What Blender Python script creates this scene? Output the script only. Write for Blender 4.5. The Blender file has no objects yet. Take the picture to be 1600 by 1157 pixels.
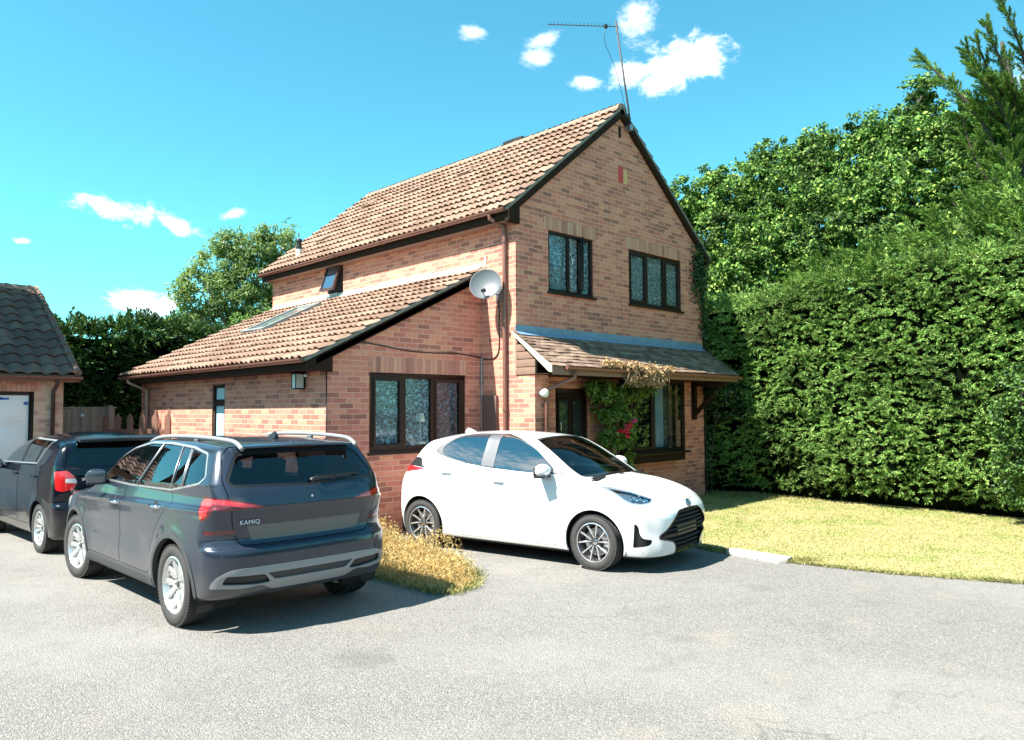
import bpy, bmesh, math, random
import numpy as np
from mathutils import Vector, Matrix
SC = bpy.context.scene
COL = SC.collection
R = math.radians
PI = math.pi

# ------------------------------------------------------------------ camera, sky, sun, exposure
CAM_POS = Vector((-8.348, -8.336, 1.789))
YAW, PITCH, ROLL, FOC = 0.7806, 0.0506, 0.0052, 1191.88
r0 = Vector((math.cos(YAW), -math.sin(YAW), 0))
f0 = Vector((math.sin(YAW), math.cos(YAW), 0))
z0 = Vector((0, 0, 1))
cf = f0 * math.cos(PITCH) + z0 * math.sin(PITCH)
cu = z0 * math.cos(PITCH) - f0 * math.sin(PITCH)
cr = r0 * math.cos(ROLL) - cu * math.sin(ROLL)
cu = cu * math.cos(ROLL) + r0 * math.sin(ROLL)
cd = bpy.data.cameras.new('camera')
cam = bpy.data.objects.new('camera', cd)
COL.objects.link(cam)
cam.matrix_world = Matrix(((cr.x, cu.x, -cf.x, CAM_POS.x), (cr.y, cu.y, -cf.y, CAM_POS.y), (cr.z, cu.z, -cf.z, CAM_POS.z), (0, 0, 0, 1)))
cd.sensor_width = 36.0
cd.lens = FOC / 1600 * 36.0
cd.clip_start = 0.05
cd.clip_end = 3000
SC.camera = cam

SUN_DIR = Vector((-1.0, 0.26, 1.43)).normalized()       # towards the sun
SUN_EL = math.asin(SUN_DIR.z)
SUN_ROT = math.atan2(SUN_DIR.x, SUN_DIR.y)
sl = bpy.data.lights.new('sun', 'SUN')
sl.energy = 5.0
sl.angle = R(0.55)
sl.color = (1.0, 0.955, 0.87)
so = bpy.data.objects.new('sun', sl)
COL.objects.link(so)
so.rotation_euler = (-SUN_DIR).to_track_quat('-Z', 'Y').to_euler()
so.location = SUN_DIR * 60

SC.view_settings.view_transform = 'Standard'
SC.view_settings.look = 'None'
SC.view_settings.gamma = 1
SC.view_settings.exposure = 1.75
SC.cycles.use_denoising = True
SC.cycles.max_bounces = 8
SC.cycles.transparent_max_bounces = 16

class NT:
    """tiny helper to write node trees"""
    def __init__(s, tree):
        s.t = tree; tree.nodes.clear()
    def n(s, kind, **kw):
        nd = s.t.nodes.new(kind)
        for k, v in kw.items():
            if k.startswith('i_'):
                key = k[2:]
                key = int(key) if key.isdigit() else key.replace('_', ' ')
                s.set(nd.inputs[key], v)
            else:
                setattr(nd, k, v)
        return nd
    def set(s, sock, v):
        if isinstance(v, bpy.types.NodeSocket): s.t.links.new(v, sock)
        else: sock.default_value = v
    def math(s, op, a, b=None, c=None, clamp=False):
        nd = s.t.nodes.new('ShaderNodeMath'); nd.operation = op; nd.use_clamp = clamp
        s.set(nd.inputs[0], a)
        if b is not None: s.set(nd.inputs[1], b)
        if c is not None: s.set(nd.inputs[2], c)
        return nd.outputs[0]
    def vec(s, op, a, b=None):
        nd = s.t.nodes.new('ShaderNodeVectorMath'); nd.operation = op
        s.set(nd.inputs[0], a)
        if b is not None: s.set(nd.inputs[1], b)
        return nd
    def ramp(s, fac, stops, interp='LINEAR'):
        nd = s.t.nodes.new('ShaderNodeValToRGB'); s.set(nd.inputs[0], fac)
        cr_ = nd.color_ramp; cr_.interpolation = interp
        while len(cr_.elements) < len(stops): cr_.elements.new(0.5)
        for e, (p, c) in zip(cr_.elements, stops):
            e.position = p; e.color = (c if hasattr(c, '__len__') else (c, c, c))[:3] + (1,) if hasattr(c, '__len__') else (c, c, c, 1)
        return nd.outputs[0]
    def mix(s, fac, a, b, blend='MIX'):
        nd = s.t.nodes.new('ShaderNodeMix'); nd.data_type = 'RGBA'; nd.blend_type = blend
        s.set(nd.inputs[0], fac)
        for i, v in ((6, a), (7, b)):
            if isinstance(v, tuple) and len(v) == 3: v = v + (1,)
            s.set(nd.inputs[i], v)
        return nd.outputs[2]
    def noise(s, vec, scale, detail=3, rough=0.55, dist=0):
        nd = s.t.nodes.new('ShaderNodeTexNoise')
        if vec is not None: s.set(nd.inputs['Vector'], vec)
        nd.inputs['Scale'].default_value = scale; nd.inputs['Detail'].default_value = detail
        nd.inputs['Roughness'].default_value = rough; nd.inputs['Distortion'].default_value = dist
        return nd.outputs[0]
    def smooth(s, v, a, b):
        nd = s.t.nodes.new('ShaderNodeMapRange'); nd.interpolation_type = 'SMOOTHSTEP'
        s.set(nd.inputs[0], v); nd.inputs[1].default_value = a; nd.inputs[2].default_value = b
        return nd.outputs[0]

# ---- world: Nishita sky, with drifting summer clouds fixed in directions of the sky
w = bpy.data.worlds.new('World'); SC.world = w; w.use_nodes = True
nt = NT(w.node_tree)
sky = nt.n('ShaderNodeTexSky', sky_type='NISHITA', sun_disc=False)
sky.sun_elevation = SUN_EL; sky.sun_rotation = SUN_ROT
sky.air_density = 1.0; sky.dust_density = 0.1; sky.ozone_density = 1.0
tc = nt.n('ShaderNodeTexCoord')
D = tc.outputs['Generated']
tint = nt.mix(1.0, sky.outputs[0], (0.50, 1.32, 1.20), 'MULTIPLY')
nz = nt.noise(D, 16.0, 8, 0.68, 0.8)
nz2 = nt.noise(nt.vec('MULTIPLY', D, (1, 1, 2.0)).outputs[0], 34.0, 8, 0.7)
nsum = nt.math('ADD', nt.math('MULTIPLY', nt.math('SUBTRACT', nz, 0.5), 3.0), nt.math('MULTIPLY', nt.math('SUBTRACT', nz2, 0.5), 2.2))
CLOUDS = [  # azimuth/elevation direction, half width, half height (radians), density, tilt
    ((0.770, 0.487, 0.413), 0.052, 0.026, 1.0, 0.25), ((0.737, 0.540, 0.405), 0.026, 0.016, 0.75, 0.1),
    ((0.724, 0.516, 0.457), 0.030, 0.026, 0.62, 0.6), ((0.657, 0.610, 0.443), 0.024, 0.012, 0.5, 0.3),
    ((0.660, 0.619, 0.426), 0.020, 0.013, 0.5, 0.2), ((0.707, 0.585, 0.397), 0.024, 0.009, 0.72, 0.0),
    ((0.598, 0.664, 0.449), 0.020, 0.010, 0.6, 0.1), ((0.286, 0.930, 0.230), 0.050, 0.014, 1.0, -0.12),
    ((0.345, 0.912, 0.218), 0.028, 0.009, 0.85, -0.3), ((0.402, 0.885, 0.236), 0.018, 0.007, 0.7, 0.3),
    ((0.319, 0.939, 0.125), 0.044, 0.018, 1.05, 0.0), ((0.200, 0.960, 0.185), 0.010, 0.004, 0.6, 0.0),
    ((0.955, 0.125, 0.345), 0.055, 0.030, 0.9, 0.0),
    ((-0.75, -0.55, 0.36), 0.30, 0.08, 0.8, 0.2), ((-0.50, -0.78, 0.30), 0.25, 0.07, 0.9, -0.1),
    ((-0.92, -0.1, 0.45), 0.22, 0.07, 0.7, 0.1), ((-0.1, -0.9, 0.42), 0.30, 0.09, 0.8, 0.1), ((-0.95, 0.2, 0.22), 0.25, 0.05, 0.8, 0.0), ((-0.74, 0.36, 0.60), 0.22, 0.10, 0.75, 0.3), ((-0.82, 0.18, 0.54), 0.16, 0.06, 0.6, -0.2), ((-0.60, 0.52, 0.60), 0.14, 0.05, 0.6, 0.5)]
total = None
for dv_, hw, hh, den, tl in CLOUDS:
    d_ = Vector(dv_).normalized(); u_ = Vector((d_.y, -d_.x, 0)).normalized(); v_ = u_.cross(d_)
    if v_.z < 0: v_ = -v_
    u2 = (u_ * math.cos(tl) + v_ * math.sin(tl)) / hw; v2 = (v_ * math.cos(tl) - u_ * math.sin(tl)) / hh
    a = nt.vec('DOT_PRODUCT', D, tuple(u2)).outputs['Value']
    b = nt.vec('DOT_PRODUCT', D, tuple(v2)).outputs['Value']
    c = nt.vec('DOT_PRODUCT', D, tuple(d_)).outputs['Value']
    rad = nt.math('SQRT', nt.math('ADD', nt.math('MULTIPLY', a, a), nt.math('MULTIPLY', b, b)))
    m_ = nt.math('ADD', nt.math('SUBTRACT', 1.0, nt.math('MULTIPLY', rad, 0.85)), nt.math('MULTIPLY', nsum, 0.75))
    m_ = nt.math('MULTIPLY', nt.smooth(m_, 0.0, 0.85), den)
    m_ = nt.math('MULTIPLY', m_, nt.math('GREATER_THAN', c, 0.2))
    m_ = nt.math('MULTIPLY', m_, nt.smooth(rad, 2.4, 1.1))
    total = m_ if total is None else nt.math('MAXIMUM', total, m_)
total = nt.math('MINIMUM', total, 1.0)
skyc = nt.mix(total, tint, (9.5, 9.6, 9.8))
bg = nt.n('ShaderNodeBackground', i_Color=skyc, i_Strength=0.064)
wo = nt.n('ShaderNodeOutputWorld', i_Surface=bg.outputs[0])
w.cycles.sampling_method = 'MANUAL'; w.cycles.sample_map_resolution = 1024

# ------------------------------------------------------------------ object helpers
def tag(o, label=None, cat=None, group=None, kind=None):
    if label: o['label'] = label
    if cat: o['category'] = cat
    if group: o['group'] = group
    if kind: o['kind'] = kind
    return o
def thing(name, label, cat, loc=(0, 0, 0), rz=0, group=None):
    o = bpy.data.objects.new(name, None); COL.objects.link(o)
    o.location = loc; o.rotation_euler = (0, 0, rz); o.empty_display_size = 0.2
    return tag(o, label, cat, group)
def obj(name, me, mat, parent=None, smooth=False, angle=None):
    o = bpy.data.objects.new(name, me); COL.objects.link(o)
    if mat is not None: me.materials.append(mat)
    if parent is not None: o.parent = parent
    if smooth: me.shade_smooth()
    if angle is not None: me.set_sharp_from_angle(angle=R(angle))
    return o
def np_mesh(name, V, F, uv=None):
    """V (n,3), F (m,k) uniform k"""
    V = np.asarray(V, np.float32); F = np.asarray(F, np.int32)
    me = bpy.data.meshes.new(name); k = F.shape[1]; m = F.shape[0]
    me.vertices.add(len(V)); me.vertices.foreach_set('co', V.ravel())
    me.loops.add(m * k); me.loops.foreach_set('vertex_index', F.ravel())
    me.polygons.add(m); me.polygons.foreach_set('loop_start', np.arange(m, dtype=np.int32) * k)
    me.polygons.foreach_set('loop_total', np.full(m, k, np.int32))
    if uv is not None:
        l = me.uv_layers.new(name='UVMap'); l.data.foreach_set('uv', np.asarray(uv, np.float32)[F.ravel()].ravel())
    me.update(calc_edges=True)
    return me

def unit(v): return v / (np.linalg.norm(v, axis=-1, keepdims=True) + 1e-9)
class MB:
    """mesh collector in scene coordinates; build() makes one object"""
    def __init__(s): s.v = []; s.f = []
    def add(s, vs, fs):
        n = len(s.v); s.v += [tuple(v) for v in vs]; s.f += [tuple(i + n for i in f) for f in fs]; return s
    def box(s, x0, x1, y0, y1, z0, z1, mt=None):
        vs = [Vector(p) for p in ((x0, y0, z0), (x1, y0, z0), (x1, y1, z0), (x0, y1, z0), (x0, y0, z1), (x1, y0, z1), (x1, y1, z1), (x0, y1, z1))]
        if mt is not None: vs = [mt @ v for v in vs]
        return s.add(vs, [(0, 3, 2, 1), (4, 5, 6, 7), (0, 1, 5, 4), (1, 2, 6, 5), (2, 3, 7, 6), (3, 0, 4, 7)])
    def quad(s, a, b, c, d): return s.add([a, b, c, d], [(0, 1, 2, 3)])
    def prism(s, pts, ext):
        """planar polygon pts extruded by vector ext"""
        n = len(pts); p = [Vector(q) for q in pts]; e = Vector(ext)
        return s.add(p + [q + e for q in p], [tuple(range(n - 1, -1, -1)), tuple(range(n, 2 * n))] + [(i, (i + 1) % n, (i + 1) % n + n, i + n) for i in range(n)])
    def beam(s, a, b, wd, ht, up=(0, 0, 1)):
        a = Vector(a); b = Vector(b); d = (b - a); L = d.length; d.normalize()
        sd = d.cross(Vector(up)).normalized(); u = sd.cross(d)
        c = [sd * (-wd / 2) + u * (-ht / 2), sd * (wd / 2) + u * (-ht / 2), sd * (wd / 2) + u * (ht / 2), sd * (-wd / 2) + u * (ht / 2)]
        return s.add([a + q for q in c] + [b + q for q in c], [(3, 2, 1, 0), (4, 5, 6, 7), (0, 1, 5, 4), (1, 2, 6, 5), (2, 3, 7, 6), (3, 0, 4, 7)])
    def tube(s, pts, r, n=10, cap=True):
        pts = [Vector(p) for p in pts]; rs = r if hasattr(r, '__len__') else [r] * len(pts)
        vs = []; fs = []; prev = None
        for i, p in enumerate(pts):
            t = (pts[min(i + 1, len(pts) - 1)] - pts[max(i - 1, 0)]).normalized()
            if prev is None:
                u = t.orthogonal().normalized()
            else:
                u = (prev - t * prev.dot(t)).normalized()
            prev = u; v = t.cross(u)
            for k in range(n):
                a = 2 * PI * k / n; vs.append(p + (u * math.cos(a) + v * math.sin(a)) * rs[i])
        for i in range(len(pts) - 1):
            for k in range(n):
                a = i * n + k; b = i * n + (k + 1) % n; fs.append((a, b, b + n, a + n))
        if cap: fs.append(tuple(range(n - 1, -1, -1))); fs.append(tuple((len(pts) - 1) * n + k for k in range(n)))
        return s.add(vs, fs)
    def lathe(s, prof, n=32, mt=None, closed=False):
        """prof list of (r, h) about local Z"""
        vs = []; m = len(prof)
        for k in range(n):
            a = 2 * PI * k / n
            for r_, h in prof:
                v = Vector((r_ * math.cos(a), r_ * math.sin(a), h)); vs.append(mt @ v if mt is not None else v)
        fs = []
        for k in range(n):
            for j in range(m - 1 if not closed else m):
                a = k * m + j; b = k * m + (j + 1) % m; c = ((k + 1) % n) * m + (j + 1) % m; d = ((k + 1) % n) * m + j
                fs.append((a, d, c, b))
        return s.add(vs, fs)
    def build(s, name, mat, parent=None, smooth=False, bevel=0, angle=None, org=None, seg=2):
        me = bpy.data.meshes.new(name)
        vs = s.v
        if org is not None: vs = [(v[0] - org[0], v[1] - org[1], v[2] - org[2]) for v in vs]
        me.from_pydata(vs, [], s.f); me.update()
        bm = bmesh.new(); bm.from_mesh(me)
        bmesh.ops.remove_doubles(bm, verts=bm.verts, dist=1e-5)
        bmesh.ops.recalc_face_normals(bm, faces=bm.faces)
        if bevel:
            es = [e for e in bm.edges if len(e.link_faces) == 2 and e.calc_face_angle(0) > 0.6]
            bmesh.ops.bevel(bm, geom=es, offset=bevel, segments=seg, affect='EDGES', profile=0.6, clamp_overlap=True)
        bm.to_mesh(me); bm.free()
        return obj(name, me, mat, parent, smooth=smooth or bool(bevel), angle=angle if angle else (35 if bevel else None))

def smooth_pts(p, n=4):
    p = [Vector(q) for q in p]; out = []
    for i in range(len(p) - 1):
        a = p[max(i - 1, 0)]; b = p[i]; c = p[i + 1]; d = p[min(i + 2, len(p) - 1)]
        for k in range(n):
            t = k / n; out.append(.5 * ((2 * b) + (c - a) * t + (2 * a - 5 * b + 4 * c - d) * t * t + (3 * b - 3 * c + d - a) * t ** 3))
    return out + [p[-1]]

# ------------------------------------------------------------------ materials
def pmat(name, col, rough=0.6, metal=0.0, spec=0.5, coat=0.0, var=0.0, vscale=6.0, bump=0.0, bscale=60.0, emit=None, sheen=0, coatrough=0.03):
    m = bpy.data.materials.new(name); m.use_nodes = True; n = NT(m.node_tree)
    p = n.n('ShaderNodeBsdfPrincipled'); out = n.n('ShaderNodeOutputMaterial', i_Surface=p.outputs[0])
    p.inputs['Roughness'].default_value = rough; p.inputs['Metallic'].default_value = metal
    p.inputs['Specular IOR Level'].default_value = spec; p.inputs['Coat Weight'].default_value = coat
    p.inputs['Coat Roughness'].default_value = coatrough
    co = n.n('ShaderNodeTexCoord').outputs['Object']
    if var:
        nz = n.noise(co, vscale, 4, 0.6)
        f = n.math('MULTIPLY', n.math('SUBTRACT', nz, 0.5), 2.0 * var)
        c = n.mix(1.0, tuple(col) + (1,), n.vec('ADD', n.n('ShaderNodeCombineXYZ', i_X=f, i_Y=f, i_Z=f).outputs[0], (1, 1, 1)).outputs[0], 'MULTIPLY')
        n.set(p.inputs['Base Color'], c)
        n.set(p.inputs['Roughness'], n.math('ADD', n.math('MULTIPLY', f, 0.4), rough, clamp=True))
    else:
        p.inputs['Base Color'].default_value = tuple(col) + (1,)
    if bump:
        b = n.n('ShaderNodeBump', i_Strength=bump, i_Distance=0.01, i_Height=n.noise(co, bscale, 4, 0.6))
        n.set(p.inputs['Normal'], b.outputs[0])
    if emit: p.inputs['Emission Color'].default_value = tuple(emit[:3]) + (1,); p.inputs['Emission Strength'].default_value = emit[3]
    m.diffuse_color = tuple(col) + (1,)
    return m

def brick_mat(name, soldier=False, cols=None, mortar=(0.70, 0.41, 0.32), stain=0.5):
    m = bpy.data.materials.new(name); m.use_nodes = True; n = NT(m.node_tree)
    co = n.n('ShaderNodeTexCoord').outputs['Object']
    sp = n.n('ShaderNodeSeparateXYZ', i_0=co)
    u = n.math('ADD', n.math('ADD', sp.outputs[0], sp.outputs[1]), 50.0); z = sp.outputs[2]
    if soldier: u, z, bl, bh = z, u, 0.45, 0.075
    else: bl, bh = 0.225, 0.075
    wob = n.math('MULTIPLY', n.math('SUBTRACT', n.noise(co, 3.0, 2), 0.5), 0.006)
    row = n.math('FLOOR', n.math('DIVIDE', n.math('ADD', z, wob), bh))
    fz = n.math('MODULO', n.math('ADD', n.math('ADD', z, wob), 60.0), bh)
    half = n.math('MULTIPLY', n.math('MODULO', n.math('ADD', row, 1000.0), 2.0), 0.0 if soldier else bl / 2)
    uu = n.math('ADD', n.math('ADD', u, half), wob)
    colid = n.math('FLOOR', n.math('DIVIDE', uu, bl)); fu = n.math('MODULO', uu, bl)
    wn = n.n('ShaderNodeTexWhiteNoise', noise_dimensions='2D', i_Vector=n.n('ShaderNodeCombineXYZ', i_X=row, i_Y=colid).outputs[0])
    # mortar distance
    edge = 0.0062
    rag = n.math('MULTIPLY', n.math('SUBTRACT', n.noise(co, 55.0, 2), 0.5), 0.006)
    dz = n.math('MINIMUM', fz, n.math('SUBTRACT', bh, fz)); du = n.math('MINIMUM', fu, n.math('SUBTRACT', bl, fu))
    dm = n.math('ADD', n.math('MINIMUM', dz, du) if not soldier else dz, rag)
    msk = n.smooth(dm, edge - 0.002, edge + 0.0015)
    cols = cols or [(0.0, (0.24, 0.066, 0.054)), (0.08, (0.32, 0.085, 0.070)), (0.22, (0.44, 0.105, 0.080)), (0.45, (0.55, 0.150, 0.105)), (0.70, (0.62, 0.205, 0.138)), (0.88, (0.66, 0.265, 0.160)), (1.0, (0.52, 0.130, 0.10))]
    bc = n.ramp(wn.outputs['Value'], cols)
    # second random drags within a brick
    drag = n.noise(n.vec('MULTIPLY', co, (9, 9, 40)).outputs[0], 1.0, 4, 0.65)
    bc = n.mix(n.math('MULTIPLY', n.smooth(drag, 0.48, 0.75), 0.45), bc, (0.30, 0.10, 0.08))
    fine = n.noise(co, 160.0, 3, 0.6)
    bc = n.mix(n.math('MULTIPLY', fine, 0.35), bc, (0.55, 0.38, 0.25))
    big = n.noise(co, 0.9, 4, 0.6)
    bc = n.mix(n.math('MULTIPLY', n.smooth(big, 0.45, 0.8), 0.25 * stain), bc, (0.12, 0.08, 0.065))
    mc = n.mix(n.noise(co, 30.0, 3), mortar, tuple(x * 0.72 for x in mortar))
    c = n.mix(msk, mc, bc)
    hgt = n.math('ADD', n.math('MULTIPLY', msk, 0.8), n.math('MULTIPLY', fine, 0.35))
    b = n.n('ShaderNodeBump', i_Strength=0.7, i_Distance=0.006, i_Height=hgt)
    p = n.n('ShaderNodeBsdfPrincipled', i_Roughness=0.88, i_Normal=b.outputs[0]); n.set(p.inputs['Base Color'], c)
    p.inputs['Specular IOR Level'].default_value = 0.3
    n.n('ShaderNodeOutputMaterial', i_Surface=p.outputs[0])
    return m

def tile_mat(name, a, b, c_, dark=(0.07, 0.05, 0.04), lich=0.5):
    """roof tiles, one tone per tile from the UV cell"""
    m = bpy.data.materials.new(name); m.use_nodes = True; n = NT(m.node_tree)
    tcn = n.n('ShaderNodeTexCoord'); uv = tcn.outputs['UV']; co = tcn.outputs['Object']
    fl = n.vec('FLOOR', uv).outputs[0]
    wn = n.n('ShaderNodeTexWhiteNoise', noise_dimensions='2D', i_Vector=fl)
    c = n.ramp(wn.outputs['Value'], [(0, a), (0.5, b), (1, c_)])
    sp = n.n('ShaderNodeSeparateXYZ', i_0=uv)
    fv = n.math('FRACT', sp.outputs[1])
    big = n.noise(co, 1.6, 5, 0.65); fine = n.noise(co, 38.0, 4, 0.7)
    c = n.mix(n.math('MULTIPLY', n.smooth(fine, 0.52, 0.72), lich), c, dark)
    c = n.mix(n.math('MULTIPLY', n.smooth(big, 0.5, 0.72), lich * 0.7), c, dark)
    c = n.mix(n.math('MULTIPLY', n.smooth(n.noise(co, 70, 3), 0.62, 0.75), 0.35), c, (0.55, 0.5, 0.42))
    # soft darker line in the lap of each course
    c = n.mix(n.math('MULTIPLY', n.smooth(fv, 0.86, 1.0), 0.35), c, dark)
    bp = n.n('ShaderNodeBump', i_Strength=0.5, i_Distance=0.006, i_Height=fine)
    p = n.n('ShaderNodeBsdfPrincipled', i_Roughness=0.9, i_Normal=bp.outputs[0]); n.set(p.inputs['Base Color'], c)
    p.inputs['Specular IOR Level'].default_value = 0.25
    n.n('ShaderNodeOutputMaterial', i_Surface=p.outputs[0])
    return m

def glass_mat(name, tint=(0.75, 0.8, 0.8), refl=1.0, rough=0.0, ior=1.5, lead=None):
    m = bpy.data.materials.new(name); m.use_nodes = True; n = NT(m.node_tree)
    tr = n.n('ShaderNodeBsdfTransparent', i_Color=tuple(tint) + (1,))
    gl = n.n('ShaderNodeBsdfGlossy', i_Roughness=rough)
    fr = n.n('ShaderNodeFresnel', i_IOR=ior)
    f = n.math('MULTIPLY', n.math('MULTIPLY', fr.outputs[0], refl, clamp=True), n.math('SUBTRACT', 1.0, n.n('ShaderNodeNewGeometry').outputs['Backfacing']))
    mx = n.n('ShaderNodeMixShader', i_0=f, i_1=tr.outputs[0], i_2=gl.outputs[0])
    res = mx.outputs[0]
    if lead:
        co = n.n('ShaderNodeTexCoord').outputs['Object']; sp = n.n('ShaderNodeSeparateXYZ', i_0=co)
        u = n.math('DIVIDE', n.math('ADD', n.math('ADD', sp.outputs[0], sp.outputs[1]), 40.0), lead[0]); v = n.math('DIVIDE', n.math('ADD', sp.outputs[2], lead[2]), lead[1])
        a = n.math('ABSOLUTE', n.math('SUBTRACT', n.math('FRACT', n.math('ADD', u, v)), 0.5))
        b = n.math('ABSOLUTE', n.math('SUBTRACT', n.math('FRACT', n.math('SUBTRACT', u, v)), 0.5))
        k = n.math('LESS_THAN', n.math('MINIMUM', a, b), lead[3])
        ld = n.n('ShaderNodeBsdfPrincipled', i_Roughness=0.45, i_Metallic=0.6); ld.inputs['Base Color'].default_value = (0.22, 0.23, 0.24, 1)
        res = n.n('ShaderNodeMixShader', i_0=k, i_1=res, i_2=ld.outputs[0]).outputs[0]
    n.n('ShaderNodeOutputMaterial', i_Surface=res)
    return m

def lace_mat(name, col=(0.62, 0.72, 0.76), scale=22.0, cover=0.45):
    m = bpy.data.materials.new(name); m.use_nodes = True; n = NT(m.node_tree)
    co = n.n('ShaderNodeTexCoord').outputs['Object']
    vo = n.n('ShaderNodeTexVoronoi', feature='DISTANCE_TO_EDGE', i_Vector=n.vec('ADD', co, n.vec('MULTIPLY', n.n('ShaderNodeTexNoise', i_Vector=co, i_Scale=14.0).outputs[1], (0.12, 0.12, 0.12)).outputs[0]).outputs[0], i_Scale=scale * 1.25)
    v2 = n.n('ShaderNodeTexVoronoi', feature='F1', i_Vector=co, i_Scale=scale * 0.6)
    k = n.math('MAXIMUM', n.smooth(vo.outputs['Distance'], 0.10, 0.04), n.smooth(v2.outputs['Distance'], 0.34, 0.26))
    k = n.math('MULTIPLY', k, n.smooth(n.noise(co, 60.0, 2), 0.35, 0.5))
    k = n.math('ADD', n.math('MULTIPLY', k, 1.0 - cover * 0.6), cover * 0.45, clamp=True)
    df = n.n('ShaderNodeBsdfDiffuse', i_Color=tuple(col) + (1,))
    tl = n.n('ShaderNodeBsdfTranslucent', i_Color=tuple(col) + (1,))
    a = n.n('ShaderNodeMixShader', i_0=0.3, i_1=df.outputs[0], i_2=tl.outputs[0])
    tr = n.n('ShaderNodeBsdfTransparent')
    mx = n.n('ShaderNodeMixShader', i_0=n.math('ADD', n.math('MULTIPLY', k, .85), .10), i_1=tr.outputs[0], i_2=a.outputs[0])
    n.n('ShaderNodeOutputMaterial', i_Surface=mx.outputs[0])
    return m

def leaf_mat(name, cols, transl=0.35, rough=0.5, spec=0.3, clump=1.2, dark=0.45, patch=None):
    """leaves: tone per leaf (random per island) and a slow drift over the plant"""
    m = bpy.data.materials.new(name); m.use_nodes = True; n = NT(m.node_tree)
    g = n.n('ShaderNodeNewGeometry'); co = n.n('ShaderNodeTexCoord').outputs['Object']
    rnd = g.outputs['Random Per Island']
    c = n.ramp(rnd, cols)
    big = n.noise(co, clump, 3, 0.6)
    c = n.mix(n.math('MULTIPLY', n.smooth(big, 0.42, 0.7), dark), c, tuple(x * 0.5 for x in cols[0][1]))
    if patch: c = n.mix(n.math('MULTIPLY', n.smooth(n.noise(co, patch[1], 5, 0.65), 0.46, 0.62), patch[2]), c, patch[0])
    p = n.n('ShaderNodeBsdfPrincipled', i_Roughness=rough); n.set(p.inputs['Base Color'], c)
    p.inputs['Specular IOR Level'].default_value = spec
    tl = n.n('ShaderNodeBsdfTranslucent'); n.set(tl.inputs[0], n.mix(0.5, c, (0.35, 0.5, 0.05), 'MIX') if transl > 0.3 else c)
    mx = n.n('ShaderNodeMixShader', i_0=transl, i_1=p.outputs[0], i_2=tl.outputs[0])
    n.n('ShaderNodeOutputMaterial', i_Surface=mx.outputs[0])
    return m

M_BRICK = brick_mat('red_multi_brick')
M_SOLD = brick_mat('soldier_brick', soldier=True, cols=[(0, (0.24, 0.08, 0.065)), (0.2, (0.44, 0.15, 0.115)), (0.6, (0.56, 0.24, 0.17)), (1, (0.60, 0.32, 0.21))], mortar=(0.36, 0.22, 0.18))
M_GBRICK = brick_mat('garage_brick', cols=[(0, (0.38, 0.22, 0.16)), (0.3, (0.50, 0.31, 0.22)), (0.7, (0.60, 0.41, 0.30)), (1, (0.64, 0.47, 0.35))])
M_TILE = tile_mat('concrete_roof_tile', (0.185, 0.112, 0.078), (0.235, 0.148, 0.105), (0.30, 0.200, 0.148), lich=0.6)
M_TILE_P = tile_mat('plain_porch_tile', (0.12, 0.075, 0.055), (0.19, 0.125, 0.09), (0.28, 0.20, 0.145), lich=0.65)
M_TILE_G = tile_mat('garage_roof_tile', (0.12, 0.072, 0.055), (0.155, 0.095, 0.072), (0.19, 0.12, 0.092), dark=(0.05, 0.036, 0.03), lich=0.6)
M_DARK = pmat('dark_stained_timber', (0.026, 0.014, 0.009), 0.8, spec=0.12, var=0.25, vscale=20, bump=0.15)
M_FRAME = pmat('dark_brown_window_frame', (0.026, 0.013, 0.009), 0.5, spec=0.25, var=0.15)
M_BROWNPLASTIC = pmat('brown_gutter_plastic', (0.17, 0.075, 0.055), 0.35, spec=0.5, var=0.12)
M_LEAD = pmat('lead_flashing', (0.30, 0.33, 0.37), 0.42, metal=0.35, spec=0.5, var=0.3, vscale=9, bump=0.2, bscale=12)
M_LEADW = pmat('pale_lead_flashing', (0.58, 0.57, 0.55), 0.6, var=0.25, vscale=11, bump=0.25, bscale=14)
M_GREYWOOD = pmat('weathered_timber', (0.34, 0.27, 0.21), 0.8, var=0.35, vscale=14, bump=0.3, bscale=30)
M_CLAD = pmat('brown_timber_cladding', (0.20, 0.12, 0.085), 0.7, var=0.3, vscale=16, bump=0.3)
M_GLASS = glass_mat('window_glass', (0.84, 0.90, 0.92), 1.0)
M_GLASS_LEAD = glass_mat('leaded_window_glass', (0.84, 0.90, 0.92), 1.0, lead=(0.13, 0.19, 0.0, 0.012))
M_LACE = lace_mat('lace_curtain')
M_LACE2 = lace_mat('floral_net_curtain', (0.60, 0.74, 0.80), 15.0, 0.3)
M_WHITE = pmat('white_gloss', (0.78, 0.78, 0.76), 0.35, var=0.06, vscale=3)
M_BLACK = pmat('black_plastic', (0.012, 0.012, 0.013), 0.4, spec=0.5)
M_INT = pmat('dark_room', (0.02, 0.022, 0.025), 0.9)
M_CONC = pmat('concrete', (0.36, 0.34, 0.31), 0.9, var=0.25, vscale=12, bump=0.4, bscale=50)
M_STEEL = pmat('galvanised_steel', (0.35, 0.36, 0.38), 0.4, metal=0.8, var=0.2)
rng = np.random.default_rng(7)
random.seed(7)

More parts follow.
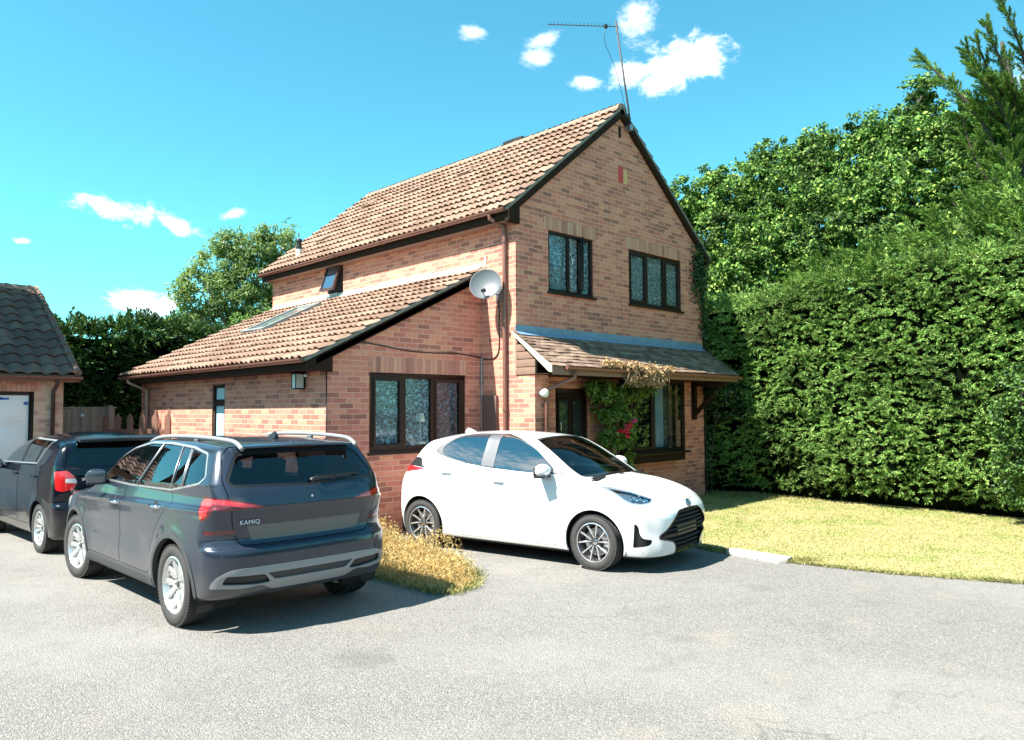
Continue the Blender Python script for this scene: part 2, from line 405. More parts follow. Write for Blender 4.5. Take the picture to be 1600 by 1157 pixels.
# ------------------------------------------------------------------ ground
def ground_mat():
    m = bpy.data.materials.new('weathered_asphalt'); m.use_nodes = True; n = NT(m.node_tree)
    co = n.n('ShaderNodeTexCoord').outputs['Object']
    v1 = n.n('ShaderNodeTexVoronoi', feature='F1', i_Vector=co, i_Scale=95.0)
    v2 = n.n('ShaderNodeTexVoronoi', feature='F1', i_Vector=co, i_Scale=190.0)
    st = n.n('ShaderNodeSeparateColor', i_0=v1.outputs['Color']).outputs[0]
    st2 = n.n('ShaderNodeSeparateColor', i_0=v2.outputs['Color']).outputs[1]
    c = n.ramp(st, [(0, (0.10, 0.097, 0.093)), (0.35, (0.165, 0.159, 0.150)), (0.7, (0.225, 0.216, 0.203)), (1, (0.34, 0.32, 0.29))])
    c = n.mix(0.45, c, n.ramp(st2, [(0, (0.10, 0.096, 0.092)), (0.5, (0.18, 0.172, 0.16)), (1, (0.28, 0.262, 0.24))]))
    big = n.noise(co, 0.35, 5, 0.6, 0.6); mid = n.noise(co, 2.6, 5, 0.65); fine = n.noise(co, 22, 3, 0.6)
    c = n.mix(n.math('MULTIPLY', n.smooth(big, 0.40, 0.68), 0.5), c, (0.27, 0.258, 0.238))
    c = n.mix(n.math('MULTIPLY', n.smooth(mid, 0.50, 0.72), 0.35), c, (0.13, 0.125, 0.115))
    c = n.mix(n.math('MULTIPLY', n.smooth(n.noise(co, 1.1, 3), 0.58, 0.78), 0.25), c, (0.36, 0.29, 0.21))
    c = n.mix(n.math('MULTIPLY', n.smooth(fine, 0.60, 0.74), 0.35), c, (0.12, 0.115, 0.11))
    for cx_, cy_, rr_, am in ((-5.2, -3.6, .30, .35), (-1.2, -4.6, .22, .3), (-3.2, -5.0, .16, .3), (-7.0, 1.2, .35, .3)):
        dd = n.vec('DISTANCE', n.vec('MULTIPLY', co, (1, 1, 0)).outputs[0], (cx_, cy_, 0)).outputs['Value']
        c = n.mix(n.math('MULTIPLY', n.smooth(n.math('ADD', dd, n.math('MULTIPLY', n.math('SUBTRACT', n.noise(co, 6, 4), 0.5), rr_ * 1.6)), rr_, rr_ * .3), am), c, (0.10, 0.095, 0.09))
    # fine cracks
    ck = n.n('ShaderNodeTexVoronoi', feature='DISTANCE_TO_EDGE', i_Vector=n.vec('ADD', co, n.vec('MULTIPLY', n.n('ShaderNodeTexNoise', i_Vector=co, i_Scale=1.7, i_Detail=4.0).outputs[1], (0.9, 0.9, 0)).outputs[0]).outputs[0], i_Scale=0.42)
    crack = n.math('MULTIPLY', n.smooth(ck.outputs['Distance'], 0.006, 0.001), n.smooth(n.noise(co, 0.8, 2), 0.5, 0.6))
    c = n.mix(n.math('MULTIPLY', crack, 0.3), c, (0.06, 0.06, 0.055))
    h = n.math('ADD', n.math('MULTIPLY', v1.outputs['Distance'], -1.0), n.math('MULTIPLY', v2.outputs['Distance'], -0.6))
    bp = n.n('ShaderNodeBump', i_Strength=0.8, i_Distance=0.010, i_Height=h)
    p = n.n('ShaderNodeBsdfPrincipled', i_Roughness=0.92, i_Normal=bp.outputs[0]); n.set(p.inputs['Base Color'], c)
    p.inputs['Specular IOR Level'].default_value = 0.3
    n.n('ShaderNodeOutputMaterial', i_Surface=p.outputs[0])
    return m
def soil_mat(name, a, b, c3):
    m = bpy.data.materials.new(name); m.use_nodes = True; n = NT(m.node_tree)
    co = n.n('ShaderNodeTexCoord').outputs['Object']
    c = n.mix(n.smooth(n.noise(co, 2.2, 5, 0.65), 0.35, 0.65), a, b)
    c = n.mix(n.smooth(n.noise(co, 17, 4, 0.7), 0.5, 0.7), c, c3)
    bp = n.n('ShaderNodeBump', i_Strength=0.9, i_Distance=0.02, i_Height=n.noise(co, 60, 4, 0.7))
    p = n.n('ShaderNodeBsdfPrincipled', i_Roughness=0.95, i_Normal=bp.outputs[0]); n.set(p.inputs['Base Color'], c)
    n.n('ShaderNodeOutputMaterial', i_Surface=p.outputs[0])
    return m
M_ASPH = ground_mat()
MB().quad((-400, -400, -0.012), (400, -400, -0.012), (400, 600, -0.012), (-400, 600, -0.012)).build('ground', soil_mat('far_ground', (0.12, 0.13, 0.05), (0.16, 0.15, 0.07), (0.09, 0.1, 0.04)))['kind'] = 'structure'
MB().quad((-30, -30, 0), (5.9, -30, 0), (5.9, 16, 0), (-30, 16, 0)).build('driveway', M_ASPH)['kind'] = 'structure'
LAWN = [(0.25, -3.05), (0.16, -3.6), (0.15, -4.2), (0.34, -5.3), (0.80, -6.5), (1.6, -8.0), (2.6, -9.6), (6.5, -9.6), (6.7, -1.0), (6.2, 0.0), (6.0, -0.02), (0.55, -0.5), (0.45, -1.6)]
def poly_plane(name, pts, z, mat, seg=0):
    me = bpy.data.meshes.new(name); me.from_pydata([(x, y, z) for x, y in pts], [], [tuple(range(len(pts)))]); me.update()
    bm = bmesh.new(); bm.from_mesh(me); bmesh.ops.recalc_face_normals(bm, faces=bm.faces)
    for f in bm.faces:
        if f.normal.z < 0: f.normal_flip()
    bm.to_mesh(me); bm.free()
    return obj(name, me, mat)
M_SOIL = soil_mat('dry_lawn_soil', (0.42, 0.36, 0.17), (0.36, 0.34, 0.12), (0.30, 0.23, 0.13))
lw = poly_plane('lawn', LAWN, 0.012, M_SOIL); lw['kind'] = 'structure'
PATCH = [(-3.60, -1.4), (-3.62, -2.4), (-3.48, -2.62), (-3.15, -2.52), (-2.80, -2.18), (-2.45, -1.45), (-2.2, -0.5), (-2.1, 0.45), (-2.2, 0.79), (-3.2, 0.79), (-3.6, 0.6)]
pw = poly_plane('verge', PATCH, 0.006, soil_mat('dry_verge_soil', (0.26, 0.20, 0.12), (0.33, 0.27, 0.16), (0.16, 0.12, 0.08))); pw['kind'] = 'structure'
# ================================================================== HOUSE
HW, HL, SP = 5.413, 7.885, 0.81          # gable width, depth, main roof slope
EX, EY0, EY1, ES = -2.844, 0.798, 7.806, 0.495   # side extension
house = thing('brick_house', 'two storey red brick house with brown tiled roof, side extension and tiled porch', 'house', (0, 0, 0))

def wall(mb, axis, pos, u0, u1, z0, z1, holes, th, sgn):
    """flat wall with rectangular openings. axis 'x': wall runs along X at y=pos. sgn = outward direction; reveals go inward by th"""
    us = sorted({u0, u1} | {h[0] for h in holes} | {h[1] for h in holes}); zs = sorted({z0, z1} | {h[2] for h in holes} | {h[3] for h in holes})
    P = (lambda u, d, z: (u, pos - sgn * d, z)) if axis == 'x' else (lambda u, d, z: (pos - sgn * d, u, z))
    for i in range(len(us) - 1):
        for j in range(len(zs) - 1):
            uc, zc = (us[i] + us[i + 1]) / 2, (zs[j] + zs[j + 1]) / 2
            if any(h[0] < uc < h[1] and h[2] < zc < h[3] for h in holes): continue
            for d in (0, th):
                mb.quad(P(us[i], d, zs[j]), P(us[i + 1], d, zs[j]), P(us[i + 1], d, zs[j + 1]), P(us[i], d, zs[j + 1]))
    for a, b, c, d in holes:
        mb.quad(P(a, 0, c), P(a, th, c), P(a, th, d), P(a, 0, d)); mb.quad(P(b, 0, c), P(b, th, c), P(b, th, d), P(b, 0, d))
        mb.quad(P(a, 0, d), P(a, th, d), P(b, th, d), P(b, 0, d)); mb.quad(P(a, 0, c), P(a, th, c), P(b, th, c), P(b, 0, c))

W1 = (0.755, 1.904, 3.693, 4.709); W2 = (2.933, 4.658, 3.693, 4.709)     # upstairs gable windows
BAY = (2.60, 4.32, 0.98, 2.22); DOOR = (0.90, 1.72, 0.0, 2.12)
SW = (4.93, 5.51, 4.11, 4.75)                                             # little side window (y range)
EW = (-2.157, -0.346, 1.168, 2.321); SD = (3.97, 4.46, 0.05, 2.22)
wt = lambda x: 4.955 + SP * min(x, HW - x)                                # top of main gable wall
et = lambda x: 3.90 + ES * x                                              # top of extension gable wall
mb = MB()
wall(mb, 'x', 0.0, 0, HW, -0.1, 4.955, [W1, W2, (BAY[0] + .02, BAY[1] - .02, BAY[2], BAY[3]), DOOR], 0.10, -1)
mb.add([(0, 0, 4.955), (HW, 0, 4.955), (HW / 2, 0, wt(HW / 2)), (0, .1, 4.955), (HW, .1, 4.955), (HW / 2, .1, wt(HW / 2))], [(0, 1, 2), (3, 5, 4)])
wall(mb, 'y', 0.0, 0, HL, -0.1, 4.955, [SW], 0.10, -1)
wall(mb, 'y', HW, 0, HL, -0.1, 4.955, [], 0.10, 1)
wall(mb, 'x', HL, 0, HW, -0.1, 4.955, [], 0.10, 1)
mb.add([(0, HL, 4.955), (HW, HL, 4.955), (HW / 2, HL, wt(HW / 2))], [(0, 1, 2)])
# porch pier
mb.box(0.0, 0.30, -0.395, 0.0, -0.1, 2.30)
hw_ = mb.build('wall', M_BRICK, house)
mb = MB()
wall(mb, 'x', EY0, EX, -0.0, -0.1, 2.30, [(EW[0], EW[1], EW[2], 2.30)], 0.10, -1)
# band above the window up to the verge
def band(z0, xs):
    for d in (0, 0.10):
        vs = [(xs[0], EY0 + d, z0)] + [(x, EY0 + d, z0) for x in xs[1:]] + [(x, EY0 + d, max(z0, et(x))) for x in reversed(xs)]
        n = len(xs)
        mb.add([(x, EY0 + d, z0) for x in xs] + [(x, EY0 + d, et(x)) for x in xs], [(i, i + 1, i + 1 + n, i + n) for i in range(n - 1)])
xs = [EX, EW[0], EW[1], 0.0]
for a, b, zl in ((EX, EW[0], 2.30), (EW[0], EW[1], EW[3]), (EW[1], 0.0, 2.30)):
    for d in (0, 0.10):
        mb.quad((a, EY0 + d, zl), (b, EY0 + d, zl), (b, EY0 + d, et(b)), (a, EY0 + d, et(a)))
for xx in (EW[0], EW[1]): mb.quad((xx, EY0, 2.30), (xx, EY0 + .1, 2.30), (xx, EY0 + .1, EW[3]), (xx, EY0, EW[3]))
mb.quad((EW[0], EY0, EW[3]), (EW[1], EY0, EW[3]), (EW[1], EY0 + .1, EW[3]), (EW[0], EY0 + .1, EW[3]))
wall(mb, 'y', EX, EY0, EY1, -0.1, 2.49, [SD], 0.10, -1)
wall(mb, 'x', EY1, EX, 0, -0.1, 2.45, [], 0.10, 1)
mb.quad((EX, EY1, 2.45), (0, EY1, 2.45), (0, EY1, et(0)), (EX, EY1, et(EX)))
ew_ = mb.build('extension_wall', M_BRICK, house)

# soldier courses over openings: proud bricks standing on end
def soldier(x0, x1, y, z, h, par):
    MB().box(x0, x1, y - 0.004, y + 0.02, z, z + h).build('lintel', M_SOLD, par)
soldier(W1[0] - .10, W1[1] + .10, 0, W1[3] + .003, 0.21, hw_); soldier(W2[0] - .10, W2[1] + .06, 0, W2[3] + .003, 0.21, hw_)
soldier(EW[0] - .01, EW[1] + .04, EY0, EW[3] + .003, 0.225, ew_)
# gable slit and the coloured glazed bricks
MB().box(2.67, 2.745, -0.004, 0.03, 6.72, 6.93).build('air_slot', M_DARK, hw_)
MB().box(2.655, 2.785, -0.012, 0.02, 5.90, 6.17).build('red_plaque_brick', pmat('red_glazed_brick', (0.55, 0.035, 0.03), 0.4, var=0.1), hw_)
MB().box(2.79, 2.905, -0.010, 0.02, 5.89, 6.155).build('yellow_plaque_brick', pmat('yellow_glazed_brick', (0.62, 0.36, 0.14), 0.5, var=0.25, vscale=25), hw_)
# dark interior shells so that windows look into a room
MB().box(0.12, HW - .12, 0.13, HL - .12, 0.02, 4.9).build('interior', pmat('room_interior', (0.10, 0.09, 0.08), 0.9), house)
for nm, b in (('interior', (EX + .12, -.02, EY0 + .75, EY1 - .12, 0.02, 2.44)),):
    pass

# ---- windows: frame with real members, panes set back, cloth behind
def window(par, axis, pos, sgn, u0, u1, z0, z1, splits, depth=0.07, fr=0.05, glass=None, sash=(), cloth=None, sill=True, open_idx=None, name='window'):
    """flat casement window. u along wall, sgn outward"""
    def B(mb, ua, ub, da, db, za, zb):     # d positive = outward
        if axis == 'x': mb.box(ua, ub, pos + min(sgn * da, sgn * db), pos + max(sgn * da, sgn * db), za, zb)
        else: mb.box(pos + min(sgn * da, sgn * db), pos + max(sgn * da, sgn * db), ua, ub, za, zb)
    f = MB()
    B(f, u0, u1, -0.085, -0.02, z1 - fr, z1); B(f, u0, u1, -0.085, -0.02, z0, z0 + fr)
    B(f, u0, u0 + fr, -0.085, -0.02, z0 + fr, z1 - fr); B(f, u1 - fr, u1, -0.085, -0.02, z0 + fr, z1 - fr)
    edges = [u0 + fr] + [u for u in splits] + [u1 - fr]
    for u in splits: B(f, u - fr * .5, u + fr * .5, -0.085, -0.018, z0 + fr, z1 - fr)
    fo = f.build(name, M_FRAME, par, bevel=0.004)
    if sill:
        s_ = MB(); B(s_, u0 - .03, u1 + .05, -0.02, 0.045, z0 - .035, z0 - 0.002); B(s_, u0, u1, -0.03, -0.0, z0, z0 + .03); s_.build('sill', M_FRAME, fo, bevel=0.005)
    n = len(edges) - 1
    for i in range(n):
        a = edges[i] + (fr * .5 if i else 0); b = edges[i + 1] - (fr * .5 if i < n - 1 else 0)
        sf = 0.042 if i in sash else 0.0
        if i == open_idx:                      # a casement swung open outwards on its right side
            continue
        if sf:
            s_ = MB(); B(s_, a, b, -0.07, -0.008, z1 - fr - sf, z1 - fr); B(s_, a, b, -0.07, -0.008, z0 + fr, z0 + fr + sf)
            B(s_, a, a + sf, -0.07, -0.008, z0 + fr + sf, z1 - fr - sf); B(s_, b - sf, b, -0.07, -0.008, z0 + fr + sf, z1 - fr - sf)
            s_.build('sash', M_FRAME, fo, bevel=0.004)
        g_ = MB(); B(g_, a + sf, b - sf, -0.050, -0.046, z0 + fr + sf, z1 - fr - sf)
        g_.build('pane', glass[i] if isinstance(glass, (list, tuple)) else glass, fo)
    if cloth:
        c_ = MB(); N = int((u1 - u0) / 0.02)
        for k in range(N):
            ua = u0 + .03 + (u1 - u0 - .06) * k / N; ub = u0 + .03 + (u1 - u0 - .06) * (k + 1) / N
            da = -0.070 - 0.006 * math.sin(k * 0.9); db = -0.070 - 0.006 * math.sin((k + 1) * 0.9)
            P = (lambda u, d, z: (u, pos + sgn * d, z)) if axis == 'x' else (lambda u, d, z: (pos + sgn * d, u, z))
            c_.quad(P(ua, da, z0 + .03), P(ub, db, z0 + .03), P(ub, db, z1 - .03), P(ua, da, z1 - .03))
        c_.build('net_curtain', cloth, fo, smooth=True)
    return fo
GL, GD = M_GLASS, M_GLASS_LEAD
wl = window(house, 'x', 0, -1, *W1, splits=[1.28, 1.565], glass=[GL, GL, GL], sash=(), cloth=M_LACE2, open_idx=1)
# open middle casement, hinged on the right mullion and swung out about 30 degrees
hinge = Vector((1.555, 0.02, 0)); T = Matrix.Translation(hinge) @ Matrix.Rotation(R(52), 4, 'Z')
so_ = MB(); zc0, zc1 = W1[2] + .055, W1[3] - .055
for a in ((-.27, 0, zc0, zc0 + .04), (-.27, 0, zc1 - .04, zc1), (-.27, -.23, zc0 + .04, zc1 - .04), (-.04, 0, zc0 + .04, zc1 - .04)): so_.box(a[0], a[1], -.02, .02, a[2], a[3], mt=T)
sho = so_.build('open_sash', M_FRAME, wl, bevel=0.004)
MB().box(-.235, -.035, -.003, .003, zc0 + .035, zc1 - .035, mt=T).build('pane', GL, sho)
MB().tube([(1.33, -.02, 4.2), (1.33, -.03, 4.27), (1.36, -.05, 4.29)], 0.007, 6).build('handle', M_WHITE, sho)
window(house, 'x', 0, -1, *W2, splits=[3.52, 4.09], glass=GD, sash=(0, 2), cloth=M_LACE)
we = window(house, 'x', EY0, -1, *EW, splits=[-1.54, -0.995], fr=0.075, glass=[GL, GL, glass_mat('leaded_side_glass', (0.62, 0.74, 0.78), 1.0, lead=(0.17, 0.26, 0.1, 0.010))], sash=(0, 2), cloth=M_LACE2)
# things just inside the extension window: pale lamp on its stand
MB().lathe([(0.0, 0.0), (.09, .0), (.085, .02), (.018, .04), (.016, .34), (.0, .34)], 20, Matrix.Translation((-1.16, EY0 + .112, 1.27))).build('lamp_stand', pmat('cream_ceramic', (0.7, 0.62, 0.5), 0.4), we)
MB().lathe([(0.075, 0.33), (.055, .46)], 24, Matrix.Translation((-1.16, EY0 + .115, 1.27))).build('lamp_shade', pmat('cream_shade', (0.75, 0.68, 0.55), 0.8), we)
# narrow glazed side door in the extension
fo = MB()
for a in ((3.97, 4.03, .05, 2.22), (4.40, 4.46, .05, 2.22), (4.03, 4.40, 2.16, 2.22), (4.03, 4.40, 1.86, 1.97), (4.03, 4.40, .05, .2)): fo.box(EX + .02, EX + .085, a[0], a[1], a[2], a[3])
fo = fo.build('side_door', M_FRAME, house, bevel=.004)
PB = pmat('pale_blue_reeded_glass', (0.42, 0.62, 0.68), 0.15, spec=0.6, var=0.12, vscale=12)
MB().box(EX + .05, EX + .058, 4.03, 4.40, .2, 1.86).build('pane', PB, fo); MB().box(EX + .05, EX + .058, 4.03, 4.40, 1.97, 2.16).build('pane', PB, fo)
# small upstairs side window with tilted top hung sash
fo = MB()
for a in ((4.93, 4.98, 4.11, 4.75), (5.46, 5.51, 4.11, 4.75), (4.98, 5.46, 4.70, 4.75), (4.98, 5.46, 4.11, 4.16)): fo.box(.015, .08, a[0], a[1], a[2], a[3])
fo = fo.build('window', M_FRAME, house, bevel=.004)
MB().box(-.05, .0, 4.90, 5.54, 4.085, 4.108).build('sill', M_LEAD, fo, bevel=.004)
T = Matrix.Translation((0.0, 0, 4.72)) @ Matrix.Rotation(R(19), 4, 'Y')
sh = MB()
for a in ((4.96, 5.01, -.56, 0), (5.43, 5.48, -.56, 0), (5.01, 5.43, -.05, 0), (5.01, 5.43, -.56, -.51)): sh.box(-.05, .0, a[0], a[1], a[2], a[3], mt=T)
sh = sh.build('tilted_sash', pmat('dark_red_brown_frame', (.06, .028, .02), .4), fo, bevel=.004)
MB().box(-.028, -.022, 5.01, 5.43, -.51, -.05, mt=T).build('pane', pmat('sky_reflecting_glass', (0.03, 0.06, 0.10), 0.03, spec=1.0, coat=1.0), sh)
MB().box(-.012, .14, 4.98, 5.46, 4.17, 4.69).build('dark_room_block', M_INT, fo)  # near-black block stands for the unlit room behind the sash

# ---- front door under the porch
fo = MB()
for a in ((.90, .96, 0, 2.12), (1.66, 1.72, 0, 2.12), (.96, 1.66, 2.05, 2.12)): fo.box(a[0], a[1], .02, .09, a[2], a[3])
fo = fo.build('front_door', M_FRAME, house, bevel=.004)
lf = MB(); lf.box(.965, 1.655, .045, .085, .02, 2.045)
for a in ((1.0, 1.28, .15, .85), (1.34, 1.62, .15, .85), (1.0, 1.28, 1.0, 1.95), (1.34, 1.62, 1.0, 1.95)):
    lf.box(a[0], a[0] + .03, .03, .046, a[2], a[3]); lf.box(a[1] - .03, a[1], .03, .046, a[2], a[3]); lf.box(a[0] + .03, a[1] - .03, .03, .046, a[3] - .03, a[3]); lf.box(a[0] + .03, a[1] - .03, .03, .046, a[2], a[2] + .03)
lf.build('door_leaf', M_DARK, fo, bevel=.003)
DG = pmat('dark_door_glass', (0.02, 0.03, 0.03), 0.05, spec=0.8)
MB().box(1.03, 1.25, .038, .044, 1.03, 1.92).build('pane', DG, fo); MB().box(1.37, 1.59, .038, .044, 1.03, 1.92).build('pane', DG, fo)
hd = MB(); hd.tube([(1.01, .02, 1.42), (1.01, -.02, 1.42), (1.01, -.02, 1.60), (1.01, .02, 1.60)], .009, 8); hd.build('handle', pmat('chrome', (.75, .75, .75), .15, metal=1), fo, smooth=True)

# ---- box bay window with deep sill
BYY = -0.25
bay = MB(); x0, x1 = BAY[0], BAY[1]
def bb(a, b, c, d, e, f_): bay.box(a, b, c, d, e, f_)
bb(x0, x1, BYY, BYY + .06, 2.22, 2.30); bb(x0, x1, BYY, BYY + .06, .98, 1.04)
for u in (x0, 3.27, x1 - .07): bb(u, u + .07, BYY, BYY + .06, 1.04, 2.22)
for xx in (x0, x1 - .05):
    bb(xx, xx + .05, BYY + .06, 0, 2.22, 2.30); bb(xx, xx + .05, BYY + .06, 0, .98, 1.04); bb(xx, xx + .05, -.05, 0, 1.04, 2.22)
bayo = bay.build('bay_window', M_FRAME, house, bevel=.004)
MB().box(x0 - .05, x1 + .10, BYY - .07, 0, .935, .978).build('sill', M_FRAME, bayo, bevel=.005)
MB().box(x0, x1, BYY - .0, 0, .80, .933).build('apron', M_DARK, bayo, bevel=.005)
sh = MB()
for a in ((x0 + .07, x0 + .12, 1.04, 2.22), (3.22, 3.27, 1.04, 2.22), (x0 + .12, 3.22, 2.17, 2.22), (x0 + .12, 3.22, 1.04, 1.09)): sh.box(a[0], a[1], BYY - .008, BYY + .05, a[2], a[3])
sh.build('sash', M_FRAME, bayo, bevel=.004)
MB().box(x0 + .12, 3.22, BYY + .02, BYY + .026, 1.09, 2.17).build('pane', glass_mat('bay_glass', (.5, .55, .55), 2.2), bayo)
MB().box(3.34, x1 - .07, BYY + .02, BYY + .026, 1.04, 2.22).build('pane', GL, bayo)
for xx in (x0 + .02, x1 - .028): MB().box(xx, xx + .006, BYY + .06, -.05, 1.04, 2.22).build('pane', GL, bayo)
cu_ = MB()
for k in range(26):
    f = lambda q: (3.50 + .19 * q / 26 * 1.6, -.10 + .02 * math.sin(q * 1.5))
    a, b = f(k), f(k + 1); cu_.quad((a[0], a[1], 1.06), (b[0], b[1], 1.06), (b[0] , b[1], 2.2), (a[0], a[1], 2.2))
cu_.build('curtain', pmat('grey_blue_curtain', (0.25, 0.32, 0.36), 0.85), bayo, smooth=True)

# ---- tiled roofs
def tile_slope(name, P0, U, S, ulen, slen, gauge, tw, amp, step, mat, par, roll='wave', seg=8, jit=0.004, rseed=1):
    """P0 lower corner, U unit along eaves, S unit up slope. One mesh, tiles shaped in relief"""
    U = np.array(U, float); S = np.array(S, float); N = np.cross(U, S); N = N if N[2] > 0 else -N
    rg = np.random.default_rng(rseed); nu = int(round(ulen / tw)); tw = ulen / nu; nr = int(math.ceil(slen / gauge)); gauge = slen / nr
    us = np.linspace(0, ulen, nu * seg + 1); t = (us / tw) % 1.0
    if roll == 'wave': prof = amp * (np.abs(np.sin(PI * t)) ** 1.6)
    elif roll == 'pan': prof = amp * (0.5 - 0.5 * np.cos(2 * PI * t)) ** 0.8
    else: prof = np.where((t < .04) | (t > .96), -0.004, 0.0)
    V = []; F = []; UV = []; base = 0; tid = np.minimum((us / tw).astype(int), nu - 1)
    for r in range(nr):
        jh = rg.normal(0, jit, nu)[tid]; jl = rg.normal(0, jit * 1.2, nu)[tid]
        off = (tw * 0.5 if (roll == 'flat' and r % 2) else 0.0)
        if off: tt = ((us + off) / tw) % 1.0; pr = np.where((tt < .04) | (tt > .96), -0.004, 0.0); ti = np.minimum(((us + off) / tw).astype(int), nu); jh = rg.normal(0, jit, nu + 1)[ti]; jl = rg.normal(0, jit * 1.2, nu + 1)[ti]
        else: pr = prof
        th_ = min(.014, step * .8); rows = [(r * gauge + .07, pr + step - th_ - .004, 0.03), (r * gauge - 0.012 + jl, pr + step + jh - th_, 0.02), (r * gauge - 0.012 + jl, pr + step + jh, 0.04), (r * gauge + gauge * .5, pr + step * .5 + jh * .5, .5), ((r + 1) * gauge + .08, pr * 1.0 - step * .25, .97)]
        for s_, h_, fv in rows:
            p = np.array(P0)[None] + us[:, None] * U[None] + (np.ones_like(us) * s_)[:, None] * S[None] + (np.ones_like(us) * h_)[:, None] * N[None]
            V.append(p); UV.append(np.stack([(us + off) / tw * (0.5 if roll == 'wave' else 1) , np.full_like(us, r + fv)], 1))
        n = len(us)
        for k in range(4):
            a = base + k * n + np.arange(n - 1); F.append(np.stack([a, a + 1, a + 1 + n, a + n], 1))
        base += 5 * n
    me = np_mesh(name, np.concatenate(V), np.concatenate(F), np.concatenate(UV))
    bm = bmesh.new(); bm.from_mesh(me)
    for f in bm.faces:
        if f.normal.dot(Vector(N)) < -0.2 and f.index % 1 == 0 and False: f.normal_flip()
    bm.to_mesh(me); bm.free()
    o = obj(name, me, mat, par, smooth=True, angle=50)
    return o
nrm = lambda v: (np.array(v, float) / np.linalg.norm(v)).tolist()
MS = nrm((1, 0, SP)); MSR = nrm((-1, 0, SP)); ELEN = math.hypot(2.985, 2.985 * SP)
Y0, Y1 = -0.07, HL + 0.13
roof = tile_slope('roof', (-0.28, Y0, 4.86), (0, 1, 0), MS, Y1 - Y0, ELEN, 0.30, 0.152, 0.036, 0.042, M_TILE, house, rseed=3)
rr_ = tile_slope('rear_roof_slope', (HW + .28, Y0, 4.86), (0, 1, 0), MSR, Y1 - Y0, ELEN, 0.30, 0.152, 0.036, 0.042, M_TILE, roof, rseed=4, seg=6)
RZ = 4.86 + SP * 2.985
# ridge tiles
rd = MB(); y = Y0
k = 0
while y < Y1 - .05:
    L = min(.44, Y1 - y); zz = RZ - .055 + random.uniform(-.004, .004); rr0 = .125
    pts = []
    for s_, rr in ((0, rr0 + .012), (.05, rr0 + .012), (.051, rr0), (L, rr0 - .004)):
        pts.append((s_, rr))
    vs = []; fs = []
    for s_, rr in pts:
        for q in range(11):
            a = PI * q / 10; vs.append((HW / 2 + rr * math.cos(a), y + s_, zz + rr * math.sin(a) * .85))
    for i in range(3):
        for q in range(10): fs.append((i * 11 + q, i * 11 + q + 1, (i + 1) * 11 + q + 1, (i + 1) * 11 + q))
    fs.append(tuple(range(11)))
    rd.add(vs, fs); y += L
rd.build('ridge_tiles', pmat('ridge_tile', (0.33, 0.20, 0.14), 0.9, var=0.35, vscale=9, bump=0.4), roof, smooth=True, angle=40)
# verge mortar and barge boards
def verge(a, b, yy, sgn, name_par, out=0.10, deep=0.085):
    """a,b: roof surface points (x,z) from eaves up to ridge"""
    A = Vector((a[0], yy, a[1])); Bv = Vector((b[0], yy, b[1])); d = (Bv - A).normalized(); nn = Vector((-d.z, 0, d.x)); nn = nn if nn.z > 0 else -nn
    m = MB(); m.prism([A + nn * .012, Bv + nn * .012, Bv - nn * .035, A - nn * .035], (0, sgn * -.06, 0)); vm = m.build('verge', M_VERGE, name_par, bevel=.006)
    m = MB(); e = Vector((0, sgn * .022, 0)); m.prism([A - nn * .037 + e * .0, Bv - nn * .037, Bv - nn * (.037 + deep), A - nn * (.037 + deep)], (0, sgn * -.022, 0))
    m.build('barge_board', M_DARK, name_par, bevel=.003)
    m = MB(); ins = .045; m.prism([A - nn * (.037 + deep * .0) , Bv - nn * .037, Bv - nn * .055, A - nn * .055], (0, sgn * -(abs(yy) if abs(yy) < .5 else .09) , 0)) if False else None
M_VERGE = pmat('mossy_verge_mortar', (0.20, 0.18, 0.15), 0.9, var=0.6, vscale=14, bump=0.6, bscale=40)
verge((-0.27, 4.868), (HW / 2, RZ), Y0 - .004, -1, roof); verge((HW + .27, 4.868), (HW / 2, RZ), Y0 - .004, -1, roof)
verge((-0.27, 4.868), (HW / 2, RZ), Y1 + .004, 1, roof); verge((HW + .27, 4.868), (HW / 2, RZ), Y1 + .004, 1, roof)
# wide soffit strip under the verge (dark against brick)
for sx in (0, 1):
    m = MB(); X = (lambda x: x) if sx == 0 else (lambda x: HW - x)
    m.prism([(X(-.20), Y0, 4.78), (X(HW / 2), Y0, RZ - .16), (X(HW / 2), Y0, RZ - .19), (X(-.20), Y0, 4.75)], (0, .068, 0)); m.build('soffit', M_DARK, roof)
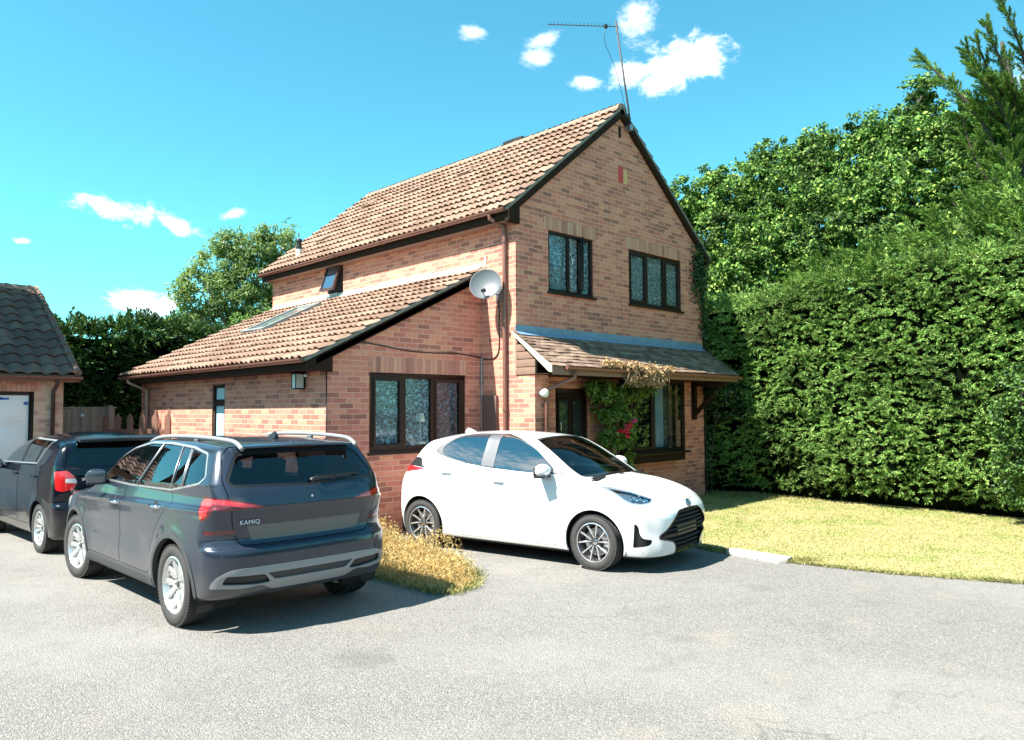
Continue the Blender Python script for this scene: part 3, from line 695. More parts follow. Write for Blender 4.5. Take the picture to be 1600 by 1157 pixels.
# eaves: fascia + soffit + gutter both sides
def eaves(xf, zt, zb, ya, yb, inx, par, gut=True):
    s = -1 if xf < inx else 1
    MB().box(min(xf, xf - s * .02), max(xf, xf - s * .02), ya, yb, zb, zt).build('fascia', M_DARK, par, bevel=.003)
    MB().box(min(xf - s * .022, inx), max(xf - s * .022, inx), ya, yb, zb + .003, zb + .018).build('soffit', M_CLAD if zb > 4 else M_DARK, par)
    if gut: gutter((xf + s * .058, ya, zt + .03), (xf + s * .058, yb, zt + .005), par)
def gutter(a, b, par, r=.056):
    a = Vector(a); b = Vector(b); d = (b - a).normalized(); sd = d.cross(Vector((0, 0, 1))).normalized(); vs = []; fs = []; n = 10
    for p in (a, b):
        for rr in (r, r - .004):
            for k in range(n + 1):
                t = PI + PI * k / n; vs.append(p + sd * (rr * math.cos(t)) + Vector((0, 0, rr * math.sin(t))))
    m = n + 1
    for k in range(n):
        fs += [(k, k + 1, 2 * m + k + 1, 2 * m + k), (m + k, 3 * m + k, 3 * m + k + 1, m + k + 1), (k, m + k, m + k + 1, k + 1), (2 * m + k, 2 * m + k + 1, 3 * m + k + 1, 3 * m + k)]
    fs += [(0, 2 * m, 3 * m, m), (n, m + n, 3 * m + n, 2 * m + n), tuple(range(m)), tuple(2 * m + k for k in range(m - 1, -1, -1))]
    g = MB().add(vs, fs); L = (b - a).length
    for i in range(1, int(L / 1.9) + 1):                    # union brackets
        p = a + d * (i * L / (int(L / 1.9) + 1)); ring = []
        g.tube([p + sd * ((r + .004) * math.cos(PI + PI * k / 8)) + Vector((0, 0, (r + .004) * math.sin(PI + PI * k / 8))) for k in range(9)], .009, 5)
    return g.build('gutter', M_BROWNPLASTIC, par, smooth=True, angle=40)
eaves(-.215, 4.85, 4.70, Y0 + .02, Y1 - .03, 0.0, roof); eaves(HW + .215, 4.85, 4.70, Y0 + .02, Y1 - .03, HW, roof)
MB().prism([(-.235, Y0 + .0, 4.885), (-.235, Y0 + .0, 4.67), (.03, Y0, 4.67), (.03, Y0, 5.0)], (0, .068, 0)).build('eaves_box', M_DARK, roof, bevel=.004)
MB().prism([(-.235, Y0 - .028, 4.87), (-.235, Y0 - .028, 4.68), (.0, Y0 - .028, 4.68), (.0, Y0 - .028, 4.9)], (0, .0265, 0)).build('eaves_box', M_DARK, roof, bevel=.004)
# roof vents (raised tiles) and flue, dark terminal behind the ridge
for x, yv in ((1.88, 3.1), (1.86, 4.82), (1.9, 6.6), (0.62, 6.5)):
    zz = 4.86 + SP * (x + .28); c = Vector((x, yv, zz)); S_ = Vector(MS); N_ = Vector((-MS[2], 0, MS[0])); U_ = Vector((0, 1, 0))
    vt = MB(); vt.prism([c + N_ * .03 - S_ * .17, c + N_ * .10 - S_ * .17, c + N_ * .05 + S_ * .16, c + N_ * .02 + S_ * .16], U_ * .28)
    vt.build('vent_tile', M_TILE, roof, bevel=.008)
fl = MB().lathe([(0, 0), (.065, 0), (.065, .24), (0, .24)], 20, Matrix.Translation((.14, 6.96, 5.12))).build('flue', M_WHITE, roof, smooth=True, angle=40)
MB().lathe([(0, .24), (.07, .24), (.07, .30), (.055, .31), (.055, .40), (.075, .41), (.075, .43), (.06, .47), (0, .48)], 20, Matrix.Translation((.14, 6.96, 5.12))).build('flue_cap', M_BLACK, fl, smooth=True, angle=40)
MB().box(2.74, 2.95, 2.55, 3.10, 7.1, 7.44).build('ridge_terminal', M_BLACK, roof, bevel=.01)

# extension roof
EZ0 = 2.463
ES_ = nrm((1, 0, ES)); eroof = tile_slope('extension_roof', (-3.24, EY0 - .075, 2.45), (0, 1, 0), ES_, EY1 - EY0 + .12, 3.24 * math.hypot(1, ES), 0.30, 0.152, 0.036, 0.042, M_TILE, house, rseed=9)
Ya = EY0 - .078
ez = lambda x: 2.45 + ES * (x + 3.24)
verge((-3.23, ez(-3.23) + .005), (0.0, ez(0) + .005), Ya, -1, eroof, deep=.10)
m = MB(); m.prism([(-3.05, Ya + .0, ez(-3.05) - .06), (0, Ya, ez(0) - .06), (0, Ya, ez(0) - .16), (-3.05, Ya, ez(-3.05) - .16)], (0, .077, 0)); m.build('soffit', M_DARK, eroof)
eaves(-3.175, 2.44, 2.32, EY0 - .05, EY1 + .03, EX, eroof)
MB().prism([(-3.19, Ya + .001, 2.44), (-3.19, Ya + .001, 2.32), (-2.80, Ya + .001, 2.30), (-2.80, Ya + .001, 2.60)], (0, .074, 0)).build('eaves_box', M_DARK, eroof, bevel=.004)
# lead flashing up the wall, pale
fm = MB(); y = EY0 - .02
while y < EY1 - .1:
    L = min(1.45, EY1 - y); st = random.uniform(-.012, .012)
    fm.prism([(-.007, y + .004, 4.06 + .0), (-.007, y + L, 4.06), (-.007, y + L, 4.165 + st), (-.007, y + .004, 4.165 + st)], (.006, 0, 0))
    fm.prism([(-.007, y + .004, 4.10), (-.20, y + .004, 3.99), (-.20, y + .004, 4.0), (-.007, y + .004, 4.115)], (0, L - .008, 0)); y += L
fm.prism([(-.012, EY0 - .06, 4.10), (-.012, EY0 - .12, 4.30), (-.012, EY0 - .13, 4.08)], (.008, 0, 0))
fm.build('flashing', M_LEADW, eroof)
# roof window lying in the extension roof
def on_e(x, y, h): n_ = Vector((-ES, 0, 1)).normalized(); return Vector((x, y, ez(x))) + n_ * h
sk = MB(); a0, a1, b0, b1 = -1.72, -.50, 4.85, 5.75
for (xa, xb, ya, yb) in ((a0, a1, b0, b0 + .07), (a0, a1, b1 - .07, b1), (a0, a0 + .07, b0 + .07, b1 - .07), (a1 - .07, a1, b0 + .07, b1 - .07)):
    sk.prism([on_e(xa, ya, .02), on_e(xb, ya, .02), on_e(xb, yb, .02), on_e(xa, yb, .02)], Vector((-ES, 0, 1)).normalized() * .085)
sk = sk.build('roof_window', pmat('grey_roof_window_frame', (.25, .26, .25), .5), eroof, bevel=.006)
MB().prism([on_e(a0 + .07, b0 + .07, .06), on_e(a1 - .07, b0 + .07, .06), on_e(a1 - .07, b1 - .07, .06), on_e(a0 + .07, b1 - .07, .06)], Vector((-ES, 0, 1)).normalized() * .02).build('pane', pmat('roof_window_glass', (.25, .30, .30), .08, spec=.8, coat=1), sk)
fs_ = MB().prism([on_e(a0 - .14, b0 - .08, .032), on_e(a0, b0 - .08, .032), on_e(a0, b1 + .08, .032), on_e(a0 - .14, b1 + .08, .032)], Vector((-ES, 0, 1)).normalized() * .006).build('apron', M_LEAD, sk)

# ---- porch: lean-to roof with plain tiles
PY, PZ0, PZ1 = -.80, 2.43, 2.99
PSv = nrm((0, -PY, PZ1 - PZ0)); PL = math.hypot(PY, PZ1 - PZ0)
proof = tile_slope('porch_roof', (-.07, PY, PZ0), (1, 0, 0), PSv, HW + .07, PL, 0.10, 0.165, 0.0, 0.013, M_TILE_P, house, roll='flat', seg=12, jit=.0045, rseed=5)
# ragged lead apron dressed on the wall
fm = MB(); x = -.02
while x < HW - .03:
    L = min(1.1, HW - .03 - x); st = random.uniform(-.006, .006)
    fm.prism([(x + .003, -.006, 2.97), (x + L, -.006, 2.97), (x + L, -.006, 3.10 + st), (x + .003, -.006, 3.10 + st)], (0, .005, 0))
    fm.prism([(x + .003, -.006, 2.985), (x + .003, -.11, 2.93), (x + .003, -.11, 2.938), (x + .003, -.006, 2.997)], (L - .006, 0, 0)); x += L
fm.build('flashing', pmat('blue_grey_lead', (0.22, 0.33, 0.47), 0.35, metal=.25, spec=.5, var=.35, vscale=7, bump=.25, bscale=10), proof)
# verge side: pale barge board, cladding triangle
m = MB(); m.prism([(-.075, .0, 2.93), (-.075, .0, 2.98), (-.075, PY - .01, 2.425), (-.075, PY - .01, 2.32), (-.075, PY + .05, 2.33)], (.025, 0, 0)); m.build('barge_board', pmat('pale_weathered_board', (.52, .43, .34), .8, var=.2, vscale=20, bump=.3), proof, bevel=.003)
cl = MB(); z = 2.305
while z < 2.86:
    h = min(.12, 2.9 - z); ye = max(-.72, -((2.93 - z - h) / (PZ1 - PZ0) * .8)); yl = max(-.40 if z < 2.42 else ye, ye)
    cl.box(-.018, .03, ye if ye > -.42 else -.42, -.002, z + .004, z + h - .006); z += .12
cl.build('cladding', M_CLAD, proof, bevel=.003)
MB().box(0.0, HW + .0, PY + .04, -.002, 2.301, 2.318).build('soffit', M_DARK, proof)
MB().box(-.02, HW + .0, PY + .015, PY + .038, 2.29, 2.42).build('fascia', M_CLAD, proof, bevel=.003)
gutter((0.22, PY - .04, 2.415), (HW, PY - .04, 2.39), proof, r=.05)
MB().tube([(.42, PY - .04, 2.36), (.42, PY - .03, 2.25), (.20, -.50, 2.08), (.20, -.455, 2.02), (.20, -.455, 0.02)], .032, 12).build('downpipe', M_BROWNPLASTIC, proof, smooth=True)
# gallows bracket at the far end
bk = MB(); xk = 4.95; bk.box(xk, xk + .08, -.09, -.0, 1.55, 2.29); bk.box(xk, xk + .08, -.76, -.09, 2.21, 2.29); bk.beam((xk + .04, -.06, 1.66), (xk + .04, -.66, 2.22), .075, .075, up=(1, 0, 0))
bk.build('bracket', M_DARK, proof, bevel=.006)
bk = MB(); xk = 4.46; bk.box(xk, xk + .08, -.09, -.0, 1.55, 2.29); bk.build('post', M_DARK, proof, bevel=.006)

# ---- downpipes on the side walls
dp = MB().tube([(-.275, .30, 4.83), (-.275, .30, 4.77), (-.05, .21, 4.66), (-.05, .20, 4.58), (-.05, .20, 0.03)], .034, 12)
for z in (4.4, 3.15, 1.75, .6): dp.lathe([(.034, 0), (.043, .002), (.043, .05), (.034, .052)], 14, Matrix.Translation((-.05, .20, z))); dp.box(-.045, -.002, .19, .21, z + .01, z + .04)
dp.build('downpipe', M_BROWNPLASTIC, house, smooth=True, angle=40)
M_PALEPIPE = pmat('sun_faded_pipe', (.38, .27, .22), .6, var=.15)
dp = MB().tube([(-3.22, EY1 - .35, 2.40), (-3.22, EY1 - .35, 2.34), (-2.90, EY1 - .45, 2.18), (-2.90, EY1 - .45, .03)], .032, 12)
dp.build('downpipe', M_PALEPIPE, house, smooth=True)
# meter box and grey conduit in the corner, black cable
MB().box(-.055, -.001, .40, .74, 1.38, 2.0).build('meter_box', pmat('brown_meter_box', (.14, .085, .07), .5, var=.15, vscale=8), house, bevel=.012)
MB().tube([(-.022, EY0 - .03, .03), (-.022, EY0 - .03, 2.62)], .013, 8).build('conduit', pmat('grey_conduit', (.42, .40, .37), .6), house, smooth=True)
cb = [(-2.4, EY0 - .012, 2.75), (-2.25, EY0 - .012, 2.735), (-1.9, EY0 - .012, 2.70), (-1.5, EY0 - .012, 2.655), (-1.0, EY0 - .012, 2.645), (-.55, EY0 - .012, 2.66), (-.06, EY0 - .014, 2.62), (-.012, EY0 - .05, 2.60), (-.012, .62, 2.575), (-.012, .50, 2.59), (-.012, .40, 2.66), (-.012, .37, 2.78), (-.012, .37, 3.05), (-.012, .36, 3.35), (-.03, .36, 3.50)]
MB().tube(smooth_pts(cb), .009, 6).build('cable', M_BLACK, house, smooth=True)
MB().tube([(EX - .012, EY0 - .012, 2.32), (EX - .012, EY0 - .012, .02)], .009, 6).build('cable', M_BLACK, house, smooth=True)
MB().tube(smooth_pts([(2.80, Y0 - .03, RZ - .3), (2.87, Y0 - .035, RZ - .5), (3.0, Y0 - .035, RZ - .62), (3.3, Y0 - .035, RZ - .8)]), .006, 6).build('cable', M_BLACK, house, smooth=True)

# ---- satellite dish, aerial, lantern, porch lamp
dish = thing('satellite_dish', 'grey satellite dish bolted to the brick side wall above the extension roof', 'satellite dish', (0, .31, 3.6))
Fd = Vector((-.80, -.52, .30)).normalized(); q_ = Fd.to_track_quat('Z', 'Y').to_matrix().to_4x4()
ctr = Vector((-.26, .08, .12)); Td = Matrix.Translation(ctr) @ q_
pr = [(.25 * t, .066 * t * t) for t in np.linspace(0, 1, 12)]; pr += [(.257, .065), (.255, .057)] + [(.25 * t, .075 * t * t - .006) for t in np.linspace(1, 0, 12)]
MB().lathe(pr, 48, Td).build('reflector', pmat('dish_grey', (.10, .11, .12), .45, var=.06), dish, smooth=True, angle=50)
m = MB(); lt = Td @ Vector((0.02, -.04, .0)); bt = ctr + Vector((0, 0, -.26)) - Fd * .0; ln = ctr + Fd * .25 + Vector((0, .0, -.20))
m.tube([bt, ln], .010, 8); m.build('feed_arm', M_STEEL, dish, smooth=True)
m = MB(); m.tube([ln + Fd * .02, ln - Fd * .07 + Vector((0, 0, .04))], [.026, .022], 12); m.tube([ln - Fd * .07 + Vector((0, 0, .04)), ln - Fd * .10 + Vector((0, 0, .06))], .032, 12); m.build('receiver', M_BLACK, dish, smooth=True, angle=40)
m = MB(); m.tube([ctr - Fd * .02, ctr - Fd * .08, (-.07, .05, .0), (-.0, .05, -.0)], .017, 8); m.box(-.008, 0, -.03, .13, -.13, .13); m.build('bracket', M_STEEL, dish, smooth=True, angle=40)

ae = thing('tv_aerial', 'television aerial on a tall bent mast rising above the gable peak', 'aerial', (2.86, -.1, 7.0))
m = MB(); m.tube([(.05, 0, -.10), (.0, 0, .22), (-.36, 0, 1.80)], [.020, .018, .015], 8); m.build('mast', pmat('dark_mast', (.03, .025, .025), .6), ae, smooth=True)
top = Vector((-.33, 0, 1.70)); bd = Vector((-.70, .71, .045)).normalized(); m = MB(); m.tube([top - bd * .0, top + bd * 1.25], .009, 6)
side = bd.cross(Vector((0, 0, 1))).normalized()
for k in range(17):
    p = top + bd * (.12 + k * .068); m.tube([p + Vector((0, 0, .032)) - side * .05, p - Vector((0, 0, .01)), p + Vector((0, 0, .032)) + side * .05], .0035, 4)
m.tube([top + bd * .02 + Vector((0, 0, .10)), top - bd * .02, top + bd * .02 - Vector((0, 0, .10))], .006, 5); m.build('boom', pmat('aerial_alloy', (.04, .04, .045), .6), ae)
m = MB(); m.box(-.03, .03, -.02, .02, -.03, .03, mt=Matrix.Translation(top + bd * .2)); m.build('balun', M_BLACK, ae)
m = MB(); m.tube(smooth_pts([top + bd * .2, top + bd * .22 + Vector((.0, 0, -.3)), top + Vector((.0, .05, -.75)), Vector((-.06, 0, .15)), Vector((0, 0, -.1))]), .005, 5); m.build('cable', M_BLACK, ae)
m = MB(); m.box(.0, .08, -.03, .10, -.12, -.02); m.build('clamp', M_STEEL, ae)

ln_ = thing('wall_lantern', 'small outdoor wall lantern on the sunlit side of the extension', 'wall light', (EX, 1.41, 2.19))
m = MB(); m.box(-.02, 0, -.05, .05, -.09, .12); m.prism([(-.18, -.07, .10), (-.18, .07, .10), (-.16, .06, .125), (-.16, -.06, .125)], (.16, 0, 0)); m.box(-.165, -.02, -.06, .06, -.115, -.10)
for yy in (-.06, .05):
    for xx in (-.165, -.035): m.box(xx, xx + .012, yy, yy + .012, -.10, .10)
m.build('housing', M_BLACK, ln_, bevel=.002)
MB().box(-.155, -.03, -.05, .05, -.098, .098).build('pane', pmat('frosted_lamp_glass', (.62, .66, .60), .2, spec=.6), ln_)
m = MB().lathe([(0, 0), (.02, 0), (.03, .02), (.02, .04), (0, .045)], 12, Matrix.Translation((-.04, -.12, .06))); m.build('sensor', M_WHITE, ln_, smooth=True)
pl_ = thing('porch_lamp', 'round white bulkhead lamp on the brick porch pier', 'wall light', (.13, -.395, 2.02))
m = MB().lathe([(.0, 0), (.05, 0), (.055, .03), (.04, .035), (0, .035)], 20, Matrix.Rotation(R(90), 4, 'X')); m.build('base', pmat('grey_lamp_base', (.30, .30, .30), .5), pl_, smooth=True, angle=40)
m = MB().lathe([(0.045, .036), (.065, .06), (.07, .09), (.06, .12), (.035, .14), (0, .146)], 24, Matrix.Rotation(R(90), 4, 'X')); m.build('globe', pmat('opal_globe', (.72, .70, .60), .2, spec=.6), pl_, smooth=True)

# ================================================================== GARAGE
GX, GY = -4.45, 7.0
gar = thing('garage', 'detached brick garage with pantiled roof and pale panelled door', 'garage', (GX, GY, 0))
G = lambda m, n, mat, **k: m.build(n, mat, k.pop('par', gar), org=(GX, GY, 0), **k)
m = MB(); wall(m, 'x', GY, -8.0, GX, -.1, 2.47, [(-7.2, -4.90, -.1, 2.13)], .12, -1); wall(m, 'y', GX, GY, 12.6, -.1, 2.47, [], .12, 1); wall(m, 'y', -8.0, GY, 12.6, -.1, 2.47, [], .12, -1); wall(m, 'x', 12.6, -8.0, GX, -.1, 2.47, [], .12, 1)
GS = .62; yr = 9.8
m.add([(GX, GY, 2.47), (GX, 12.6, 2.47), (GX, yr, 2.47 + GS * (yr - GY) - .05)], [(0, 1, 2)])
gw = G(m, 'wall', M_GBRICK)
m = MB().box(-7.3, -4.80, GY - .004, GY + .02, 2.133, 2.35); G(m, 'lintel', M_SOLD, par=gw)
m = MB()
for a in ((-4.965, -4.90, -.0, 2.13), (-7.2, -7.135, 0, 2.13), (-7.135, -4.965, 2.07, 2.13)): m.box(a[0], a[1], GY + .02, GY + .09, a[2], a[3])
gd = G(m, 'garage_door', M_FRAME, bevel=.004)
m = MB(); m.box(-7.13, -4.97, GY + .055, GY + .075, .02, 2.065)
zz = .04
for k in range(4):
    for c in range(4):
        xa = -7.10 + c * .53; m.box(xa + .03, xa + .50, GY + .043, GY + .056, zz + .06, zz + .44)
    zz += .505
m.box(-7.13, -4.97, GY + .049, GY + .0555, .535, .545); m.box(-7.13, -4.97, GY + .049, GY + .0555, 1.04, 1.05); m.box(-7.13, -4.97, GY + .049, GY + .0555, 1.545, 1.555)
G(m, 'door_leaf', pmat('off_white_door_paint', (.80, .79, .77), .45, var=.08, vscale=4), par=gd, bevel=.008)
BT = pmat('blue_tape', (.03, .09, .42), .5)
for a in ((-5.42, -5.27, 1.985, 2.02), (-5.50, -5.37, 1.995, 2.03), (-5.05, -4.985, 1.90, 1.95)): G(MB().box(a[0], a[1], GY + .036, GY + .042, a[2], a[3]), 'blue_tape', BT, par=gd)
G_S = nrm((0, 1, GS)); G_SR = nrm((0, -1, GS)); gl = (yr - (GY - .22)) * math.hypot(1, GS)
m_ = tile_slope('roof', (-8.2 - GX, -.22, 2.42), (1, 0, 0), G_S, 8.2 - 4.27, gl, 0.34, 0.26, 0.055, 0.028, M_TILE_G, gar, roll='pan', seg=12, jit=.007, rseed=11)
tile_slope('rear_roof_slope', (-8.2 - GX, 12.8 - GY, 2.42 ), (1, 0, 0), G_SR, 8.2 - 4.27, gl, 0.34, 0.26, 0.055, 0.028, M_TILE_G, m_, roll='pan', seg=6, jit=.006, rseed=12)
rdz = 2.42 + GS * (yr - GY + .22)
m = MB(); x = -8.2
while x < -4.3:
    L = min(.42, -4.26 - x); vs = []; fs = []
    for s_, rr in ((0, .135), (.05, .135), (.051, .12), (L, .118)):
        for q in range(9):
            a = PI * q / 8; vs.append((x + s_, yr + rr * math.cos(a), rdz - .03 + rr * math.sin(a)))
    for i in range(3):
        for q in range(8): fs.append((i * 9 + q, i * 9 + q + 1, (i + 1) * 9 + q + 1, (i + 1) * 9 + q))
    fs += [tuple(27 + q for q in range(9)), tuple(range(9))]
    m.add(vs, fs); x += .42
G(m, 'ridge_tiles', pmat('garage_ridge_tile', (.30, .19, .14), .9, var=.4, vscale=9, bump=.5), par=m_, smooth=True, angle=40)
m = MB(); zr_ = lambda yy: 2.42 + GS * (yy - GY + .22)
m.prism([(-4.262, GY - .22, zr_(GY - .22) + .0), (-4.262, yr, rdz), (-4.262, yr, rdz - .17), (-4.262, GY - .22, zr_(GY - .22) - .12)], (.022, 0, 0)); G(m, 'barge_board', M_CLAD, par=m_, bevel=.004)
# round-topped verge tiles down the right edge
m = MB()
for k in range(10):
    s0 = k * .34; a = Vector((-4.285, GY - .24, 2.42)) + Vector(G_S) * s0; b = a + Vector(G_S) * .36; N_ = Vector((0, -G_S[2], G_S[1]))
    if b.y > yr + .1: break
    m.tube([a + N_ * .045, b + N_ * .025], [.062, .052], 10)
G(m, 'verge_tiles', M_TILE_G, par=m_, smooth=True, angle=50)
m = MB(); m.box(-8.1, -4.27, GY - .20, GY - .18, 2.30, 2.43); m.box(-8.1, -4.3, GY - .18, GY, 2.302, 2.32); G(m, 'fascia', M_CLAD, par=m_, bevel=.003)
m = MB(); 
g0 = gutter((-8.1 - GX, -.26, 2.40), (-4.22 - GX, -.26, 2.39), m_)
m = MB().tube([(-4.60, GY - .24, 2.36), (-4.60, GY - .20, 2.26), (-4.62, GY - .05, 2.14), (-4.62, GY - .045, .02)], .034, 12); G(m, 'downpipe', pmat('black_downpipe', (.05, .03, .025), .45), par=gar, smooth=True)

# ================================================================== FENCES
M_FENCE = pmat('grey_fence_board', (.30, .235, .18), .85, var=.35, vscale=7, bump=.4, bscale=25)
M_PICK = pmat('brown_picket', (.17, .075, .05), .65, var=.2, vscale=14, bump=.2)
fe = thing('board_fence', 'weathered vertical board fence between the garage and the pickets', 'fence', (-4.0, 8.8, 0))
F0 = Vector((-4.45, 8.6, 0)); F1 = Vector((-2.93, 9.0, 0)); d = (F1 - F0).normalized(); sd = Vector((d.y, -d.x, 0)); L = (F1 - F0).length
o_ = (-4.0, 8.8, 0)
m = MB(); u = 0
while u < L - .1:
    wdt = .115; jj = random.uniform(-.008, .008); p = F0 + d * u + sd * (.012 * (int(u / .1) % 2)); m.prism([p, p + d * wdt, p + d * wdt + sd * .018, p + sd * .018], (0, 0, 1.84 + jj)); u += .10
m.build('boards', M_FENCE, fe, bevel=.002, org=o_)
m = MB()
for u in (.02, L - .24): p = F0 + d * u + sd * .035; m.prism([p, p + d * .09, p + d * .09 + sd * .07, p + sd * .07], (0, 0, 1.90))
m.build('post', M_FENCE, fe, bevel=.006, org=o_)
m = MB(); p = F0 + sd * .033; m.prism([p + Vector((0, 0, 1.84)), p + d * (L - .02) + Vector((0, 0, 1.84)), p + d * (L - .02) + Vector((0, 0, 1.87)), p + Vector((0, 0, 1.87))], -sd * .06); m.build('capping', M_FENCE, fe, bevel=.003, org=o_)
p = F0 + d * (L * .52) + sd * .036 + Vector((0, 0, 1.70)); m = MB().lathe([(.0, 0), (.032, 0), (.032, .012), (.015, .018), (0, .018)], 16, Matrix.Translation(p) @ Matrix.Rotation(R(90), 4, 'X')); m.build('ring_latch', M_WHITE, fe, smooth=True, angle=40, org=o_)
pf = thing('picket_fence', 'brown pointed picket fence in front of the extension wall', 'fence', (-3.2, 7.0, 0))
F0 = Vector((-3.62, 7.55, 0)); F1 = Vector((-2.86, 6.28, 0)); d = (F1 - F0).normalized(); sd = Vector((d.y, -d.x, 0)); L = (F1 - F0).length; o_ = (-3.2, 7.0, 0)
if sd.x > 0: sd = -sd
n_p = 6
for k in range(n_p):
    u = k * (L - .10) / (n_p - 1); p = F0 + d * u; hgt = 1.74 + random.uniform(-.01, .01); wd = .13
    prof = [p + Vector((0, 0, .05)), p + d * wd + Vector((0, 0, .05)), p + d * wd + Vector((0, 0, hgt - .10)), p + d * wd * .78 + Vector((0, 0, hgt - .045)), p + d * wd * .5 + Vector((0, 0, hgt)), p + d * wd * .22 + Vector((0, 0, hgt - .045)), p + Vector((0, 0, hgt - .10))]
    MB().prism(prof, sd * .022).build('picket', M_PICK, pf, bevel=.002, org=o_)
m = MB()
for z in (.45, 1.35): p = F0 - sd * .002 + Vector((0, 0, z)); m.prism([p, p + d * L, p + d * L + Vector((0, 0, .09)), p + Vector((0, 0, .09))], -sd * .04)
m.build('rail', M_PICK, pf, bevel=.003, org=o_)
p = F1 - d * .06 - sd * .01; MB().prism([p, p + d * .09, p + d * .09 - sd * .09, p - sd * .09], (0, 0, 1.82)).build('post', M_PICK, pf, bevel=.004, org=o_)

# kerb slab at the lawn corner
kb = MB(); pts = [(.10, -3.50), (.02, -4.20), (.10, -4.27), (.28, -4.25), (.33, -3.52), (.22, -3.42)]
kb.prism([(x, y, -.02) for x, y in pts], (0, 0, .075))
tag(kb.build('kerb_stone', M_CONC, None, bevel=.018), 'pale worn concrete kerb piece at the lawn corner beside the asphalt', 'kerb stone')
# ================================================================== PLANTS
def blades(P, D, L, W, rg, droop=0.0, fold=0.25):
    """each blade a folded kite: base P, direction D (unit), length L, width W -> verts (n*4), quad faces"""
    n = len(P); ref = rg.normal(size=(n, 3)); S = np.cross(D, ref); S /= np.linalg.norm(S, axis=1, keepdims=True) + 1e-9
    N = np.cross(S, D); L = L[:, None] if np.ndim(L) else L; W = W[:, None] if np.ndim(W) else W
    mid = P + D * L * 0.45 + N * W * fold
    tip = P + D * L + np.array([0, 0, -1.0]) * (L * droop)
    V = np.stack([P, mid + S * W * .5 - N * W * fold, tip, mid - S * W * .5 - N * W * fold], 1).reshape(-1, 3)
    F = (np.arange(n)[:, None] * 4 + np.arange(4)[None])
    return V, F
def leaves(P, N, size, rg, asp=0.62, spread=0.8):
    """broad leaves facing roughly N: 6-vertex folded leaf as two quads"""
    n = len(P); M_ = N + rg.normal(size=(n, 3)) * spread; M_ /= np.linalg.norm(M_, axis=1, keepdims=True)
    ref = rg.normal(size=(n, 3)); ref[:, 2] -= 0.6; D = np.cross(M_, np.cross(ref, M_)); D /= np.linalg.norm(D, axis=1, keepdims=True) + 1e-9
    S = np.cross(D, M_); s = (size * rg.uniform(.65, 1.25, n))[:, None]
    a = P; b = P + D * s; w = s * asp * .5; up = M_ * s * .10
    c1 = P + D * s * .30 + S * w * .85 + up; c2 = P + D * s * .68 + S * w * .8 + up; d1 = P + D * s * .30 - S * w * .85 + up; d2 = P + D * s * .68 - S * w * .8 + up
    V = np.stack([a, c1, c2, b, d2, d1], 1).reshape(-1, 3); k = np.arange(n)[:, None] * 6
    F = np.concatenate([k + np.array([[0, 1, 2, 3]]), k + np.array([[0, 3, 4, 5]])])
    return V, F
def plumes(bases, dirs, length, nper, rg, bl=0.075, bw=0.020, spread=0.55, droop=0.15, taper=0.25):
    """feathery conifer sprays: per base a curved axis with short side blades"""
    n = len(bases); L = np.asarray(length) * np.ones(n)
    t = rg.uniform(0.02, 1.0, (n, nper)); ax = dirs[:, None, :] * (L[:, None] * t)[..., None]; ax[..., 2] -= (droop * L[:, None] * t ** 2)
    rad = (0.16 * L[:, None] * (1 - t * (1 - taper)))[..., None]
    off = unit(rg.normal(size=(n, nper, 3))) * rad * rg.uniform(0, 1, (n, nper, 1))
    P = bases[:, None, :] + ax + off
    D = unit(dirs[:, None, :] * 1.0 + off / (rad + 1e-6) * spread + rg.normal(size=(n, nper, 3)) * .22)
    return blades(P.reshape(-1, 3), D.reshape(-1, 3), (bl * rg.uniform(.6, 1.3, n * nper)), bw, rg, droop=.1)
def join(parts):
    V = []; F = []; b = 0
    for v, f in parts: V.append(v); F.append(f + b); b += len(v)
    return np.concatenate(V), np.concatenate(F)
def veg(name, VF, mat, par=None, org=(0, 0, 0)):
    return obj(name, np_mesh(name, VF[0] - np.array(org)[None], VF[1]), mat, par)

HEDGE_COLS = [(0, (0.015, 0.045, 0.014)), (0.28, (0.08, 0.185, 0.036)), (0.55, (0.24, 0.44, 0.088)), (0.88, (0.48, 0.70, 0.21)), (1, (0.30, 0.24, 0.09))]
M_HEDGE = leaf_mat('clipped_conifer_foliage', HEDGE_COLS, transl=0.25, rough=.55, clump=.9, dark=.5)
M_CONI = leaf_mat('feathery_conifer_foliage', [(0, (0.03, 0.075, 0.016)), (0.4, (0.09, 0.20, 0.035)), (0.8, (0.21, 0.36, 0.06)), (1, (0.34, 0.46, 0.10))], transl=0.25, rough=.55, clump=.7, dark=.5)
M_OAK = leaf_mat('bright_oak_leaf', [(0, (0.02, 0.05, 0.014)), (0.35, (0.07, 0.16, 0.035)), (0.75, (0.20, 0.37, 0.07)), (1, (0.42, 0.57, 0.12))], transl=0.30, rough=.6, spec=.2, clump=1.3, dark=.8)  # dark clump patches paint the shaded gaps of the crown into the leaves
M_ASH = leaf_mat('grey_green_willow_leaf', [(0, (0.05, 0.10, 0.035)), (0.5, (0.15, 0.25, 0.09)), (1, (0.34, 0.42, 0.18))], transl=0.4, rough=.5, clump=.7)
M_IVY = leaf_mat('ivy_leaf', [(0, (0.012, 0.035, 0.010)), (0.6, (0.03, 0.08, 0.018)), (1, (0.07, 0.14, 0.03))], transl=0.2, rough=.35, spec=.5)
M_BHEDGE = leaf_mat('dark_conifer_foliage', [(0, (.012, .035, .010)), (.4, (.03, .08, .016)), (.8, (.08, .17, .03)), (1, (.16, .26, .05))], transl=.2, clump=.8, dark=.6)
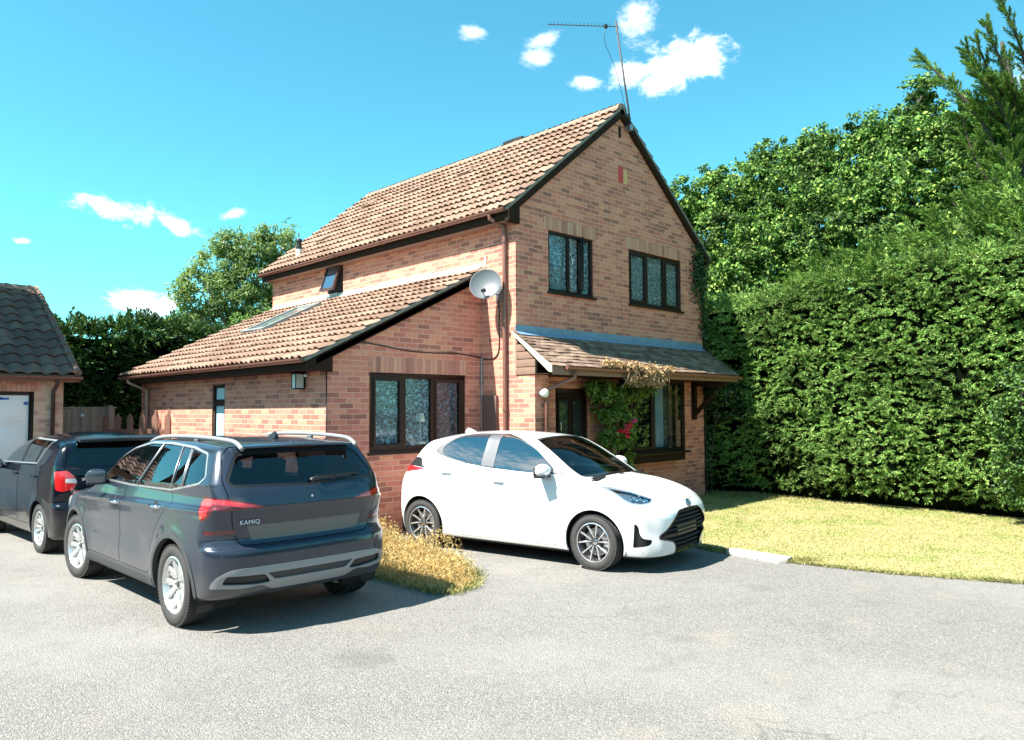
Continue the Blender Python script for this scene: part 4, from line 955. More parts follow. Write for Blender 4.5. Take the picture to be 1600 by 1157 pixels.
M_CORE = pmat('hedge_inner_shade', (0.004, 0.006, 0.003), 1.0, spec=0.0, var=.4, vscale=10)  # near-black: the shade inside the hedges is put into this colour
M_BARK = pmat('bark', (0.045, 0.034, 0.025), 0.9, var=.4, vscale=12, bump=.6, bscale=18)

def hedge_face(path, ztop, rg, dens, inward, length=.24, nper=26, zb=.18, bl=.085, bw=.026, rag=.10, topd=0.9):
    """clumps over a standing face given as polyline path [(x,y)], ztop(s) height; outward = left side of path rotated"""
    path = np.array(path, float); seg = np.diff(path, axis=0); sl_ = np.linalg.norm(seg, axis=1); cum = np.concatenate([[0], np.cumsum(sl_)]); Lt = cum[-1]
    def at(s):
        i = np.clip(np.searchsorted(cum, s, side='right') - 1, 0, len(seg) - 1); f = (s - cum[i]) / sl_[i]
        p = path[i] + seg[i] * f[:, None]; d = seg[i] / sl_[i][:, None]; return p, np.stack([d[:, 1], -d[:, 0]], 1) * inward
    n = int(dens * Lt * 4.2); s = rg.uniform(0, Lt, n); p, o = at(s); zt = ztop(s); z = zb + (zt - zb) * rg.uniform(0, 1, n) ** .95
    # lumpy surface
    lump = .10 * np.sin(s * 2.3 + np.sin(z * 2.1) * 1.3) + .07 * np.sin(s * 5.1 + z * 4.3) + .05 * np.sin(z * 7.7 - s * 3.1)
    low = np.clip((.75 - z) / .6, 0, 1) * .38
    dep = lump - low + rg.normal(0, rag * .5, n)
    B = np.stack([p[:, 0] + o[:, 0] * dep, p[:, 1] + o[:, 1] * dep, z], 1)
    O = np.stack([o[:, 0], o[:, 1], np.zeros(n)], 1); T_ = np.stack([-o[:, 1], o[:, 0], np.zeros(n)], 1)
    D = unit(O * 1.0 + T_ * rg.normal(.35, .95, n)[:, None] + np.array([0, 0, 1.0]) * rg.normal(.05, .30, n)[:, None])
    parts = [plumes(B, D, length * rg.uniform(.6, 1.3, n), nper, rg, bl=bl, bw=bw, spread=.7, droop=.18)]
    # top
    m = int(dens * Lt * topd * 1.2); s2 = rg.uniform(0, Lt, m); p2, o2 = at(s2); q = rg.uniform(0, topd, m)
    B2 = np.stack([p2[:, 0] - o2[:, 0] * q, p2[:, 1] - o2[:, 1] * q, ztop(s2) + rg.normal(0, .05, m)], 1)
    D2 = unit(np.stack([o2[:, 0] * .5, o2[:, 1] * .5, np.ones(m)], 1) + rg.normal(size=(m, 3)) * .5)
    parts.append(plumes(B2, D2, length * 1.3 * rg.uniform(.6, 1.4, m), nper, rg, bl=bl, bw=bw, spread=.7, droop=.1))
    return parts, at, Lt
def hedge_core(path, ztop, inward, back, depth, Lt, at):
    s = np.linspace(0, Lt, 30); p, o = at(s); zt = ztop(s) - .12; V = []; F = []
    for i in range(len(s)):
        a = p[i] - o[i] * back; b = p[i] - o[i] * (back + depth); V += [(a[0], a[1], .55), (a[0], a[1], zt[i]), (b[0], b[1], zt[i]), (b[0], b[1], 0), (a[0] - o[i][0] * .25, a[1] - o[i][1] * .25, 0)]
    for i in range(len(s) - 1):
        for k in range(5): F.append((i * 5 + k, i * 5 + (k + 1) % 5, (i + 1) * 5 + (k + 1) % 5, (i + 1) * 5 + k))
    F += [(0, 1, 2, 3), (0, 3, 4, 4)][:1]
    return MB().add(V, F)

rg = np.random.default_rng(21)
# ---- tall clipped conifer hedge on the right
hp = [(6.35, 2.6), (6.15, .6), (5.95, -1.2), (5.75, -3.6), (5.50, -5.4), (5.05, -7.4)]
HT = lambda s: np.interp(s, [0, 2.2, 3.0, 3.6, 5.0, 6.5, 8.5, 10.5], [4.0, 3.9, 3.9, 4.0, 4.1, 4.25, 4.3, 4.3]) + .06 * np.sin(s * 3.1)
hd_ = thing('clipped_hedge', 'tall clipped green conifer hedge walling the lawn on its far side', 'hedge', (5.9, -3.0, 0)); HO = (5.9, -3.0, 0)
parts, at, Lt = hedge_face(hp, HT, rg, 195, 1, length=.19, nper=46, bl=.052, bw=.014, rag=.17)
p_, o_t = at(np.array([3.0])); 
veg('foliage', join(parts), M_HEDGE, hd_, HO)
hedge_core(hp, HT, 1, .22, 1.3, Lt, at).build('branches', M_CORE, hd_, org=HO)  # solid core without twigs; its black stands for shade between the sprays
# untrimmed upper growth: feathery leaning shoots rising from the hedge top
s = Lt - (Lt - 4.2) * rg.uniform(0, 1, 340) ** 1.3; p, o = at(s); back = rg.uniform(.0, 1.3, 340)
zt = HT(s) + back * .28 + np.clip(s - 4.0, 0, 4) * .20 * rg.uniform(0, 1, 340)
B = np.stack([p[:, 0] - o[:, 0] * back, p[:, 1] - o[:, 1] * back, zt + rg.uniform(-.45, .15, 340)], 1)
D = unit(np.stack([np.full(340, -.55), np.full(340, .35), np.full(340, .65)], 1) + rg.normal(size=(340, 3)) * .38)
veg('top_shoots', plumes(B, D, rg.uniform(.35, .75, 340), 130, rg, bl=.09, bw=.022, spread=.55, droop=.25, taper=.12), M_CONI, hd_, HO)

# ---- tree builder: trunk and limbs, leaf clumps as a part
def limbs(mb, base, top, r, targets, rg):
    mb.tube(smooth_pts([base, (Vector(base) + Vector(top)) / 2 + Vector((random.uniform(-.1, .1), random.uniform(-.1, .1), 0)), top], 4), [r * (1 - .06 * i) for i in range(9)], 10)
    for t in targets:
        a = Vector(base).lerp(Vector(top), random.uniform(.45, .98)); b = Vector(t); m = a.lerp(b, .5) + Vector((0, 0, -.12 * (b - a).length)) + Vector((random.uniform(-.15, .15), random.uniform(-.15, .15), 0))
        mb.tube(smooth_pts([a, m, b], 3), [r * .42 * (1 - .12 * i) for i in range(7)], 6)
def crown(blobs, nleaf, size, rg, sub=26, subr=.28, asp=.62, shell=.75):
    """blobs: (cx,cy,cz, rx,ry,rz). Small clumps on each blob surface, leaves on the clumps"""
    Ps = []; Ns = []
    vol = np.array([b[3] * b[4] + b[4] * b[5] + b[3] * b[5] for b in blobs]); vol = vol / vol.sum()
    for b, f in zip(blobs, vol):
        c = np.array(b[:3]); rr = np.array(b[3:6]); ns = max(8, int(sub * len(blobs) * f)); d = unit(rg.normal(size=(ns, 3)))
        cs = c + d * rr * rg.uniform(shell, 1.08, (ns, 1)); k = int(nleaf * f / ns) + 1
        sr = subr * rg.uniform(.5, 1.35, ns)
        q = unit(rg.normal(size=(ns, k, 3))); q[..., 2] = q[..., 2] * .7 + .12
        P = cs[:, None] + q * (sr[:, None] * rg.uniform(.25, 1.0, (ns, k)))[..., None]
        N = unit(q * .7 + d[:, None] * .5 + np.array([0, 0, .45]))
        Ps.append(P.reshape(-1, 3)); Ns.append(N.reshape(-1, 3))
    P = np.concatenate(Ps); N = np.concatenate(Ns)
    return leaves(P, N, size, rg, asp=asp)

# ---- bright broadleaf tree behind the hedge
oak = thing('oak_tree', 'bright green broadleaf tree behind the hedge, right of the house gable', 'tree', (10.2, .6, 0)); OO = (10.2, .6, 0)
blobs = []
for (x, y, z, r) in ((9.3, 3.4, 6.9, .9), (9.6, 2.6, 7.2, 1.0), (9.8, 1.6, 7.2, 1.25), (10.0, .4, 7.3, 1.25), (10.2, -.8, 7.4, 1.3), (10.1, -2.0, 7.6, 1.15), (10.2, -2.9, 7.9, .9), (10.0, 3.6, 5.3, 1.3), (9.5, 2.4, 5.6, 1.4), (9.4, 1.0, 5.8, 1.5), (9.3, -.4, 5.8, 1.5), (9.3, -1.8, 6.1, 1.3), (9.2, -3.0, 6.2, 1.2), (8.6, 2.4, 4.3, 1.2), (8.5, 1.0, 4.6, 1.2), (10.4, 1.0, 8.2, .75), (10.4, -.3, 8.2, .7), (10.6, -1.6, 8.3, .7), (9.9, 2.3, 8.0, .5), (9.0, 4.3, 6.2, .7), (10.4, -2.8, 8.9, .55), (10.3, -3.8, 7.4, 1.2), (9.9, -3.9, 6.0, 1.2), (8.9, -1.1, 4.9, 1.1), (8.9, -2.7, 5.1, 1.1), (8.7, .5, 4.5, 1.0), (9.2, -3.7, 4.9, 1.0)):
    blobs.append((x, y, z, r, r, r * .82))
veg('crown', crown(blobs, 185000, .095, rg, sub=120, subr=.19, shell=.25), M_OAK, oak, OO)
m = MB(); limbs(m, (10.2, .6, 0), (10.1, .5, 6.6), .28, [b[:3] for b in blobs], rg); m.build('trunk', M_BARK, oak, smooth=True, org=OO)

# ---- tall conifer on the right
con = thing('conifer_tree', 'tall dark conifer with upswept feathery branches at the right edge', 'tree', (8.2, -5.2, 0)); CO = (8.2, -5.2, 0)
m = MB(); m.tube([(8.2, -5.2, 0), (8.15, -5.1, 4), (8.1, -5.0, 7.4), (8.0, -4.9, 8.6)], [.26, .20, .12, .03], 10)
Bs = []; Ds = []; Ls = []
def branch(a, b, c, nsp, sz):
    pts = smooth_pts([a, b, c], 5); m.tube(pts, [.05 * (1 - .075 * i) for i in range(len(pts))], 6)
    for i in range(nsp):
        t = (i + .5) / nsp; k = t * (len(pts) - 1); j = int(k); p = pts[j].lerp(pts[min(j + 1, len(pts) - 1)], k - j); d = (pts[min(j + 1, len(pts) - 1)] - pts[j]).normalized() if j < len(pts) - 1 else (pts[-1] - pts[-2]).normalized()
        s_ = (1 - .55 * t) * sz
        for _ in range(2):
            e = Vector(rg.normal(size=3)); e = (e - d * e.dot(d)).normalized(); Bs.append(tuple(p)); Ds.append(tuple((d * .9 + e * .75 * (1 - t * .6)).normalized())); Ls.append(s_ * random.uniform(.6, 1.2))
# the plumes seen against the sky, then the body
branch((8.1, -5.0, 5.6), (7.6, -4.6, 7.1), (7.25, -3.72, 8.45), 30, .62)
branch((8.1, -5.0, 5.2), (7.9, -4.4, 6.5), (7.7, -4.15, 8.0), 24, .5)
branch((8.1, -5.0, 6.2), (7.7, -5.1, 7.4), (7.1, -4.85, 8.6), 26, .55)
branch((8.1, -5.0, 7.0), (7.8, -5.3, 7.9), (7.1, -5.05, 9.15), 26, .5)
branch((8.1, -5.0, 6.0), (7.6, -5.0, 7.0), (7.0, -4.65, 7.9), 26, .55)
for i in range(44):
    a = random.uniform(0, 2 * PI); z = random.uniform(4.4, 7.4); r_ = 1.1 * (1 - (z - 3) / 9) * random.uniform(.6, 1.1); zc = z + random.uniform(.4, 1.3)
    branch((8.1, -5.0, z), (8.1 + math.cos(a) * r_ * .5, -5.0 + math.sin(a) * r_ * .5, z + .2), (8.1 + math.cos(a) * r_ - .3, -5.0 + math.sin(a) * r_ + .15, zc), 15, .55)
for (cx, cy, cz) in ((7.2, -5.6, 5.4), (7.2, -4.9, 5.8)):
    for i in range(5):
        branch((8.1, -4.6, cz - .9), ((8.1 + cx) / 2, cy - .3, cz - .5 + random.uniform(-.2, .2)), (cx + random.uniform(-.4, .3), cy + random.uniform(-.4, .4), cz + random.uniform(-.3, .5)), 14, .55)
veg('foliage', plumes(np.array(Bs), np.array(Ds), np.array(Ls), 95, rg, bl=.075, bw=.013, spread=.45, droop=.12, taper=.12), M_CONI, con, CO)
m.build('trunk', M_BARK, con, smooth=True, org=CO)

# ---- shaded hedge bulge at the right edge, its shade put into separate dark leaves
shb = thing('shaded_hedge_bulge', 'shaded bulge of the clipped hedge, added as separate dark leaves at the right frame edge', 'shrub', (4.95, -5.62, 0)); SO = (4.95, -5.62, 0)
blobs = [(4.95, -5.62, z, .28, .30, .34) for z in (.6, 1.1, 1.6, 2.1)] + [(4.9, -5.4, 1.6, .22, .22, .3), (4.9, -5.42, 1.0, .2, .2, .3)]
veg("leaves", crown(blobs, 4500, .055, rg, sub=24, subr=.12), M_BHEDGE, shb, SO)
m = MB(); limbs(m, (4.95, -5.62, 0), (4.95, -5.62, 2.0), .04, [b[:3] for b in blobs], rg); m.build('stem', M_BARK, shb, smooth=True, org=SO)

# ---- hedge and trees at the back left
lh = thing('back_hedge', 'tall dark conifer hedge behind the board fence and garage', 'hedge', (-1.5, 11.6, 0)); LO = (-1.5, 11.6, 0)
lp = [(-9.5, 13.2), (-4.5, 11.9), (-1.0, 11.5), (2.0, 11.6), (4.0, 12.0)]
LT = lambda s: 3.72 + .12 * np.sin(s * 1.7) + .08 * np.sin(s * 4.9)
parts, at, Lt = hedge_face(lp, LT, rg, 70, 1, length=.32, nper=26, bl=.12, bw=.034)
s = rg.uniform(3.5, Lt, 190); p, o = at(s); back = rg.uniform(0, .8, 190); B = np.stack([p[:, 0] - o[:, 0] * back, p[:, 1] - o[:, 1] * back, LT(s) + rg.uniform(-.3, .1, 190)], 1)
D = unit(np.array([[-.25, 0, .8]]) + rg.normal(size=(190, 3)) * .4); parts.append(plumes(B, D, rg.uniform(.3, .65, 190), 70, rg, bl=.12, bw=.028, droop=.1, taper=.12))
veg('foliage', join(parts), M_BHEDGE, lh, LO); hedge_core(lp, LT, 1, .2, 1.2, Lt, at).build('branches', M_CORE, lh, org=LO)  # the core is a solid near-black block painting the shade inside
at_ = thing('willow_tree', 'loose grey-green tree rising behind the rear end of the house roof', 'tree', (5.2, 20.0, 0)); AO = (5.2, 20.0, 0)
blobs = [(x, y, z, r, r, r * .95) for x, y, z, r in ((4.9, 20, 8.2, .7), (5.6, 20.2, 8.0, .9), (6.6, 20, 8.3, .75), (4.2, 20, 7.3, .85), (5.3, 19.8, 7.0, 1.1), (6.4, 20, 6.9, 1.1), (3.4, 20, 6.2, .9), (4.4, 19.8, 6.0, 1.1), (5.6, 19.8, 5.7, 1.2), (7.2, 20, 6.4, .9), (3.0, 19.9, 5.2, .8), (4.0, 19.8, 4.8, 1.0), (5.2, 19.8, 4.6, 1.1), (6.8, 20, 5.4, 1.0), (7.4, 20.2, 7.6, .7), (2.6, 19.9, 6.0, .35), (6.0, 20, 8.9, .3), (6.9, 20, 9.0, .32), (7.5, 20, 8.4, .35), (4.2, 20, 8.3, .3), (3.3, 20, 7.0, .4))]
veg('crown', crown(blobs, 34000, .17, rg, sub=30, subr=.34, asp=.34), M_ASH, at_, AO)
m = MB(); limbs(m, (5.2, 20, 0), (5.2, 20, 6.4), .2, [b[:3] for b in blobs], rg); m.build('trunk', pmat('pale_bark', (.35, .32, .28), .9, var=.3), at_, smooth=True, org=AO)
bs = thing('bay_shrub', 'small bright green shrub top between the tree and extension roof', 'shrub', (3.4, 13.6, 0)); BO = (3.4, 13.6, 0)
blobs = [(3.4, 13.6, 4.6, .6, .5, .5), (2.6, 13.4, 4.3, .7, .5, .5), (3.9, 13.8, 5.0, .4, .4, .4), (1.9, 13.2, 4.2, .6, .5, .4)]
veg('leaves', crown(blobs, 3400, .11, rg, sub=30, subr=.2), M_OAK, bs, BO); m = MB(); limbs(m, (3.4, 13.6, 0), (3.4, 13.6, 4.2), .08, [b[:3] for b in blobs], rg); m.build('stem', M_BARK, bs, smooth=True, org=BO)
# tree out of frame on the left whose shade lies over the garage
gt = thing('garden_tree', 'broad leafy tree left of the garage, shading its roof', 'tree', (-9.3, 9.6, 0)); GO = (-9.3, 9.6, 0)
blobs = [(-9.0, 9.4, 7.6, 1.7, 1.6, 1.4), (-8.2, 8.6, 6.6, 1.3, 1.3, 1.1), (-9.6, 9.6, 9.0, 1.6, 1.6, 1.2), (-7.9, 9.4, 7.4, 1.1, 1.2, 1.0), (-8.4, 10.2, 7.2, 1.3, 1.2, 1.1)]
veg('crown', crown(blobs, 15000, .2, rg, sub=60, subr=.45), M_OAK, gt, GO); m = MB(); limbs(m, (-9.3, 9.6, 0), (-9.1, 9.5, 7.0), .22, [b[:3] for b in blobs], rg); m.build('trunk', M_BARK, gt, smooth=True, org=GO)

# ---- ivy at the right edge of the gable
iv = thing('ivy', 'dark ivy climbing the right edge of the brick gable', 'climber', (5.35, -.05, 0)); IO = (5.35, -.05, 0)
n = 2600; z = rg.choice([0, 1, 2], n, p=[.45, .2, .35]); zz = np.where(z == 0, rg.normal(4.55, .28, n), np.where(z == 1, rg.uniform(3.2, 4.6, n), rg.uniform(.2, 3.4, n)))
xx = np.where(z == 0, rg.normal(5.32, .16, n), 5.43 + np.abs(rg.normal(0, .08, n)) - np.where(z == 1, np.abs(rg.normal(0, .10, n)), 0)); yy = np.where(xx > 5.40, rg.uniform(-.12, .25, n), -rg.uniform(.01, .10, n))
veg('leaves', leaves(np.stack([xx, yy, zz], 1), np.tile(np.array([[0, -.8, .3]]), (n, 1)), .06, rg, asp=.8), M_IVY, iv, IO)
m = MB().tube(smooth_pts([(5.44, -.03, 0), (5.44, -.02, 1.6), (5.45, -.03, 3.0), (5.40, -.03, 4.2), (5.32, -.03, 4.8)]), .012, 5); m.build('stem', M_BARK, iv, org=IO)

# ---- climbing rose by the door, with its blooms, and the withered clump over the gutter
ro = thing('climbing_rose', 'leafy climbing rose with red blooms between front door and bay window', 'climber', (2.15, -.3, 0)); RO = (2.15, -.3, 0)
blobs = [(1.95, -.28, 1.9, .38, .20, .32), (2.15, -.3, 1.5, .36, .22, .38), (2.05, -.3, 1.05, .36, .22, .38), (2.2, -.28, .6, .32, .2, .35), (1.75, -.25, 2.1, .25, .15, .16), (2.4, -.3, 2.05, .4, .14, .14), (2.9, -.4, 2.15, .3, .14, .1)]
veg('leaves', crown(blobs, 7800, .062, rg, sub=30, subr=.12, asp=.7), leaf_mat('rose_leaf', [(0, (0.04, 0.09, 0.02)), (.5, (0.12, 0.22, 0.04)), (1, (0.28, 0.38, 0.09))], transl=.35, rough=.4), ro, RO)
m = MB()
for k in range(6): a = random.uniform(-.25, .25); m.tube(smooth_pts([(2.15 + a * .2, -.22, 0), (2.1 + a, -.27, .8), (2.05 + a * 1.2, -.26, 1.5), (1.95 + a, -.3, 2.1)]), .008, 5)
m.build('stems', M_BARK, ro, org=RO)
M_RED = pmat('red_petal', (.55, .02, .04), .5); M_PINK = pmat('magenta_petal', (.60, .04, .30), .5)
for (x, y, z, r_, mt) in ((2.16, -.52, 1.50, .055, M_RED), (2.05, -.53, 1.40, .05, M_RED), (2.10, -.54, 1.34, .045, M_RED), (1.92, -.52, 1.42, .04, M_RED), (2.33, -.50, 1.58, .045, M_PINK), (2.22, -.50, 1.42, .035, M_RED)):
    n = 26; d = unit(rg.normal(size=(n, 3)) + np.array([[-.5, -.7, .3]])); P = np.array([[x, y, z]]) + d * r_ * .25
    veg('rose_bloom', leaves(P, d, r_ * 1.2, rg, asp=1.1, spread=.35), mt, ro, RO)
wc = thing('withered_climber', 'withered straw-coloured climber hanging over the porch gutter', 'climber', (2.1, -.85, 2.4)); WO = (2.1, -.85, 2.4)
blobs = [(1.45, -.80, 2.49, .28, .06, .03), (1.85, -.82, 2.47, .28, .08, .05), (2.25, -.85, 2.42, .28, .09, .08), (2.5, -.88, 2.28, .18, .08, .12), (2.05, -.88, 2.26, .34, .07, .08), (2.85, -.84, 2.44, .16, .05, .04)]
P, F = crown(blobs, 3400, .055, rg, sub=26, subr=.08, asp=.5)
veg('dry_leaves', (P, F), leaf_mat('withered_leaf', [(0, (0.20, 0.11, 0.05)), (.4, (0.38, 0.25, 0.12)), (1, (0.60, 0.45, 0.26))], transl=.25, rough=.8, dark=.2), wc, WO)
m = MB()
for k in range(9): x = random.uniform(1.5, 2.8); m.tube(smooth_pts([(x, -.84, 2.50), (x + .1, -.93, 2.36), (x + random.uniform(-.1, .2), -.9, 2.12)]), .005, 4)
m.build('dry_stems', pmat('dry_twig', (.30, .20, .12), .9), wc, org=WO)
dc = thing('dark_climber', 'shaded dark climber under the far end of the porch roof', 'climber', (5.3, -.4, 2.0)); DO = (5.3, -.4, 2.0)
blobs = [(5.45, -.45, 2.05, .4, .25, .22), (5.65, -.3, 1.85, .3, .3, .3), (5.2, -.5, 2.12, .25, .2, .14)]
veg('leaves', crown(blobs, 2600, .06, rg, sub=30, subr=.12), M_IVY, dc, DO); m = MB().tube(smooth_pts([(5.5, -.1, 0), (5.52, -.12, 1.0), (5.5, -.3, 1.9)]), .012, 5); m.build('stem', M_BARK, dc, org=DO)

# ---- grass
def inside(pts, poly):
    x, y = pts[:, 0], pts[:, 1]; c = np.zeros(len(pts), bool); n = len(poly); j = n - 1
    for i in range(n):
        xi, yi = poly[i]; xj, yj = poly[j]; k = ((yi > y) != (yj > y)) & (x < (xj - xi) * (y - yi) / (yj - yi + 1e-12) + xi); c ^= k; j = i
    return c
def grass(poly, n, h, wd, rg, lean=.5, fade=None):
    a = np.array(poly); P = rg.uniform(a.min(0), a.max(0), (n, 2)); P = P[inside(P, poly)]; k = len(P)
    P3 = np.concatenate([P, np.full((k, 1), .008)], 1); D = unit(np.concatenate([rg.normal(size=(k, 2)) * lean, np.ones((k, 1))], 1))
    hh = h * rg.uniform(.4, 1.25, k)
    if fade is not None: hh = hh * fade(P)
    return blades(P3, D, hh, wd, rg, droop=.12)
M_LAWN = leaf_mat('dry_lawn_grass', [(0, (0.20, 0.22, 0.06)), (.25, (0.36, 0.33, 0.13)), (.62, (0.46, 0.39, 0.19)), (.85, (0.52, 0.44, 0.26)), (1, (0.20, 0.26, 0.06))], transl=.3, rough=.7, clump=1.3, dark=.12, patch=((0.17, 0.25, 0.05), 1.0, .75))
gl_ = veg('grass', grass(LAWN, 230000, .032, .008, rg, lean=.9), M_LAWN); tag(gl_, 'sun-dried yellow lawn grass between driveway and hedge', 'grass', kind='stuff')
M_TALL = leaf_mat('tall_straw_grass', [(0, (0.24, 0.15, 0.05)), (.3, (0.46, 0.32, 0.11)), (.7, (0.66, 0.49, 0.20)), (.92, (0.72, 0.58, 0.32)), (1, (0.26, 0.28, 0.07))], transl=.3, rough=.7, clump=2.2, dark=.25)
fd = lambda P: (.25 + .85 * np.clip((P[:, 1] + 2.7) / 1.6, 0, 1)) * (.55 + .45 * np.sin(P[:, 0] * 5.1 + 1) * np.sin(P[:, 1] * 3.7)) * np.clip((-1.95 - P[:, 0]) / .35, .3, 1)
parts = [grass(PATCH, 6000, .27, .006, rg, lean=.45, fade=fd), grass(PATCH, 26000, .085, .007, rg, lean=.9)]
P = rg.uniform([-3.5, -2.3], [-2.1, .6], (700, 2)); P = P[inside(P, PATCH)]; hh = .27 * fd(P) + .02
heads = np.concatenate([P, hh[:, None]], 1); heads = np.repeat(heads, 12, 0) + rg.normal(size=(len(P) * 12, 3)) * np.array([.02, .02, .045])
parts.append(blades(heads, unit(rg.normal(size=(len(heads), 3)) + np.array([[0, 0, .8]])), .035, .010, rg))
tg = veg('tall_grass', join(parts), M_TALL); tag(tg, 'patch of tall straw-coloured grass between the grey and white cars', 'grass', kind='stuff')
# ragged weeds along the lawn edge, lane edge and house foot
edge = []
def strip(a, b, wd, n, h):
    t = rg.uniform(0, 1, n); P = np.array(a)[None] * (1 - t[:, None]) + np.array(b)[None] * t[:, None] + rg.normal(size=(n, 2)) * wd
    P3 = np.concatenate([P, np.full((n, 1), .004)], 1); edge.append(blades(P3, unit(np.concatenate([rg.normal(size=(n, 2)) * .7, np.ones((n, 1))], 1)), h * rg.uniform(.4, 1.2, n), .009, rg, droop=.1))
for i in range(0, 6): strip(LAWN[i], LAWN[i + 1], .035, 900, .06)
for i in range(len(PATCH) - 4): strip(PATCH[i], PATCH[i + 1], .05, 300, .08)
strip((.25, -4.25), (.42, -4.5), .03, 260, .09)
strip((-2.8, .76), (0, .76), .02, 200, .06)
strip((5.5, -.1), (6.2, -1.2), .35, 1800, .10); strip((-3.6, -2.5), (-3.6, .6), .03, 700, .08)
wd_ = veg('edge_weeds', join(edge), leaf_mat('weed_blade', [(0, (0.10, 0.13, 0.03)), (.5, (0.28, 0.28, 0.09)), (1, (0.5, 0.43, 0.2))], transl=.3, rough=.7), None); tag(wd_, 'ragged weeds along the lawn and driveway edges', 'weeds', kind='stuff')
# hedge added out of frame so that car sides and windows mirror something dark
nh = thing('reflection_hedge', 'unseen hedge added beyond the drive to give the cars dark reflections', 'hedge', (-17.0, -4.0, 0)); NO = (-17.0, -4.0, 0)
for k, (pth, inw) in enumerate(([[(-15.5, 5), (-17, -4), (-15, -15)], 1], [[(-15, -17), (-4, -19.5), (9, -17)], -1])):
    pth = np.array(pth, float); T0 = lambda s: 2.5 + .15 * np.sin(s * .9) + .12 * np.sin(s * 2.7)
    if k == 0: pth = pth[::-1]
    pr_, at, Lt = hedge_face(pth, T0, rg, 12, 1 if k == 0 else -1, length=.6, nper=20, bl=.26, bw=.10); veg('foliage', join(pr_), M_BHEDGE, nh, NO); hedge_core(pth, T0, 1, .25, 1.5, Lt, at).build('branches', M_BHEDGE, nh, org=NO)
# loose grit and dry bits on the asphalt
n = 2600; P = rg.uniform([-9, -9], [3, 2], (n, 2)); k = (P[:, 0] + P[:, 1] < -1); P = P[~inside(P, LAWN) & ~inside(P, PATCH)]; n = len(P)
c = np.concatenate([P, np.full((n, 1), .002)], 1); s_ = rg.uniform(.003, .008, n)[:, None]; d = rg.normal(size=(n, 3))
tet = np.array([[1, 0, 0], [-.5, .87, 0], [-.5, -.87, 0], [0, 0, .9]]); th_ = rg.uniform(0, 6.28, n); rot = np.stack([np.stack([np.cos(th_), -np.sin(th_), 0 * th_], 1), np.stack([np.sin(th_), np.cos(th_), 0 * th_], 1), np.stack([0 * th_, 0 * th_, 1 + 0 * th_], 1)], 1)
V = (np.einsum('nij,kj->nki', rot, tet) * s_[:, None] * rg.uniform(.6, 1.3, (n, 4, 1)) + c[:, None]).reshape(-1, 3); F = np.concatenate([np.arange(n)[:, None] * 4 + np.array(q)[None] for q in ((0, 1, 3), (1, 2, 3), (2, 0, 3))])
gr_ = obj('gravel', np_mesh('gravel', V, F), leaf_mat('grit', [(0, (.12, .11, .10)), (.6, (.35, .33, .30)), (1, (.5, .42, .3))], transl=0, rough=.9), None); tag(gr_, 'loose grit scattered on the asphalt', 'gravel', kind='stuff')
# ================================================================== CARS
# A car body is one implicit solid (side, top, nose and tail profiles blended together); rays shot from a
# spine give a fine skin, which is then cut along outlines into panels, glass and lamps.
def pch(xs, ys):
    xs = np.array(xs, float); ys = np.array(ys, float); h = np.diff(xs); d = np.diff(ys) / h; m = np.zeros(len(xs))
    m[1:-1] = np.where(d[:-1] * d[1:] > 0, 2 * d[:-1] * d[1:] / (d[:-1] + d[1:] + 1e-12), 0); m[0] = d[0]; m[-1] = d[-1]
    def f(x):
        x = np.clip(x, xs[0], xs[-1]); i = np.clip(np.searchsorted(xs, x, side='right') - 1, 0, len(h) - 1); t = (x - xs[i]) / h[i]
        return ys[i] * (1 + 2 * t) * (1 - t) ** 2 + m[i] * h[i] * t * (1 - t) ** 2 + ys[i + 1] * t * t * (3 - 2 * t) + m[i + 1] * h[i] * t * t * (t - 1)
    return f
def smax(a, b, k):
    h = np.clip(.5 + .5 * (a - b) / k, 0, 1); return b + (a - b) * h + k * h * (1 - h)
def sst(x, a, b):
    t = np.clip((x - a) / (b - a), 0, 1); return t * t * (3 - 2 * t)
def sdpoly(u, v, poly, r=0.0):
    """signed distance to polygon (negative inside), outline rounded by r"""
    P = np.array(poly, float); n = len(P); d = np.full(u.shape, 1e9); ins = np.zeros(u.shape, bool)
    for i in range(n):
        a = P[i]; b = P[(i + 1) % n]; e = b - a; wu = u - a[0]; wv = v - a[1]; t = np.clip((wu * e[0] + wv * e[1]) / (e @ e + 1e-12), 0, 1)
        d = np.minimum(d, (wu - e[0] * t) ** 2 + (wv - e[1] * t) ** 2)
        c = ((a[1] > v) != (b[1] > v)) & (u < (b[0] - a[0]) * (v - a[1]) / (b[1] - a[1] + 1e-12) + a[0]); ins ^= c
    return np.sqrt(d) * np.where(ins, -1, 1) - r
def rpoly(pts, r=.03, n=4):
    """polygon with rounded corners"""
    out = []; m = len(pts)
    for i in range(m):
        p = np.array(pts[i], float); rr = r[i] if hasattr(r, '__len__') else r
        a = np.array(pts[i - 1], float) - p; b = np.array(pts[(i + 1) % m], float) - p; la = np.linalg.norm(a); lb = np.linalg.norm(b); q = min(rr, la * .48, lb * .48)
        A = p + a / la * q; Bp = p + b / lb * q
        for k in range(n + 1):
            t = k / n; out.append(tuple(A * (1 - t) ** 2 + p * 2 * t * (1 - t) + Bp * t * t))
    return out
